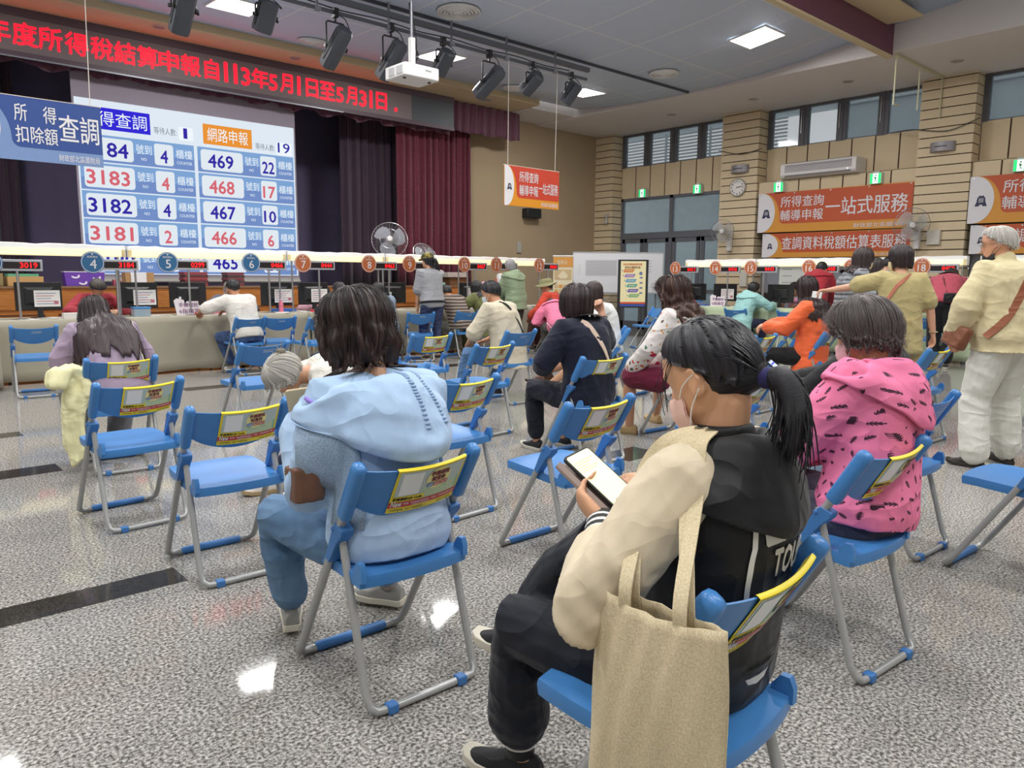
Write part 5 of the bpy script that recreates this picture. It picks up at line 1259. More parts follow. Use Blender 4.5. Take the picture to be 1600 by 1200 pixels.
def strands(M, n, r, seed, jit=.006, tip=.3, start=.15):
    """loose strands laid over a hair shell"""
    rnd = np.random.RandomState(seed); b = MB(); na = M.shape[1]
    for k in range(n):
        j = rnd.randint(na); i0 = int(M.shape[0] * (start * rnd.rand())); P = M[i0:, j].copy()
        d = rnd.randn(3) * jit; q = np.linspace(0, 1, len(P))[:, None]
        P = P + d * q + (P - P.mean(0)) * .0 + nrm(P[0] - M[:, :, :].reshape(-1, 3).mean(0)) * .002
        P = P[:max(4, int(len(P) * (1 - tip * rnd.rand() * .5)))]
        P[-1] = P[-1] + rnd.randn(3) * jit
        b.tube(P, np.linspace(r, r * .35, len(P)), 3)
    return b

def person(loc, rz, label, s=1.0, vox=.014, sit=True, lean=0, bend=0, roll=0, twist=0, head=(0, 0, 0), pelvis=None, hands=((-.17, .28, .62), (.17, .28, .62)), elb=((-1, -.4, -.6), (1, -.4, -.6)),
           feet=None, knee=((-.25, 1, .3), (.25, 1, .3)), toes=(0, 0), top=None, bottom=None, shoe='33302e', skin_='d8a684', hair=None, hd=None, sk_w=1.0, group=None, palms=None, hcurl=(35, 40, 25), face=False, seed=1, neck_f=.25, nl=.085, nohands=False, socks=None):
    """a dressed figure; local y is forwards, z up, origin on the floor"""
    S_ = s; P0 = np.array(pelvis if pelvis is not None else ((0, -.07, .515) if sit else (0, 0, .885 * s)), float)
    Rr = rot((0, 0, 1), twist)
    def spin(deg): return rot((1, 0, 0), -deg)
    up0 = rot((0, 1, 0), roll) @ spin(lean) @ V3(0, 0, 1); up1 = rot((0, 1, 0), roll) @ spin(lean + bend * .5) @ V3(0, 0, 1); up2 = rot((0, 1, 0), roll) @ spin(lean + bend) @ V3(0, 0, 1)
    L1 = P0 + up0 * .17 * S_; L2 = L1 + up1 * .17 * S_; N = L2 + up2 * .155 * S_
    right = nrm(Rr @ (rot((0, 1, 0), roll) @ V3(1, 0, 0))); chestR = nrm(right - up2 * (right @ up2)); chestF = np.cross(up2, chestR)
    pelR = nrm(rot((0, 0, 1), twist * .3) @ V3(1, 0, 0))
    hy, hp, ht = head
    nd = nrm(up2 + chestF * neck_f); J = N + nd * nl * S_
    Hm = rot((0, 0, 1), hy) @ rot((0, 1, 0), ht) @ rot((1, 0, 0), -hp); hs = .97 * S_ ** .5
    Xh = Matrix(np.r_[np.c_[Hm, J], [[0, 0, 0, 1]]].tolist()) @ Matrix.Translation((0, .015 * hs, -.055 * hs))
    path = [P0 - up0 * .10 * S_, P0 - up0 * .05 * S_, P0, P0 + up0 * .09 * S_, L1, L1 + up1 * .09 * S_, L2, L2 + up2 * .08 * S_, L2 + up2 * .125 * S_, N]
    dims = [(.11, .085), (.158, .112), (.168, .122), (.155, .112), (.142, .106), (.148, .110), (.155, .112), (.152, .10), (.115, .075), (.058, .056)]
    ends = [pelR] * 3 + [nrm(pelR + chestR)] * 2 + [chestR] * 5
    def torso(b, e, i0=0, i1=10, n=20, ex=0, w=1.0, lengthen=0):
        rg = []; an = np.arange(n) * 2 * PI / n
        pts = path[i0:i1]
        for i, (p, (a, c), rv) in enumerate(zip(pts, dims[i0:i1], ends[i0:i1])):
            tv = nrm(path[min(i0 + i + 1, 9)] - path[max(i0 + i - 1, 0)]); rv = nrm(rv - tv * (rv @ tv)); fv = np.cross(tv, rv); k = e if i0 + i < 9 else min(e, .008)
            sq = lambda x: np.sign(x) * np.abs(x) ** .82
            rg.append(p + np.outer(sq(np.cos(an)) * (a * w * S_ + k), rv) + np.outer(sq(np.sin(an)) * (c * w * S_ + k), fv))
        b.loft(rg)
    # limbs
    ua, fa = .275 * S_, .235 * S_; th, sh = .40 * S_, .385 * S_
    arms = []
    for k, sx in enumerate((-1, 1)):
        Sh = L2 + up2 * .10 * S_ + chestR * sx * .158 * S_ * (1 if sk_w == 1 else sk_w); E, Wr = ik(Sh, np.array(hands[k], float), ua, fa, elb[k]); arms.append((Sh, E, Wr))
    legs = []
    if feet is None: feet = ((-.11, .36, .085), (.11, .36, .085)) if sit else ((-.09, .02, .085), (.09, -.02, .085))
    for k, sx in enumerate((-1, 1)):
        Hp = P0 - up0 * .04 * S_ + pelR * sx * .088 * S_; K, An = ik(Hp, np.array(feet[k], float), th, sh, knee[k]); legs.append((Hp, K, An))
    def limb(b, pts, rad, e=0, n=12, ell=1.0, rnd_=True): b.tube(pts, np.array(rad) * S_ + e, n, e=ell, round_=rnd_)
    mid = lambda p, q, t: p + (q - p) * t
    # body, one continuous skin
    b = MB(); torso(b, -.006); b.tube([N - up2 * .03, N + nd * .03, J + Hm @ V3(0, -.012, .0)], np.array([.058, .051, .050]) * S_, 14, e=1.05, round_=True); head_shapes(b, Xh, hs)
    pd = palms or (None, None)
    for k, (Sh, E, Wr) in enumerate(arms):
        limb(b, [Sh, mid(Sh, E, .5), E, mid(E, Wr, .35), Wr], [.052, .044, .038, .036, .026])
        sx = -1 if k == 0 else 1
        if not nohands:
            d = nrm(Wr - E); pn = V3(0, 0, -1) - d * (-d[2]); pn = nrm(V3(-sx * .5, 0, -.8)) ; sd = None; cu = hcurl; ea = None; thm = (38, 25)
            if pd[k] is not None:
                q = pd[k]; d = nrm(q['d']) if 'd' in q else d; pn = np.array(q.get('n', pn), float); cu = q.get('curl', cu); ea = q.get('each'); thm = q.get('thumb', thm)
            pn = nrm(pn - d * (pn @ d)); sd = 1.0 if (np.cross(d, pn) @ V3(0, 0, 1)) * 1 + (np.cross(d, pn) @ chestR) * -sx * 1.0 > 0 else -1.0
            if pd[k] is not None and 'side' in pd[k]: sd = pd[k]['side']
            hand_shapes(b, Wr, d, pn, sd, cu, S_, thm, 5, vox * .75, ea)
    for k, (Hp, K, An) in enumerate(legs):
        limb(b, [Hp, mid(Hp, K, .4), K, mid(K, An, .3), mid(K, An, .6), An], [.083, .075, .054, .053, .043, .034])
        fd = rot((0, 0, 1), toes[k]) @ V3(0, 1, 0); b.tube([An + V3(0, 0, -.02) - fd * .02, An + fd * .05 + V3(0, 0, -.045), An + fd * .10 + V3(0, 0, -.056)], [.024, .022, .014], 10, e=.9, round_=True)
    V, Nn, F = fuse(b, vox, 3)
    body = mkobj('person', V, F, skin(skin_)); body.location = loc; body.rotation_euler = (0, 0, R(rz)); tag(body, label, 'person', group)
    inf = dict(o=body, X=Xh, N=N, J=J, up=up2, R=chestR, F=chestF, arms=arms, legs=legs, P0=P0, L1=L1, L2=L2, Hm=Hm, hs=hs, up0=up0, limb=limb, torso=torso, path=path, vox=vox, s=S_)
    # clothing
    def garment(name, b, mat, amp, k, sm=3, vx=None, fn=None, off=0):
        V, Nn, F = fuse(b, vx or vox * 1.1, sm)
        if amp: V = V + Nn * (amp * folds(V, seed + len(name) + off, k))[:, None]
        o = mkobj(name, V, F, mat, body)
        if off == 0: inf['bvh'] = BVHTree.FromPolygons(V.tolist(), F)
        if fn: fn(o, V, F)
        return o
    inf['garment'] = garment
    if bottom:
        e = bottom.get('ease', .014); b = MB(); kd = bottom.get('kind', 'trousers'); le = bottom.get('len', .93)
        torso(b, e * .7, 0, 4)
        if kd == 'trousers':
            for Hp, K, An in legs:
                q = le * 2 - 1
                if q <= 0: limb(b, [Hp, mid(Hp, K, .45), mid(Hp, K, le * 2)], [.086, .08, .07], e)
                else: limb(b, [Hp, mid(Hp, K, .45), K, mid(K, An, .3), mid(K, An, q)], [.086, .078, .062, .057, .05 + bottom.get('flare', 0)], e, 14)
        else:
            pts0 = [Hp for Hp, K, An in legs]; t = le
            for Hp, K, An in legs: limb(b, [Hp, mid(Hp, K, .5), mid(Hp, K, t)], [.09, .088, .08], e)
            m = [(legs[0][i] + legs[1][i]) / 2 for i in (0, 1)]; wv = np.linalg.norm(legs[0][1] - legs[1][1]) / 2
            b.tube([m[0], mid(m[0], m[1], .5), mid(m[0], m[1], t * .97)], np.array([[.11, .07], [.08 + wv * .5, .075], [.05 + wv * .8, .072]]) * S_ + e, 14, ref=V3(1, 0, 0))
        inf['bottom'] = garment(kd, b, bottom['mat'], bottom.get('fold', .005), bottom.get('k', 38), off=3)
    if top:
        e = top.get('ease', .018); b = MB(); torso(b, e, top.get('i0', 0), 10, 24, w=top.get('w', 1.0))
        if 'skirt' in top:      # loose hem below the hips
            z = top['skirt']; p = path[0]; rg = []; an = np.arange(24) * 2 * PI / 24
            for dz, a, c in ((.12, .16, .115), (0, .175, .13), (-z, .185, .145)): rg.append(p + np.outer(np.cos(an) * (a * S_ + e), pelR) + np.outer(np.sin(an) * (c * S_ + e), V3(0, 1, 0)) + up0 * dz)
            b.loft(rg)
        sl = top.get('sleeve', 1.0); se = top.get('sease', e)
        for Sh, E, Wr in arms:
            inner_ = L2 + up2 * .085 * S_ + (Sh - (L2 + up2 * .10 * S_)) * .3
            if sl >= .99: limb(b, [inner_, Sh, mid(Sh, E, .5), E, mid(E, Wr, .4), mid(E, Wr, min(sl, 1.0) * .97)], [.06, .056, .05, .045, .041, top.get('cuff', .03)], se, 14)
            elif sl > .5: q = sl * 2 - 1; limb(b, [inner_, Sh, mid(Sh, E, .5), E, mid(E, Wr, q)], [.06, .056, .05, .046, .044], se, 14)
            else: limb(b, [inner_, Sh, mid(Sh, E, sl * 1.4), mid(Sh, E, sl * 2)], [.06, .056, .053, .055], se, 14)
        if top.get('collar'):
            h = top['collar']; b.tube([N - up2 * .02, N + nd * h], np.array([.068, .058 + .1 * h]) * S_ + .004, 18, round_=False)
        if top.get('hood'):
            hz = top['hood']; c0 = N - up2 * .02 * S_; pts = []
            for q in np.linspace(-1, 1, 13):
                an_ = q * PI * .62; pts.append(c0 + chestR * math.sin(an_) * .102 * S_ - chestF * (math.cos(an_) * .088 * S_ - .01) - up2 * (.02 * hz * max(0, math.cos(an_)) - .018 * (1 - abs(q))))
            b.tube(pts, np.array([.018 + .012 * hz * (1 - abs(q)) for q in np.linspace(-1, 1, 13)]), 12, e=.8, round_=True)
            for kx in (-1, 0, 1):
                b.tube([c0 - chestF * .085 + chestR * kx * .06 - up2 * .03, c0 - chestF * (.105 + .012 * hz) + chestR * kx * .055 - up2 * .05 * hz, c0 - chestF * (.10 + .012 * hz) + chestR * kx * .035 - up2 * .095 * hz], [.03, .026 + .010 * hz, .014 + .008 * hz], 12, e=.9, round_=True)
        for ex in top.get('extra', ()): ex(b, inf)
        inf['top'] = garment(top.get('name', 'shirt'), b, top['mat'], top.get('fold', .006), top.get('k', 32), top.get('sm', 3), top.get('vox'), top.get('fn'))
    for k, (Hp, K, An) in enumerate(legs):
        if shoe is None: break
        fd = rot((0, 0, 1), toes[k]) @ V3(0, 1, 0); rt = V3(fd[1], -fd[0], 0); z0 = An[2] - .085
        Xs = Matrix(((rt[0], fd[0], 0, An[0]), (rt[1], fd[1], 0, An[1]), (0, 0, 1, z0), (0, 0, 0, 1))); b = MB(); n = 16; an = np.arange(n) * 2 * PI / n
        q = .95 * S_
        def sole(y, w, z0_, z1): return [(-w * q, y * q, z0_), (w * q, y * q, z0_), (w * q, y * q, z1), (-w * q, y * q, z1)]
        prof_ = [(-.07, .026, .004), (-.06, .033, 0), (0, .034, 0), (.07, .043, 0), (.12, .044, .004), (.16, .036, .012), (.178, .02, .02)]
        b.loft([sole(y, w, z, z + .024) for y, w, z in prof_], 1)
        up_ = [(-.066, .024, .07), (-.05, .031, .082), (.0, .031, .086), (.035, .035, .075), (.08, .041, .056), (.125, .042, .044), (.158, .034, .036), (.174, .016, .030)]
        b.loft([[(w * q * math.cos(a_), y * q, .018 + max(0, math.sin(a_)) * (h - .018) + min(0, math.sin(a_)) * .006) for a_ in an] for y, w, h in up_], 0)
        sp_ = shoe if isinstance(shoe, (list, tuple)) else (shoe, 'b9b4a8')
        so = b.build('shoe', [fab(sp_[0], rough=.6), pm('sole ' + sp_[1], sp_[1], .6)], body, smooth=50, bevel=.004); so.matrix_basis = Xs
        if socks:
            b = MB(); limb(b, [mid(An, K, -.02), mid(An, K, socks[1])], [.037, .042], .002, 12, rnd_=False); so2 = b.build('sock', fab(socks[0]), body, smooth=60)
    def hit(P):
        e = (top or {}).get('ease', .02) + .014 + .012 * ((top or {}).get('hood', 0) > 0); P = P.copy()
        for i in range(3, 9):
            c, (a_, c_), rv = path[i], dims[i], ends[i]; tv = nrm(path[i + 1] - path[i - 1]); rv = nrm(rv - tv * (rv @ tv)); fv = np.cross(tv, rv)
            d = P - c; t_ = d @ tv; m = np.abs(t_) < .055 * S_; x = d @ rv; y = d @ fv; k = np.sqrt((x / (a_ * S_ + e)) ** 2 + (y / (c_ * S_ + e)) ** 2) + 1e-6
            m &= k < 1; g_ = np.where(m, 1 / k, 1.0); push = (g_ - 1)[:, None] * (np.outer(x, rv) + np.outer(y, fv)); lim = np.linalg.norm(push, axis=1)[:, None]
            P = P + push * np.minimum(1, .045 / (lim + 1e-9))
        return P
    if hair:
        hm = hair_mat(*hair['col']); V, F, uv, M = hair_shell(Xh, hair, hs, seed, hit); o = mkobj('hair', V, F, hm, body); add_uv(o, uv); inf['hairM'] = M
        if hair.get('strands'):
            st_ = strands(M, hair['strands'], hair.get('sr', .0013), seed + 5, hair.get('jit', .006)); so = st_.build('hair_strands', pm('strand ' + hair['col'][0], hair['col'][1] if hair.get('lightstrand') else hair['col'][0], .4), body, smooth=180)
    if face:
        f_ = face if isinstance(face, dict) else {}
        for sx in (-1, 1):
            b = MB(); c = np.array((sx * .031, .0805, .1155)) * hs
            b.ball(c, (.0135 * hs, .006 * hs, .0058 * hs), 14, 8, 0, Xh); b.ball(c + V3(0, .0038, 0) * hs, (.0055 * hs, .003 * hs, .0055 * hs), 12, 6, 1, Xh); b.build('eye', [pm('eye white', 'e6e0d8', .3), pm('iris', '231812', .2)], body)
            b = MB(); b.tube([np.array((sx * x, y, z)) * hs for x, y, z in ((.016, .086, .1185), (.031, .0885, .1225), (.047, .080, .118))], .0018, 5, 0, Xh); b.tube([np.array((sx * x, y, z)) * hs for x, y, z in ((.014, .090, .135), (.03, .0905, .1405), (.05, .081, .136))], [.0022, .003, .0015], 6, 0, Xh, e=.6); b.build('eyebrow', pm('brow', '2a2320', .7), body)
        b = MB(); b.tube([np.array((x, .0905 - abs(x) * .25, .046 + (.002 if abs(x) > .015 else 0))) * hs for x in (-.022, -.011, 0, .011, .022)], [.002, .0045, .005, .0045, .002], 8, 0, Xh); b.build('lips', pm('lips', 'a8625a', .45), body)
    if hd and hd.get('mask'):
        mask(inf, hd['mask'])
    if hd and hd.get('glasses'):
        b = MB(); fr_ = .0016
        for sx in (-1, 1):
            b.tube([np.array((sx * .032 + .021 * math.cos(q), .098 - .004 * abs(math.cos(q)), .112 + .017 * math.sin(q))) * hs for q in np.arange(20) * 2 * PI / 20], fr_, 5, 0, Xh, closed=True)
            b.tube([np.array(p) * hs for p in ((sx * .053, .094, .115), (sx * .074, .06, .115), (sx * .08, -.01, .118))], fr_, 5, 0, Xh)
        b.tube([np.array(p) * hs for p in ((-.012, .1, .115), (0, .103, .117), (.012, .1, .115))], fr_, 5, 0, Xh); b.build('glasses', pm('gold wire', 'a58f6a', .3, .8), body)
    return inf
def mask(inf, col, loops='e8e4de', chin=False):
    """pleated face mask with ear loops"""
    hs, X, body = inf['hs'], inf['X'], inf['o']; b = MB(); P = []
    for i, u in enumerate(np.linspace(-1, 1, 15)):
        row = []
        for j, v in enumerate(np.linspace(0, 1, 9)):
            z = (.088 - .092 * v) if not chin else (.05 - .06 * v); w = .064 * (1 - .12 * abs(v - .5))
            y = (.112 if not chin else .1) - .070 * abs(u) ** 1.9 - .012 * (v - .35) ** 2 * 4 - (.006 if v == 0 and abs(u) > .3 else 0) + .0016 * math.sin(v * 18)
            row.append(np.array((u * w * 1.03, y, z)) * hs)
        P.append(row)
    P = np.array(P); b.grid(P, 0, X=X); bk = P - V3(0, .004, 0); b.grid(bk, 0, X=X, flip=True)
    b.build('face_mask', pm('mask ' + col, col, .75, bump=.3, bs=500, bd=.0006), body, smooth=180)
    for sx in (-1, 1):
        b = MB()
        for z0, z1 in ((.082, .118), (.006, .085)) if not chin else ((.045, .1), (.0, .085)):
            b.tube(smoothpath([np.array(q) * hs for q in ((sx * .064, .044, z0), (sx * .074, .02, (z0 + z1) / 2 + .004), (sx * .083, -.018, z1))], 5), .0016, 5, 0, X)
        b.build('ear_loop', pm('loop ' + loops, loops, .7), body)
def strap(inf, name, pts, w, mat, t=.004):
    """flat belt along points with normals taken away from the torso axis"""
    b = MB(); P = smoothpath(pts, 6); T = np.gradient(P, axis=0); c = (inf['L1'] + inf['L2']) / 2; rg = []
    for p, tt in zip(P, T):
        tt = nrm(tt); ax = inf['up']; o_ = (p - c) - ax * ((p - c) @ ax); n_ = nrm(o_ - tt * (o_ @ tt)); q = np.cross(tt, n_)
        rg.append([p + q * w / 2 + n_ * t, p - q * w / 2 + n_ * t, p - q * w / 2 - n_ * t, p + q * w / 2 - n_ * t])
    b.loft(rg); return b.build(name, mat, inf['o'], smooth=50, bevel=.0015)
def torso_pt(inf, h, a, e=.03):
    """a point on the clothed torso: h 0..1 up the spine, a degrees round it (0 front, 90 her right, 180 back)"""
    h = h * 9; i = min(int(h), 8); f_ = h - i; pa = inf['path']; dm = [(.11, .085), (.158, .112), (.168, .122), (.155, .112), (.142, .106), (.148, .110), (.155, .112), (.152, .10), (.115, .075), (.058, .056)]
    p = pa[i] + (pa[i + 1] - pa[i]) * f_; A_ = np.array(dm[i]) * (1 - f_) + np.array(dm[i + 1]) * f_; s = inf['s']
    up = nrm(pa[i + 1] - pa[i]); r = nrm(inf['R'] - up * (inf['R'] @ up)); fw = np.cross(up, r)
    q = p + r * math.sin(R(a)) * (A_[0] * s + e) + fw * math.cos(R(a)) * (A_[1] * s + e)
    if 'bvh' in inf and e < .085:
        d = nrm(q - p); h_ = inf['bvh'].ray_cast(Vector(tuple(p + d * .45)), Vector(tuple(-d)), .45)
        if h_[0] is not None: return np.array(h_[0]) + d * .004
    return q

def hood(inf, mat, drop=1.0, wide=1.0, amp=.008, low=.012, seed=4):
    """a hood lying folded over shoulders and upper back"""
    N, up, Rr, F, s = inf['N'], inf['up'], inf['R'], inf['F'], inf['s']; c = N - up * low - F * .005; na, nv = 41, 21; P = []
    vs = np.linspace(0, 1, nv); kv = [0, .18, .38, .62, .85, 1]
    for q in np.linspace(-1, 1, na):
        a = q * R(118); D = max(.0, math.cos(a * .80)) ** 1.3 * drop; row = []
        for v in vs:
            r = np.interp(v, kv, [.060, .082, .108, .128, .140, .128]) * (1 + (wide - 1) * min(1, v * 1.6)); h = np.interp(v, kv, [.012, .040, .034 - .01 * D, -.045 * D, -.125 * D, -.150 * D]) - .03 * (1 - D / max(drop, .01)) * v
            row.append(c + (Rr * math.sin(a) * r * 1.04 - F * math.cos(a) * (r + .012 * D)) * s ** .5 + up * h)
        P.append(row)
    P = np.array(P); V = P.reshape(-1, 3); T1 = np.gradient(P, axis=0); T2 = np.gradient(P, axis=1); n_ = np.cross(T1, T2); n_ /= np.linalg.norm(n_, axis=2)[..., None] + 1e-9
    ok = np.sum(n_ * (P - c), -1).mean() > 0; n_ = n_ if ok else -n_; P = P + n_ * (amp * folds(V, seed, 30).reshape(na, nv))[..., None]
    if 'bvh' in inf:      # keep it outside the garment
        for i in range(na):
            for j in range(3, nv):
                p = P[i, j]; d = p - (c + up * ((p - c) @ up)); L = np.linalg.norm(d); d = d / (L + 1e-9); h_ = inf['bvh'].ray_cast(Vector(tuple(p + d * .3)), Vector(tuple(-d)), .5)
                if h_[0] is not None:
                    q_ = np.array(h_[0]); e = (q_ - p) @ d + .012
                    if 0 < e < .09: P[i, j] = p + d * e
    inf['hoodP'], inf['hoodN'] = P, n_
    b = MB(); b.grid(P, flip=not ok); o = b.build('hood', mat, inf['o'], smooth=180)
    m = o.modifiers.new('thick', 'SOLIDIFY'); m.thickness = .011; m.offset = 1; m2 = o.modifiers.new('soft', 'SUBSURF'); m2.levels = m2.render_levels = 1
    return o
# ------------------------------------------------------------------ people near the camera
BLK = ('0c0b0e', '2c2a30'); BRN = ('17100f', '3d2b28'); BRN2 = ('2a1a14', '5e4334'); GRY = ('6c6762', 'b8b3aa'); WHT = ('8f8b86', 'd8d4cc'); SALT = ('1d1918', '6a6260')
def H_short(col, **k): d = dict(col=col, theta=(58, 66, 88, 108, 122), len=(.0, .0, .02, .02, .015), thick=.017, rag=.006); d.update(k); return d
def H_bob(col, **k): d = dict(col=col, theta=(56, 64, 95, 100, 100), len=(.0, .01, .10, .11, .11), thick=.02, rag=.012, curl=.25); d.update(k); return d
def H_long(col, **k): d = dict(col=col, theta=(56, 62, 92, 96, 96), len=(.0, .02, .26, .32, .34), thick=.02, rag=.03); d.update(k); return d
def phone(label, loc, nrm_, axis, L=.155, w=.076, case='1b1c20', scr='e9e6b4', lit=.9, name='phone', flap=None, ui=0):
    t = thing(name, label, 'phone', loc); n = nrm(nrm_); v = nrm(np.array(axis) - n * (np.array(axis) @ n)); u = np.cross(v, n)
    X = Matrix(((u[0], v[0], n[0], 0), (u[1], v[1], n[1], 0), (u[2], v[2], n[2], 0), (0, 0, 0, 1)))
    b = MB(); b.prism(roundrect(-w / 2, -L / 2, w / 2, L / 2, .009), .009, 0, X @ Matrix.Translation((0, 0, -.009))); b.build('case', pm('phone case ' + case, case, .45), t, bevel=.0015)
    b = MB(); b.prism(roundrect(-w / 2 + .004, -L / 2 + .006, w / 2 - .004, L / 2 - .006, .006), .0006, 0, X)
    if ui == 1:
        b.text('99:99', .0, 0, .01, .01, 0, 0) if False else None
        for k in range(5): b.rect(-w / 2 + .008, L / 2 - .03 - k * .007, w / 2 - .012 - .012 * (k % 3), L / 2 - .028 - k * .007, .0008, 1, X)
        for k in range(4): b.flat(circle(-.018 + k * .012, -L / 2 + .014, .0025, 10), .0008, 1 + (k == 0), X)
    if ui == 2:
        b.rect(-w / 2 + .006, L / 2 - .03, w / 2 - .006, L / 2 - .02, .0008, 2, X)
        for k in range(7): b.rect(-w / 2 + .01, L / 2 - .045 - k * .013, w / 2 - .02 - .01 * (k % 3), L / 2 - .041 - k * .013, .0008, 1, X)
    b.build('screen', [pm('screen ' + scr, scr, .2, es=lit), pm('ui ' + scr, 'b9b68a' if ui == 1 else 'c9d2f0', .3, es=.6), pm('ui2 ' + scr, '3a3a30' if ui == 1 else '4a50c8', .3, es=.5)], t, smooth=0)
    if flap:
        b = MB(); P = np.array([[np.array((-w / 2 - .004 - .012 * math.sin(q * PI) - .001, y, -.010 - .022 * q)) for q in (0, .3, .6, 1)] for y in (-L / 2, 0, L / 2)]); b.grid(P, 0, X=X)
        b.prism(roundrect(-w / 2, -L / 2 - .004, w / 2, L / 2 + .004, .006), .004, 0, X @ Matrix.Translation((-.006, 0, -.036))); o = b.build('case_cover', pm('flap ' + flap, flap, .6), t, smooth=40)
    return t

# --- woman with the ponytail
PW = person((1.30, .825, 0), 0, 'person with a black ponytail and pink mask holding a phone, black and beige jacket', s=.96, vox=.0055, lean=-13, bend=17, head=(4, 24, 0), pelvis=(.03, .04, .465), nl=.10,
    hands=((-.12, .185, .755), (.11, .215, .805)), elb=((-1, -.9, -.30), (1, -.4, -.5)), feet=((-.10, .46, .095), (.0, .53, .37)), knee=((-.35, 1, .6), (-.40, .2, 1)), toes=(18, 25),
    palms=(dict(d=(.12, .75, .35), n=(.75, .1, .55), each=((35, 40, 20), (40, 45, 25), (45, 45, 25), (45, 50, 25)), thumb=(40, 5), side=1.0), dict(d=(-.75, .25, .12), n=(-.15, -.25, -.95), each=((35, 70, 35), (30, 60, 40), (40, 60, 40), (45, 60, 40)), thumb=(38, 30), side=1.0)),
    top=dict(name='jacket_body', mat=fab('131316', rough=.55), sleeve=0.02, ease=.024, sease=-.012, fold=.006, k=26, w=1.02, collar=.05, vox=.009, i0=1), bottom=dict(mat=fab('0f121d', rough=.75), len=.86, ease=.016, flare=.016, fold=.004),
    shoe=('17171a', 'c9c2b2'), skin_='d9a680', socks=('17171a', .2), hd=dict(mask='efc3b5'),
    hair=dict(col=('0a090c', '2b2830'), theta=(52, 60, 84, 112, 118), len=(.0, .0, .0, .012, .012), thick=.015, vol=.008, rag=.004, na=160, taper=.9), seed=3, neck_f=.0)
def ponytail(inf, tie, path, n=90, spread=.03, mat=None, seed=2, r=.004):
    """gathered tail of locks from the tie point along a path"""
    rnd = np.random.RandomState(seed); b = MB(); P = smoothpath(path, 5)
    b.tube(P, np.interp(np.linspace(0, 1, len(P)), [0, .15, .55, .85, 1], [.016, .026, .030, .018, .004]), 14)
    for k in range(n):
        d = rnd.randn(3); q = np.linspace(0, 1, len(P))[:, None]; L_ = int(len(P) * (.75 + .25 * rnd.rand())); d2 = rnd.randn(3) * .02
        b.tube((P + d * spread * .55 * np.sin(q * PI * .6 + .12) + d2 * q ** 2)[:L_], np.linspace(r * .8, r * .25, L_), 4)
    o = b.build('ponytail', mat, inf['o'], smooth=180); uv = np.stack([np.random.RandomState(1).rand(len(o.data.vertices)) * 0 + np.linspace(0, 60, len(o.data.vertices)) % 1, np.linspace(0, 1, len(o.data.vertices))], -1); add_uv(o, uv)
    return o
def hpt(inf, x, y, z): return np.array(inf['X'] @ Vector((x * inf['hs'], y * inf['hs'], z * inf['hs'])))
hm = hair_mat('0a090c', '2b2830')
tie = hpt(PW, 0, -.126, .065)
ponytail(PW, tie, [tie, tie + V3(0.0, -.035, -.004), tie + V3(.005, -.058, -.05), tie + V3(.0, -.06, -.11), tie + V3(-.0, -.05, -.165)], 130, .026, hm)
# combed-back cone of hair towards the tie
b = MB(); rg = []
for q, r in ((0, .085), (.35, .07), (.7, .042), (1, .018)): c = hpt(PW, 0, -.035 - .09 * q, .118 - .05 * q); f_ = nrm(tie - hpt(PW, 0, -.035, .118)); u_ = V3(1, 0, 0); w_ = np.cross(f_, u_); an = np.arange(24) * 2 * PI / 24; rg.append(c + np.outer(np.cos(an) * r * .88, u_) + np.outer(np.sin(an) * r * 1.02, w_))
o = b.loft(rg).build('hair_gathered', hm, PW['o'], smooth=180); add_uv(o, np.array([[j / 24, i / 4] for i in range(4) for j in range(24)]))
b = MB(); f_ = nrm(V3(0, -1, -.15)); b.tube([tie - f_ * .012, tie, tie + f_ * .016], [.02, .0225, .02], 16, round_=True); b.build('hair_tie', fab('2d2a5c'), PW['o'], smooth=60)
rnd = np.random.RandomState(8); b = MB()
for k in range(170):      # combed strands over the skull towards the tie, and stray ones at face and nape
    a = rnd.uniform(-2.6, 2.6); th0 = R(rnd.uniform(5, 44 if abs(a) < 1.3 else 70)); p0 = V3(math.sin(th0) * math.sin(a) * .093, math.sin(th0) * math.cos(a) * .115 - .008, .122 + .119 * math.cos(th0)); e_ = V3(0, -.126, .065); pts = []
    for q in np.linspace(0, 1, 9):
        p = p0 + (e_ - p0) * q; c = V3(0, -.012, .12); v = p - c; rad = .112 * (1 - q) + .118 * q; l = np.linalg.norm(v * V3(1 / .80, 1, 1 / 1.04)) + 1e-6; pts.append(hpt(PW, *(c + v / l * (rad + rnd.uniform(0, .002)))))
    b.tube(pts, [.0011] * 9, 3)
for k in range(14):
    sx = rnd.choice((-1, -1, 1)); p = V3(sx * (.062 + .008 * rnd.rand()), .035 + .012 * rnd.randn() * .5, .172); pts = [hpt(PW, *p)]; L_ = rnd.uniform(.07, .16)
    for q in np.linspace(.15, 1, 6): pts.append(pts[0] + V3(sx * .012 * math.sin(q * 3) + .004 * rnd.randn() * q, .004 * q + .008 * math.sin(q * 2.5), -L_ * q))
    b.tube(pts, [.0009] * len(pts), 3)
b.build('hair_strands', pm('strand black', '1c1a20', .35), PW['o'], smooth=180)
hood(PW, fab('131316', rough=.55), .98, 1.05, .009, seed=5)
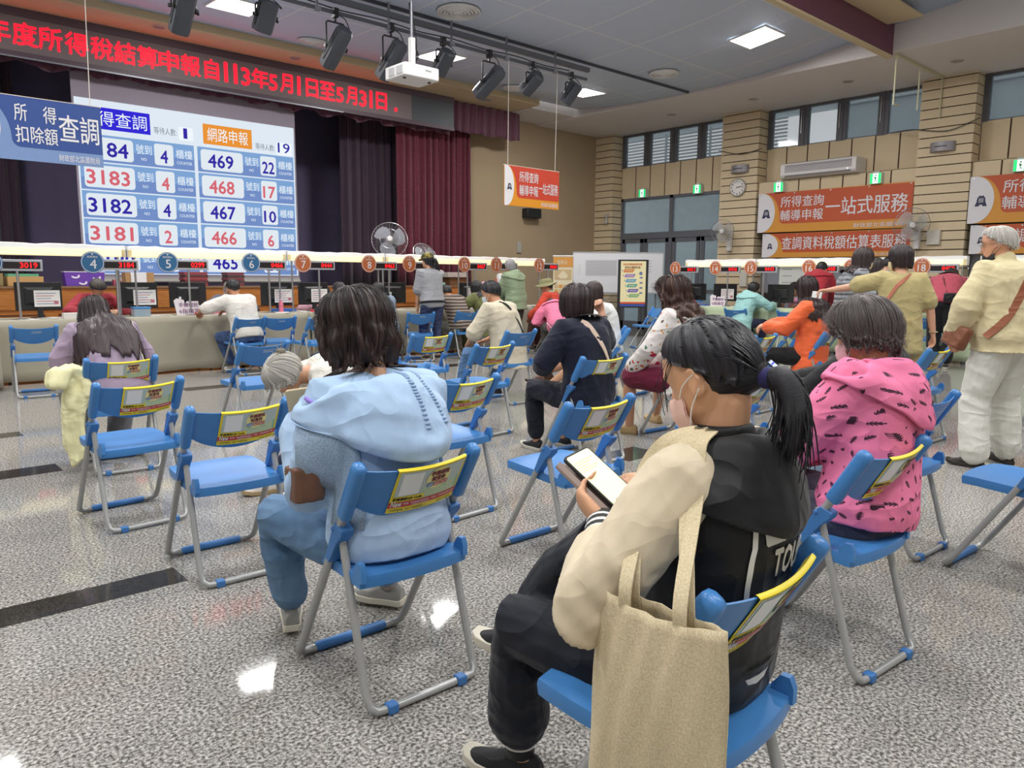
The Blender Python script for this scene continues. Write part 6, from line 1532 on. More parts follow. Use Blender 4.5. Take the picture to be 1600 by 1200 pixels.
# sleeves, striped cuffs and waistband, lettering
M_sleeve = fab('d2c3a7', rough=.8, wr=.28)
for k, (Sh, E, Wr) in enumerate(PW['arms']):
    sx = -1 if k == 0 else 1; b = MB(); mid_ = lambda p, q, t: p + (q - p) * t
    b.tube([Sh - PW['R'] * sx * .055 + PW['up'] * .012, Sh + PW['up'] * -.005, mid_(Sh, E, .35), mid_(Sh, E, .75), E + (E - Sh) * .08, mid_(E, Wr, .35), mid_(E, Wr, .62), mid_(E, Wr, .74)], [.070, .080, .079, .078, .082, .074, .062, .046], 16, round_=True)
    V, Nn, F = fuse(b, .007, 3); d1 = nrm(E - Sh); tt = (V - Sh) @ d1; lo = np.exp(-(((V - E) ** 2).sum(1)) / .018)
    V = V + Nn * (.008 * folds(V, 31 + k, 22) + .003 * lo * np.sin((V @ nrm(d1 * .8 + nrm(Wr - E) * .6)) * 150 + 2.5 * folds(V, 5, 12)))[:, None]
    mkobj('sleeve', V, F, M_sleeve, PW['o'])
    b = MB(); d2 = nrm(Wr - E); p0 = mid_(E, Wr, .72); n_ = 17; P_ = [p0 + d2 * .062 * i / (n_ - 1) for i in range(n_)]
    rr = [.040 + .001 * (i % 2) - .004 * i / n_ for i in range(n_)]; st = len(b.f); b.tube(P_, rr, 20, round_=True)
    cc = face_centers(np.concatenate(b.v), b.f); hh = (cc - p0) @ d2 / .062; b.m = [1 if (.12 < h < .28 or .45 < h < .6 or .8 < h < .95) else 0 for h in hh]
    b.build('cuff', [fab('17171a'), fab('e4e1da')], PW['o'], smooth=60)
b = MB(); rg = []; n_ = 11
for i in range(n_):
    c = PW['path'][1] + (PW['path'][3] - PW['path'][1]) * (i / (n_ - 1) * .8 - .15); an = np.arange(36) * 2 * PI / 36; rg.append(c + np.outer(np.cos(an) * .178, V3(1, 0, 0)) + np.outer(np.sin(an) * .142, V3(0, 1, 0)))
b.loft(rg); b.m = [1 if (j // 36) in (2, 3, 6, 7) else 0 for j in range(len(b.f) - 2)] + [0, 0]; b.build('waistband', [fab('17171a'), fab('e4e1da')], PW['o'], smooth=60)
b = MB()
def on_back(Q):
    out = []
    for x, y, z in Q:
        h = .16 + y * .80; out.append(torso_pt(PW, h, 180 - x * 62, .046 + z))
    return np.array(out)
b.text('TOUR', -.14, .50, .60, .60, 0, 0, None, .035, on_back); b.text('LA', -.30, .63, .42, .75, 0, 0, None, .035, on_back)
arc = [(-.44 - .08 * math.sin(q * PI), .34 + .34 * q) for q in np.linspace(0, 1, 14)]; b.add(on_back(np.array([(x + dx, y, 0) for x, y in arc for dx in (-.035, .035)])), [(2 * i, 2 * i + 1, 2 * i + 3, 2 * i + 2) for i in range(13)])
b.build('lettering', fab('e4e1da'), PW['o'], smooth=60)
b = MB(); b.tube(smoothpath([torso_pt(PW, .02, -60, .03), torso_pt(PW, .1, -35, .05), torso_pt(PW, .16, -10, .04)], 5), [.03] * 11, 10, e=.4, round_=True); b.build('shirt_hem', fab('e6bfd8'), PW['o'])
b = MB(); A_ = PW['legs'][0]; c = A_[2] + (A_[1] - A_[2]) * .06; d_ = nrm(A_[1] - A_[2])
for q in (.0, .012): b.tube([c + d_ * q + V3(math.cos(t_) * .041, math.sin(t_) * .041, 0) for t_ in np.arange(20) * 2 * PI / 20], .0026, 5, closed=True)
b.build('sock_stripe', fab('e8e6e0'), PW['o'])
phone('phone with a pale yellow lit page in a folding case, held by the ponytailed woman', (1.235, 1.07, .84), (-.20, -.52, .83), (-.1, .80, .55), L=.165, w=.078, flap='9c8a82', ui=1)
# canvas tote on her left shoulder
t = thing('tote_bag', 'cream canvas tote bag hanging from the ponytailed woman\'s shoulder', 'bag', (1.0, .73, 0))
b = MB(); nx, nz = 21, 22
def tote(side):
    P = []
    for i in range(nx):
        u = -1 + 2 * i / (nx - 1); row = []
        for j in range(nz):
            v = j / (nz - 1); z = .725 - .40 * v - .012 * (1 - u * u) * (1 - v) ; th_ = side * (.012 + .030 * math.sin(PI * min(1, v * .8 + .1))) * (1 - abs(u) ** 2.5) ; fold_ = .006 * math.sin(u * 7 + v * 5) * v + .004 * math.sin(u * 15 - v * 9)
            row.append((th_ + fold_, u * (.132 + .012 * v), z))
        P.append(row)
    return np.array(P)
A_, B_ = tote(-1), tote(1); b.grid(A_, flip=True); b.grid(B_)
for k in (0, -1): b.grid(np.array([A_[k], B_[k]]), flip=(k == 0))
b.grid(np.array([A_[:, -1], B_[:, -1]])); M_tote = NT('tote canvas'); M_tote.l(M_tote.ramp(M_tote.noise(260, 3), [(.3, 'bfae8b'), (.7, 'd9caa8')]), M_tote.b.inputs['Base Color']); M_tote.set(Roughness=.9); M_tote.bump(M_tote.noise(700, 2), .3, .001); M_tote = M_tote.m
o = b.build('body', M_tote, t, smooth=180); s_ = o.modifiers.new('thick', 'SOLIDIFY'); s_.thickness = .003
b = MB(); 
for A__ in (A_, B_): b.grid(np.array([A__[:, 1] + ((-.002 if A__ is A_ else .002), 0, 0), A__[:, 2] + ((-.003 if A__ is A_ else .003), 0, 0)]), flip=A__ is A_)
b.build('hem', pm('tote hem', 'b5a481', .9), t, smooth=180)
Sh = np.array(PW['arms'][0][0]) + V3(1.30, .825, 0) - V3(1.0, .73, 0)
for k, (x, oy, sgn) in enumerate(((-.014, -.0, -1), (.014, .025, 1))):
    top_ = Sh + V3(.055, -.015 + oy, .092); b = MB(); pth = smoothpath([(x, -.055, .68), (x * .6, -.05, .76), tuple(top_ + V3(-.075, -.04, -.09)), tuple(top_ + V3(-.03, -.012, -.015)), tuple(top_ + V3(.02, .0, .004)), tuple(top_ + V3(-.02, .05, -.02)), tuple(top_ + V3(-.06, .08, -.10)), (x * .6, .062, .76), (x, .06, .68)], 6)
    T_ = np.gradient(pth, axis=0); rg = []
    for p, q in zip(pth, T_):
        q = nrm(q); w_ = nrm(V3(0, 1, 0) - q * q[1]); n_ = np.cross(q, w_); rg.append([p + w_ * .013 + n_ * .0015, p - w_ * .013 + n_ * .0015, p - w_ * .013 - n_ * .0015, p + w_ * .013 - n_ * .0015])
    b.loft(rg); b.build('strap', M_tote, t, smooth=50)

# --- woman in the pale blue hooded jacket
M_pb = fab('a9c4e2', rough=.7); M_pbm = fab('9fb4cb', 'mesh', '7f97b2')
BW = person((1.255, 1.99, 0), 0, 'person with dark wavy hair in a pale blue hooded jacket, seen from behind', s=1.0, vox=.008, lean=2, bend=15, head=(14, 20, 4), pelvis=(.02, .0, .465), nl=.125,
    hands=((-.15, .21, .79), (.10, .33, .62)), elb=((-.35, -.3, -1), (.4, -.3, -1)), feet=((-.10, .47, .10), (.27, .40, .10)), knee=((-.35, 1, .3), (.2, 1, .3)), toes=(-25, 28),
    top=dict(name='jacket', mat=M_pb, sleeve=.98, ease=.036, sease=.042, fold=.010, k=24, i0=1, vox=.009, cuff=.03), bottom=dict(mat=fab('4d6d8f', 'denim', '6d8cab'), len=.93, ease=.016),
    shoe=('8d8c86', 'cfc8b6'), skin_='d3a17c', socks=('8f9399', .18), hair=dict(col=('1a100f', '4a342f'), theta=(55, 64, 95, 102, 104), len=(.0, .02, .15, .155, .135), thick=.03, vol=.016, rag=.02, flare=.28, curl=.35, wave=.012, wfreq=1.2, na=170, strands=420, sr=.0011, jit=.013), seed=11)
def on_pts(inf, name, polyf, mat, off): pass
hood(BW, M_pb, 1.6, 1.45, .012, .055, seed=7)
b = MB()     # gathered channels down the hood and the violet shoulder zip
for q_ in (.05, .24):
    for v in np.linspace(2.2, 15, 26):
        iq = (q_ + 1) / 2 * 40; i0, j0 = int(iq), int(v); f1, f2 = iq - i0, v - j0; G = BW['hoodP']; p = (G[i0, j0] * (1 - f2) + G[i0, j0 + 1] * f2) * (1 - f1) + (G[i0 + 1, j0] * (1 - f2) + G[i0 + 1, j0 + 1] * f2) * f1
        b.ball(p + BW['hoodN'][i0, j0] * .011, (.011, .007, .0052), 8, 5)
b.build('gathered_seam', fab('94afd0'), BW['o'], smooth=180)
b = MB(); pts = [torso_pt(BW, .86 - .03 * k, -92 - 6 * k, .062) for k in range(6)]; b.tube(smoothpath(pts, 4), .006, 8); b.build('violet_zip', fab('9a7ed6'), BW['o'], smooth=60)
for sx in (-1, 1):
    b = MB(); g = np.array([[torso_pt(BW, .30 + .40 * v, 180 + sx * (48 + 45 * u), .050) for v in np.linspace(0, 1, 7)] for u in np.linspace(0, 1, 7)]); b.grid(g, flip=sx > 0)
    o = b.build('mesh_panel', M_pbm, BW['o'], smooth=180); s_ = o.modifiers.new('thick', 'SOLIDIFY'); s_.thickness = .012; s_.offset = 0
b = MB(); Sh, E, Wr = BW['arms'][0]
b.loft([[E + V3(x * .05 - .04, y * .05 - .02, z) for x, y in ((-1, -.8), (.2, -1), (1, -.7), (1, .8), (.2, 1), (-1, .8))] for z in (-.02, -.04, -.10, -.13)])
V, Nn, F = fuse(b, .01, 4); o = mkobj('handbag', V + Nn * (.006 * folds(V, 9, 40))[:, None], F, fab('6d4b3a', rough=.55)); o.location = BW['o'].location + Vector((.025, .03, .10)); tag(o, 'brown soft handbag at the left elbow of the pale blue jacket', 'bag')
phone('phone with a beige back held up by the woman in pale blue', (1.095, 2.21, .855), (.35, .82, .42), (-.3, -.35, .9), L=.155, case='cdb893', scr='d9dde2', lit=.4)

# --- woman in the pink printed jacket
M_pink = fab('ee7fa6', 'feather', '4a2a3c')
PK = person((2.68, 1.10, 0), 0, 'person with short curly grey-black hair in a pink feather-print jacket, seated', s=1.0, vox=.008, lean=0, bend=9, roll=10, head=(-4, 18, 4), pelvis=(-.02, -.03, .47),
    hands=((-.10, .33, .60), (.10, .33, .60)), feet=((-.10, .42, .085), (.12, .42, .085)), top=dict(name='jacket', mat=M_pink, sleeve=.97, ease=.042, sease=.04, fold=.011, k=24, vox=.010, i0=1, collar=.03),
    bottom=dict(mat=fab('3b3c4a'), len=.93), skin_='c9966f', shoe='3a3a3e', hair=dict(col=SALT, theta=(54, 64, 98, 112, 116), len=(.0, .015, .05, .05, .045), thick=.028, vol=.012, rag=.016, wave=.011, wfreq=1.6, curl=.2, na=160, strands=700, sr=.0010, jit=.017, lightstrand=True), hd=dict(mask='e9b9bb'), seed=21)
hood(PK, M_pink, 1.35, 1.12, .010, seed=9)
b = MB(); c = PK['N'] + PK['R'] * .12 - PK['F'] * .10 - PK['up'] * .11
b.ball(c - PK['F'] * .035 + PK['R'] * .02, (.010, .010, .010), 10, 6); b.build('snap_button', pm('button dark', '3c3136', .4), PK['o'])

# --- old man standing at the right
M_kh = fab('d2c59c', rough=.75)
OM = person((5.92, 1.54, 0), -30, 'old person with white hair standing in a cream jacket with a brown strap', s=1.01, vox=.010, sit=False, lean=4, bend=9, head=(46, 10, 0), pelvis=(0, 0, .90),
    hands=((-.26, .17, .90), (.28, .10, .84)), elb=((-1, -.8, -.1), (1, -.8, -.2)), feet=((-.17, .0, .085), (.15, .06, .085)), knee=((-.1, 1, 0), (.1, 1, 0)), toes=(30, -10),
    top=dict(name='jacket', mat=M_kh, sleeve=.95, ease=.055, sease=.034, fold=.017, k=22, collar=.055, skirt=.0, i0=1, vox=.012, w=1.06), bottom=dict(mat=fab('d6d5cc', rough=.8), ease=.045, len=.97, fold=.016, k=24),
    shoe=('2c2622', '2a2522'), skin_='d39c7c', hair=dict(col=WHT, theta=(42, 52, 86, 110, 120), len=(.0, .0, .012, .012, .012), thick=.014, vol=.006, rag=.008, wave=.006, wfreq=2, strands=300, sr=.0011, jit=.014, lightstrand=True), hd=dict(glasses=1), face=True, seed=33)
mask(OM, '2b2a2e', '2b2a2e', chin=True)
strap(OM, 'crossbody_strap', [torso_pt(OM, .90, 140, .068), torso_pt(OM, .82, 158, .072), torso_pt(OM, .70, 178, .076), torso_pt(OM, .52, 200, .076), torso_pt(OM, .36, 222, .080), torso_pt(OM, .22, 250, .085)], .05, fab('8b5135', rough=.5), .003)
b = MB(); b.cb((0, 0, 0), (.07, .19, .16)); o = b.build('shoulder_bag', fab('7b4a33', rough=.5), bevel=.02); o.location = Vector(OM['o'].matrix_basis @ Vector((-.30, .10, .90))); o.rotation_euler = (.3, .2, R(-30)); tag(o, 'brown shoulder bag at the old man\'s left hand', 'bag')
# ------------------------------------------------------------------ people in the middle of the hall
J1 = fab('3f5f86', 'denim', '6a8db5'); J2 = fab('33466b', 'denim', '4b618c')
# bending grey-haired woman behind the pale blue jacket
P3 = person((2.42, 3.98, 0), 82, 'person with grey tied-up hair in a white top, bending far down towards the floor', s=1.0, vox=.011, lean=48, bend=36, head=(8, 62, 0), pelvis=(0, -.06, .51), hands=((-.16, .47, .30), (.16, .47, .16)), elb=((-1, 0, 0), (1, .2, 0)), feet=((-.12, .50, .085), (.13, .58, .085)),
    palms=(None, dict(d=(0, .2, -1))), top=dict(mat=fab('dedad0'), sleeve=.82, ease=.03, fold=.010, k=26, i0=1), bottom=dict(mat=fab('1c2440'), len=.84, ease=.02), shoe=('e4e0d8', 'b79f78'), skin_='cf9f80',
    hair=dict(col=('77736c', 'cfcac0'), theta=(58, 66, 96, 110, 112), len=(.015, .03, .05, .02, .01), thick=.022, vol=.012, rag=.014, wave=.004, strands=220, sr=.0011, lightstrand=True), seed=41)
b = MB(); c = hpt(P3, 0, -.115, .19); b.ball(c, (.03, .03, .026), 12, 8)
for k in range(26): d = nrm(np.random.RandomState(k).randn(3)); b.tube([c, c + d * .03, c + d * .055 + V3(0, 0, .01)], [.004, .003, .001], 4)
o = b.build('hair_bun', hair_mat('3a352c', '9a907c'), P3['o'], smooth=180); add_uv(o, np.random.RandomState(1).rand(len(o.data.vertices), 2))
b = MB(); Wr = P3['arms'][1][2]; b.tube([Wr + V3(math.cos(t_) * .034, math.sin(t_) * .034, .03) for t_ in np.arange(18) * 2 * PI / 18], .006, 6, closed=True); b.build('bracelet', fab('7a4f38'), P3['o'])
strap(P3, 'bag_strap', [torso_pt(P3, .86, 150, .03), torso_pt(P3, .7, 175, .036), torso_pt(P3, .5, 205, .036), torso_pt(P3, .35, 235, .04)], .035, fab('39425e'))
dup(_pp[0], (2.52, 3.98, 0), R(82), 'blue folding chair beneath the bending grey-haired woman')
dup(_pp[0], (3.76, 1.43, 0), R(-3), 'blue folding chair beneath the balding man, behind the pink jacket')
dup(_pp[0], (6.28, 5.38, 0), R(45), 'blue folding chair beneath the person with sandals behind the navy blouse')
b = MB(); P = np.array([[(.15 * u + .02 * math.sin(v * 4), .10 * v, .012 + .010 * math.sin(u * 6 + v * 3)) for v in np.linspace(-1, 1, 7)] for u in np.linspace(-1, 1, 9)]); b.grid(P)
o = b.build('packet', pm('packet pale', 'd9dcdc', .35), smooth=180); o.location = (2.0, 3.9, .002); o.rotation_euler = (0, 0, .6); s_ = o.modifiers.new('thick', 'SOLIDIFY'); s_.thickness = .004; tag(o, 'crumpled pale packet lying on the floor below the bending woman', 'packet')

# long-haired woman in mauve
P4 = person((1.38, 5.46, 0), 4, 'person with very long dark hair in a mauve shirt, head bowed', s=1.02, vox=.013, lean=22, bend=24, head=(-4, 40, 5), hands=((-.10, .36, .60), (.12, .36, .60)), top=dict(mat=fab('a391a6'), sleeve=.36, ease=.034, sease=.03, fold=.009, k=28, i0=1), bottom=dict(mat=fab('76767a'), len=.9, ease=.03), skin_='d6a98a', shoe='3b3b40',
    hair=dict(col=('21161a', '4d3d40'), theta=(56, 64, 92, 98, 98), len=(.0, .04, .36, .46, .50), thick=.022, rag=.05, hang=(.03, -.42, -.9), flare=.15, strands=240, sr=.0016, jit=.014, na=140), seed=44)
b = MB(); P_ = smoothpath([torso_pt(P4, .88, 118, .04), torso_pt(P4, .6, 128, .05), torso_pt(P4, .3, 120, .06), torso_pt(P4, .12, 105, .07)], 5); b.tube(P_, .006, 6); b.build('bag_strap', fab('cfc4bb'), P4['o'])
b = MB(); rr_ = np.random.RandomState(6)
for k in range(9):
    a0 = rr_.uniform(-.07, .07); pts = [(a0 - .06, .05 * rr_.randn() * .6, .60), (a0 * 1.3 - .02, .03 * rr_.randn(), .66 + .03 * rr_.rand()), (a0 + .05, .03 * rr_.randn(), .58), (a0 * .8 + .03, .03 * rr_.randn(), .46)]
    b.tube(smoothpath(pts, 4), np.array([.035] * 12 + [.03]), 8, round_=True)
for k in range(6): a0 = rr_.uniform(-.05, .05); b.tube(smoothpath([(a0 + .02, .02 * k - .05, .52), (a0, .018 * k - .05, .38), (a0 * .7 + .015 * rr_.randn(), .016 * k - .05, .22), (a0 * .6 + .02 * rr_.randn(), .014 * k - .05, .06 + .06 * rr_.rand())], 4), np.interp(np.linspace(0, 1, 13), [0, .4, 1], [.035, .026, .016]), 8, round_=True)
V, Nn, F = fuse(b, .01, 3); o = mkobj('jacket', V + Nn * (.008 * folds(V, 3, 40))[:, None], F, fab('e8e3b4')); o.location = (1.10, 5.36, .0); tag(o, 'pale yellow jacket bundled over the left side of the long-haired woman\'s chair', 'jacket')

# navy blouse, flowered blouse, the two by the green cloth ...
M_navy2 = fab('12172b')
P22 = person((3.93, 3.58, 0), -6, 'person in a navy blouse, right fist raised, pale strap across the back', s=1.03, vox=.012, lean=3, bend=16, head=(-34, 16, 4), pelvis=(0, -.05, .47), hands=((-.15, .26, .62), (.40, .26, 1.02)), elb=((-1, -.4, -.6), (.8, .5, -1)), feet=((-.12, .38, .085), (.13, .36, .085)),
    palms=(None, dict(d=(-.25, .25, .9), n=(-.8, -.5, .2), curl=(80, 90, 60), thumb=(30, 40))), hcurl=(40, 45, 30), top=dict(mat=M_navy2, sleeve=.62, ease=.036, sease=.04, fold=.008, k=24, collar=.05, i0=0, skirt=.07), bottom=dict(mat=fab('171b28')), skin_='c8967a', shoe='15151a', hd=dict(mask='5f7d86'),
    hair=dict(col=('1a1012', '41302f'), theta=(56, 66, 94, 100, 102), len=(.0, .02, .10, .12, .11), thick=.04, vol=.018, rag=.008, curl=.4, strands=160, sr=.0012), seed=52)
strap(P22, 'bag_strap', [torso_pt(P22, .93, 215, .052), torso_pt(P22, .80, 195, .056), torso_pt(P22, .62, 172, .058), torso_pt(P22, .45, 150, .06)], .036, fab('cdb6a4'))
b = MB(); Sh, E, Wr = P22['arms'][1]; d_ = nrm(Wr - E)
for q in (.05, .075, .10):
    c = Wr - d_ * q; u_ = nrm(np.cross(d_, V3(0, 1, .2))); w_ = np.cross(d_, u_); b.tube([c + u_ * math.cos(t_) * .036 + w_ * math.sin(t_) * .036 + d_ * .006 * math.sin(t_) for t_ in np.arange(18) * 2 * PI / 18], .0035, 5, closed=True)
b.build('bracelet', fab('2a2222'), P22['o'])
P24 = person((5.02, 3.55, 0), 6, 'person with long curly brown hair in a white flowered blouse, seated sideways', s=1.06, vox=.013, lean=3, bend=12, head=(10, 10, 0), hands=((-.20, .30, .56), (.10, .32, .58)), elb=((-1, -.6, -.4), (1, -.4, -.6)), feet=((-.14, .36, .085), (.45, .46, .085)), toes=(15, -30),
    top=dict(mat=fab('e3ddd8', 'floral'), sleeve=.98, ease=.036, sease=.03, fold=.006, k=26, i0=0, skirt=.05), bottom=dict(kind='skirt', mat=fab('6d1c38'), len=.92, ease=.02), skin_='c49374', shoe=('a98d63', '9a7f58'),
    hair=dict(col=('2a1713', '68483b'), theta=(56, 62, 95, 100, 100), len=(.01, .03, .20, .25, .27), thick=.035, vol=.018, rag=.03, wave=.016, wfreq=2.6, flare=.2, strands=320, sr=.0014, jit=.02), seed=55)
strap(P24, 'bag_strap', [torso_pt(P24, .92, 225, .05), torso_pt(P24, .75, 205, .055), torso_pt(P24, .5, 185, .058), torso_pt(P24, .3, 160, .06)], .022, fab('8f7c5f'))
P17 = person((5.19, 5.86, 0), 8, 'person with short black hair in a beige shirt with a dark strap', s=1.05, vox=.014, lean=8, bend=20, head=(18, 18, 0), hands=((-.14, .36, .60), (.12, .36, .60)), feet=((-.2, .42, .085), (.34, .40, .085)), top=dict(mat=fab('c9bfa8'), sleeve=.5, ease=.036, sease=.034, fold=.010, k=26, i0=0, collar=.03, skirt=.06), bottom=dict(mat=J1), skin_='c48f6e', shoe=('2a2522', '2a2522'), hd=dict(mask='cdd6da'), hair=H_short(BLK, strands=60), seed=61)
strap(P17, 'bag_strap', [torso_pt(P17, .92, 215, .05), torso_pt(P17, .75, 190, .055), torso_pt(P17, .52, 160, .058), torso_pt(P17, .35, 135, .06)], .03, fab('23241f'))
P23 = person((6.25, 5.42, 0), 48, 'person with dark hair in a white T-shirt, legs crossed in sandals, behind the navy blouse', s=1.02, vox=.016, lean=6, bend=16, head=(-60, 12, 0), hands=((-.10, .40, .62), (.12, .36, .60)), feet=((-.10, .62, .10), (.16, .68, .20)), top=dict(mat=fab('e2e2de'), sleeve=.4, ease=.03, i0=1), bottom=dict(mat=fab('77766a'), len=.46, ease=.03), skin_='c99a7a', shoe=('5d4640', '3a302c'), hair=H_bob(('1d1313', '443432')), seed=63)
b = MB(); b.cb((0, 0, 0), (.21, .005, .28)); o = b.build('leaflet', M_paper); o.location = (5.85, 5.75, .68); o.rotation_euler = (-.7, 0, R(48)); tag(o, 'white leaflet held on the lap left of the navy blouse', 'paper')
# black-shirted man with a phone (balding)
P36 = person((3.64, 1.50, 0), 2, 'balding person in a black shirt and light jeans behind the pink jacket', s=.97, vox=.012, lean=-2, bend=14, head=(0, 20, 0), pelvis=(0, -.06, .50), hands=((-.13, .36, .72), (.06, .40, .74)), elb=((-1, -.3, -.6), (1, -.3, -.6)), feet=((-.16, .55, .085), (-.18, .56, .30)), knee=((-.4, 1, .5), (-.3, .5, 1)),
    palms=(dict(d=(.2, .6, .5), n=(.8, .1, .3), curl=(40, 45, 30)), dict(d=(-.7, .3, .3), n=(-.3, -.1, -.8), curl=(45, 50, 30))), top=dict(mat=fab('1a1a1d'), sleeve=.9, ease=.03, i0=1, fold=.008), bottom=dict(mat=fab('7f99b5', 'denim', 'a9bfd4'), ease=.022, fold=.008), skin_='cf9c79', hair=dict(col=('221b1a', '4d4442'), theta=(26, 40, 84, 112, 122), len=(0, 0, .012, .012, .012), thick=.012, rag=.004, taper=.5), shoe='33302e', seed=66)
phone('phone with a violet and blue lit page held by the man in black', (3.66, 1.95, .80), (.15, -.62, .75), (-.25, .55, .7), L=.165, w=.085, scr='b9c6ea', lit=.7, ui=2)
# orange jacket
P30 = person((7.60, 3.80, 0), 8, 'person with long dark hair in a bright orange jacket, sitting sideways', s=1.08, vox=.015, lean=-2, bend=10, head=(-6, 16, 0), hands=((-.16, .36, .78), (-.04, .38, .78)), elb=((-.8, -.2, -1), (1, -.2, -.8)), feet=((-.16, .46, .085), (.05, .5, .085)), top=dict(name='jacket', mat=fab('ee6a3a', rough=.6), sleeve=.93, ease=.036, sease=.034, fold=.010, k=24, i0=0, skirt=.08), bottom=dict(mat=fab('151517'), len=.9), skin_='cb9a7c',
    hair=dict(col=('1b1012', '3f2d2e'), theta=(56, 62, 94, 98, 98), len=(.0, .03, .28, .34, .36), thick=.022, rag=.03, strands=80, sr=.0016), seed=71)
# people standing and sitting to the right
P34 = person((6.92, 2.62, 0), -55, 'person with a black bob in olive tan, left arm stretched out pointing', s=.96, vox=.013, sit=False, lean=2, bend=5, head=(40, 4, 0), pelvis=(0, 0, .86), hands=((-.60, .38, 1.16), (.30, .02, .76)), elb=((0, -1, -.5), (1, -.5, 0)), palms=(dict(d=(-.8, .35, -.1), n=(.2, -.3, -.9), each=((8, 10, 8), (30, 40, 30), (45, 55, 35), (50, 60, 40))), None), top=dict(mat=fab('b3a473'), sleeve=.38, ease=.03, sease=.03, fold=.009, k=24, i0=0, skirt=.12), bottom=dict(mat=fab('b09a6c'), ease=.04, len=.95, fold=.01), shoe='6a5a48', skin_='d3a083', hd=dict(mask='d8c79a'), hair=H_bob(('150f10', '382c2c'), len=(.015, .02, .09, .085, .075), thick=.026), seed=77)
strap(P34, 'bag_strap', [torso_pt(P34, .92, 150, .046), torso_pt(P34, .82, 175, .05), torso_pt(P34, .7, 200, .052), torso_pt(P34, .55, 225, .054)], .03, fab('b5705a'))
b = MB(); Wr = P34['arms'][1][2]; b.tube([Wr + V3(math.cos(t_) * .033, math.sin(t_) * .033, .02) for t_ in np.arange(18) * 2 * PI / 18], .004, 6, closed=True); b.build('bracelet', pm('gold bracelet', 'd9c79a', .3, .7), P34['o'])
b = MB(); b.cb((0, 0, 0), (.012, .10, .06)); o = b.build('card', M_white, bevel=.002); Wl = P34['arms'][0][2]; o.location = P34['o'].matrix_basis @ Vector(tuple(Wl + V3(-.10, .03, -.045))); o.rotation_euler = (.1, .1, R(-10)); tag(o, 'small white card held in the outstretched pointing hand', 'card')
P29 = person((8.15, 3.62, 0), -140, 'person with dark hair and a pale yellow mask in a grey quilted jacket, standing', s=1.0, vox=.014, sit=False, lean=4, bend=8, head=(8, 12, 0), hands=((-.10, .30, .86), (.16, .28, .86)), elb=((-1, -.6, -.4), (1, -.6, -.4)), top=dict(name='jacket', mat=fab('6b6f75', 'quilt', 'a3a6aa'), sleeve=.93, ease=.045, sease=.042, fold=.008, k=30, i0=0, collar=.05, skirt=.12), bottom=dict(mat=fab('1f2126')), skin_='d8ab8c', hd=dict(mask='e8d49a'), face=True, hair=H_long(('1d1414', '473838'), len=(.03, .06, .17, .19, .18)), seed=81)
P31 = person((9.35, 4.0, 0), -128, 'person with tied dark hair and a pale blue mask in a dark grey jacket', s=.96, vox=.016, sit=False, lean=6, bend=12, head=(6, 12, 0), hands=((-.12, .26, .80), (.12, .26, .80)), top=dict(name='jacket', mat=fab('3d3c40'), sleeve=.95, ease=.035, collar=.04, i0=0), bottom=dict(mat=fab('25262b')), skin_='d0a083', hd=dict(mask='c9d9e2'), face=True, hair=H_short(('1d1616', '453a3a'), len=(0, .01, .06, .08, .05)), seed=83)
P28 = person((12.25, 6.02, 0), -80, 'person in a dark red hooded jacket with a printed back, standing bent over the counter', s=1.04, vox=.018, sit=False, lean=20, bend=20, head=(0, 22, 0), hands=((-.16, .46, .90), (.16, .46, .90)), top=dict(name='jacket', mat=fab('a02a34'), sleeve=.95, ease=.05, sease=.045, fold=.010, i0=0, skirt=.05), bottom=dict(mat=fab('23242a')), skin_='c99a7a', hair=H_short(BLK), seed=85)
b = MB(); b.add(np.array([torso_pt(P28, .80 + .05 * math.sin(a), 180 + 14 * math.cos(a) * (1 + .3 * math.sin(3 * a)), .068) for a in np.arange(20) * 2 * PI / 20]), [tuple(range(20))]); b.build('back_print', fab('d9c9bd'), P28['o'])
P32 = person((12.2, 4.92, 0), -85, 'person with black hair in a light blue top at counter 17, back turned', s=1.04, vox=.018, sit=False, lean=12, bend=16, head=(0, 20, 0), hands=((-.16, .44, .86), (.16, .44, .86)), top=dict(mat=fab('6d8fc9'), sleeve=.6, ease=.04, i0=0), bottom=dict(mat=fab('2a2c33')), skin_='c99a7a', hair=H_bob(BLK, len=(.0, .01, .05, .05, .04)), seed=87)
P39 = person((12.05, 3.96, 0), -78, 'person in a rose sweater with a bag chain, bent over counter 18', s=1.06, vox=.016, sit=False, lean=34, bend=30, head=(-20, 30, 0), hands=((-.18, .5, .86), (.18, .5, .86)), elb=((-1, -.2, -.6), (1, -.2, -.6)), top=dict(name='sweater', mat=fab('b7505f'), sleeve=.95, ease=.05, sease=.045, fold=.010, k=22, i0=1, collar=.04), bottom=dict(mat=fab('17171b'), ease=.03), skin_='c99a7a', hair=H_long(('231616', '4a3a38'), len=(.0, .03, .14, .16, .14)), seed=89)
b = MB(); P_ = smoothpath([torso_pt(P39, .9, 205, .055), torso_pt(P39, .6, 190, .065), torso_pt(P39, .25, 165, .07)], 8)
for p in P_: b.ball(p, .012, 8, 5)
b.build('bag_chain', pm('chain', '54403a', .3, .5), P39['o'])
b = MB(); b.cb((0, 0, 0), (.17, .07, .13)); o = b.build('handbag', fab('1d1d20', rough=.4), bevel=.02); o.location = P39['o'].matrix_basis @ Vector(tuple(torso_pt(P39, .15, 160, .12))); o.rotation_euler = (0, 0, R(-78)); tag(o, 'small dark handbag hanging at the hip of the rose sweater', 'bag')
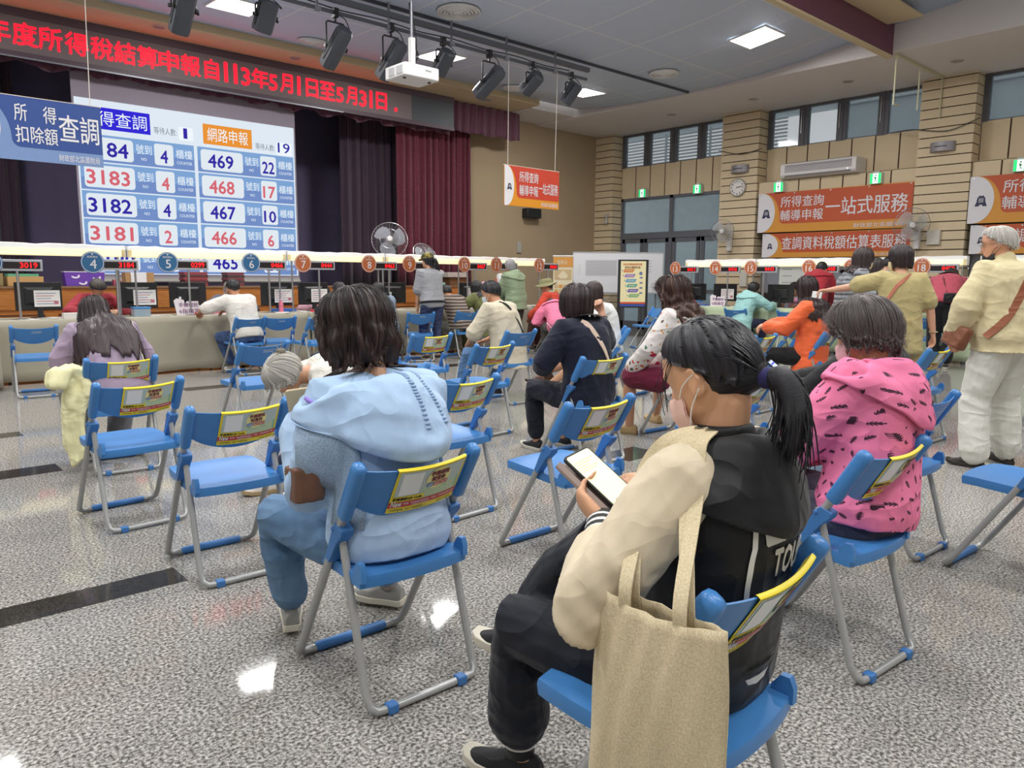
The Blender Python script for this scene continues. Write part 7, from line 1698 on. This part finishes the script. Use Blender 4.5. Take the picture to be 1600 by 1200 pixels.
P26 = person((12.45, 7.42, 0), -100, 'person with short black hair in an aqua hoodie, seated at the green cloth', s=1.06, vox=.017, lean=14, bend=18, head=(-10, 16, 0), hands=((-.10, .50, .80), (.22, .52, .80)), top=dict(name='hoodie', mat=fab('9fd0cd'), sleeve=.95, ease=.036, fold=.009, i0=0, skirt=.06), bottom=dict(mat=fab('252a44')), skin_='cf9f80', hair=H_bob(BLK, len=(.0, .01, .06, .06, .05)), seed=91)
P25 = person((12.35, 8.85, 0), -80, 'person in a red top seated at the green cloth, nearly hidden by curly hair', s=1.0, vox=.02, lean=15, bend=20, head=(0, 20, 0), hands=((-.14, .42, .78), (.14, .42, .78)), top=dict(mat=fab('b5343c'), sleeve=.9, ease=.035, i0=1), bottom=dict(mat=fab('2a2c33')), hair=H_short(BLK), seed=93)

# ------------------------------------------------------------------ people at the stage-side counters
P6 = person((4.06, 9.74, 0), 10, 'person with cropped black hair in a white T-shirt and jeans', s=1.08, vox=.015, lean=16, bend=16, head=(-14, 14, 0), hands=((-.34, .48, .80), (.12, .50, .80)), elb=((-1, -.3, -.2), (1, -.3, -.4)), feet=((.02, .34, .085), (.40, -.02, .085)), top=dict(mat=fab('dcd8cf'), sleeve=.44, ease=.036, sease=.034, fold=.010, k=30, i0=1), bottom=dict(mat=J2), skin_='b98463', shoe=('8a8680', 'd9d5cb'), hair=H_short(BLK, len=(.0, 0, .01, .01, .008), thick=.012), hd=dict(mask='d5e3ea'), seed=101)
P9 = person((5.52, 9.66, 0), -6, 'person with black hair in dark clothes at counter 7, beside the orange vest', s=1.0, vox=.017, lean=14, bend=16, head=(14, 14, 0), hands=((-.14, .48, .80), (.14, .48, .80)), top=dict(mat=fab('23262f'), sleeve=.9, ease=.035, i0=0), bottom=dict(mat=fab('23252b')), skin_='c99a7a', hair=H_short(BLK), seed=103)
P10 = person((6.18, 9.68, 0), -6, 'person with black hair in a grey-blue top at counter 8', s=1.0, vox=.017, lean=14, bend=18, head=(-10, 14, 0), hands=((-.14, .48, .80), (.14, .48, .80)), top=dict(mat=fab('7b8a9c'), sleeve=.9, ease=.035, i0=0), bottom=dict(mat=fab('23252b')), skin_='c99a7a', hair=H_bob(BLK), seed=105)
P11 = person((6.98, 9.55, 0), -8, 'person in a grey T-shirt and camouflage cap with a long black ponytail, standing', s=1.02, vox=.014, sit=False, lean=7, bend=4, head=(24, 8, 0), hands=((-.17, .18, .82), (-.02, .34, .92)), elb=((-1, -.5, -.2), (1, -.8, -.3)), top=dict(mat=fab('9b9ca0'), sleeve=.48, ease=.03, sease=.03, fold=.007, i0=0), bottom=dict(mat=fab('2c3350', 'denim', '3d4666')), skin_='cfa080', hair=dict(col=BLK, theta=(58, 66, 92, 104, 108), len=(.0, .0, .03, .09, .12), thick=.014, rag=.02), seed=107)
ponytail(P11, hpt(P11, 0, -.11, .12), [hpt(P11, 0, -.115, .12), hpt(P11, .02, -.15, .08), hpt(P11, .05, -.14, -.05), hpt(P11, .07, -.12, -.17)], 40, .03, hair_mat(*BLK), r=.006)
b = MB(); rg = []; an = np.arange(24) * 2 * PI / 24
for z, r in ((.145, 1.0), (.17, 1.02), (.2, .9), (.225, .6), (.236, .15)): rg.append(np.c_[np.cos(an) * .088 * r, -.008 + np.sin(an) * .115 * r, np.full(24, z)] * P11['hs'])
b.loft(rg, 0, P11['X']); b.grid(np.array([[np.array((.085 * math.sin(q) * (1 - .15 * v), .09 + .075 * v * math.cos(q * .9), .15 - .02 * v)) * P11['hs'] for v in (0, .5, 1)] for q in np.linspace(-1.1, 1.1, 9)]), 0, X=P11['X']); b.build('cap', fab('8d8248', 'camo'), P11['o'], smooth=60)
b = MB(); b.tube([torso_pt(P11, .20, a, .036) for a in np.arange(0, 360, 15)], .018, 8, closed=True, e=.5); b.build('waist_strap', fab('1b1b1e'), P11['o'])
P13 = person((7.58, 9.66, 0), -2, 'person in a brown and grey striped shirt, head bowed at counter 9', s=1.08, vox=.015, lean=22, bend=26, head=(-6, 34, 0), hands=((-.24, .50, .80), (.2, .50, .80)), elb=((-1, -.2, -.3), (1, -.2, -.3)), top=dict(mat=fab('4b4340', 'stripe', '93887f'), sleeve=.6, ease=.035, fold=.006, i0=0), bottom=dict(mat=fab('6f7066')), skin_='b98463', hair=H_short(BLK), seed=109)
P14 = person((8.14, 9.64, 0), 4, 'person with long black hair in an olive-green blouse at counter 10', s=1.05, vox=.016, lean=14, bend=18, head=(10, 16, 0), hands=((-.2, .46, .80), (.16, .46, .80)), top=dict(mat=fab('6d7044'), sleeve=.9, ease=.04, sease=.04, fold=.008, i0=0, skirt=.1), bottom=dict(mat=fab('5c5f3c')), skin_='c99a7a', hair=H_long(BLK, len=(.0, .03, .22, .27, .27)), seed=111)
P16 = person((8.95, 9.78, 0), 2, 'grey-haired person in a sage-green hooded jacket, standing at counter 11', s=.99, vox=.015, sit=False, lean=6, bend=10, head=(4, 12, 0), hands=((-.14, .32, .86), (.14, .32, .86)), top=dict(name='jacket', mat=fab('8a9c7d'), sleeve=.95, ease=.045, sease=.042, fold=.010, k=22, i0=0, skirt=.05), bottom=dict(mat=fab('54564f')), skin_='c99a7a', hair=dict(col=('77777a', 'b4b4b6'), theta=(54, 64, 94, 100, 100), len=(0, .01, .07, .09, .08), thick=.018, rag=.006, curl=.3), seed=113)
P18 = person((8.95, 8.75, 0), -30, 'person in a bright pink top bending forward before the bucket hat', s=1.0, vox=.017, lean=40, bend=34, head=(0, 40, 0), hands=((-.14, .36, .52), (.16, .36, .52)), top=dict(mat=fab('e0799a'), sleeve=.95, ease=.045, sease=.04, fold=.010, i0=0), bottom=dict(mat=fab('4d4a45')), skin_='cfa080', hair=H_short(BRN), seed=115)
P19 = person((9.42, 9.34, 0), 20, 'person in an olive bucket hat and orange-red shirt with a thin dark strap', s=1.05, vox=.016, lean=8, bend=14, head=(16, 10, 0), hands=((-.2, .34, .60), (.16, .34, .60)), top=dict(mat=fab('c74530'), sleeve=.9, ease=.04, fold=.009, i0=0), bottom=dict(mat=fab('5b3a34')), skin_='c49374', hair=H_short(BRN), seed=117)
b = MB(); rg = []
for z, r in ((.115, 1.75), (.125, 1.78), (.155, 1.1), (.165, 1.08), (.215, 1.0), (.235, .85), (.24, .2)): rg.append(np.c_[np.cos(an) * .088 * r, -.008 + np.sin(an) * .112 * r, np.full(24, z) - (.02 * np.cos(an * 2) if r > 1.5 else 0)] * P19['hs'])
b.loft(rg, 0, P19['X']); b.build('bucket_hat', fab('8b8862'), P19['o'], smooth=60)
b = MB(); b.tube([np.array(P19['N']) + P19['R'] * math.sin(q) * .075 + P19['F'] * math.cos(q) * .07 + V3(0, 0, -.0) for q in np.arange(16) * 2 * PI / 16], .022, 8, closed=True); b.build('neck_scarf', fab('a5cdb5'), P19['o'])
strap(P19, 'bag_strap', [torso_pt(P19, .92, 140, .05), torso_pt(P19, .75, 165, .054), torso_pt(P19, .5, 195, .056)], .02, fab('23242a'))
# clerks behind the counters
vest_or = fab('e2582c'); vest_pk = fab('e59ac0'); wh = fab('dcdcdc')
def clerk(x, y, rz, label, vest, shirt, hair_, seed, sit=True, z=0, head=(0, 22, 0), extra=None, s=1.0, lean=12, **k):
    f = person((x, y, 0), rz, label, s=s, vox=.019, sit=sit, lean=lean, bend=18, head=head, hands=((-.2, .40, .80), (.2, .40, .80)), elb=((-1, -.2, -.4), (1, -.2, -.4)), top=dict(mat=shirt, sleeve=.9, ease=.028, i0=1), bottom=dict(mat=fab('2c2d33')), skin_='d6a98a', hair=hair_, seed=seed, **k)
    if vest: b = MB(); f['torso'](b, .038, 1, 9, 20); V, N_, F = fuse(b, .018, 3); mkobj('vest', V, F, vest, f['o'])
    return f
C5 = clerk(2.70, 11.42, 180, 'clerk in a red top with a dark headband, behind the long-haired woman', None, fab('b2404c'), H_short(('3a3430', '8b8682'), len=(0, .01, .05, .05, .04)), 121, head=(0, 42, 0), s=1.08)
b = MB(); b.tube([hpt(C5, math.sin(q) * .094, -.008 + math.cos(q) * .112, .150 + .03 * math.cos(q)) for q in np.arange(24) * 2 * PI / 24], .012, 8, closed=True); b.build('headband', fab('1d1b20'), C5['o'])
C7 = clerk(4.52, 11.42, 170, 'grey-haired clerk with a clear face shield beside the man in white', None, fab('6e7486'), H_short(GRY, len=(0, .01, .05, .05, .04)), 123)
b = MB(); b.grid(np.array([[hpt(C7, .10 * math.sin(q), -.01 + .135 * math.cos(q), z) for z in (-.03, .05, .15)] for q in np.linspace(-1.4, 1.4, 11)])); b.build('face_shield', pm('clear shield', 'dfe8ec', .1, alpha=.25), C7['o'], smooth=180)
C8 = clerk(6.02, 11.35, 165, 'clerk in an orange vest and violet mask leaning over counter 7', vest_or, fab('d9a9b8'), H_short(('191214', '3a3032'), len=(0, .01, .05, .04, .03)), 125, head=(10, 34, 0), hd=dict(mask='b9a8d6'), lean=26, face=True)
C12 = clerk(8.30, 11.45, 175, 'clerk in a pink vest behind the striped man', vest_pk, wh, H_short(('2a2324', '5d5455'), len=(0, .01, .05, .04, .03)), 127, head=(0, 26, 0))
C15 = clerk(9.52, 11.5, 180, 'clerk with a pale pink cap behind sign 10', vest_pk, wh, H_short(('d9a2b8', 'f0c8d6'), len=(0, .01, .03, .02, .02)), 129)
C15b = clerk(9.98, 11.35, 180, 'clerk in an orange vest standing behind sign 11', vest_or, wh, H_short(BLK), 131, sit=False)
C20 = clerk(9.55, 11.0, 172, 'dark-haired clerk low behind the beige-shirted man', None, fab('43464d'), H_short(BLK), 133)
C21 = person((11.75, 11.2, 0), 150, 'person holding a phone behind the orange roll-up poster', s=1.05, vox=.019, lean=0, bend=8, head=(20, 10, 0), hands=((-.1, .2, 1.0), (.14, .26, .62)), top=dict(mat=fab('24262c'), sleeve=.9), bottom=dict(mat=fab('24262c')), hair=H_short(BLK), seed=135)
C27 = clerk(14.1, 7.22, 90, 'clerk in a pink vest with white sleeves behind the dark monitor', vest_pk, wh, H_bob(BLK), 137, head=(0, 30, 0), s=1.06)
C33 = clerk(14.25, 6.25, 90, 'clerk in a pink vest standing behind counter 16', vest_pk, wh, H_short(BLK), 139, sit=False)
C40 = clerk(14.2, 4.72, 90, 'clerk in an orange vest behind sign 18', vest_or, wh, H_short(BLK), 141, head=(0, 30, 0), s=1.05)

for f_, c_ in ((P28, 'a02a34'), (P26, '9fd0cd'), (P16, '8a9c7d'), (P18, 'e0799a')): hood(f_, fab(c_), 1.1, 1.1)
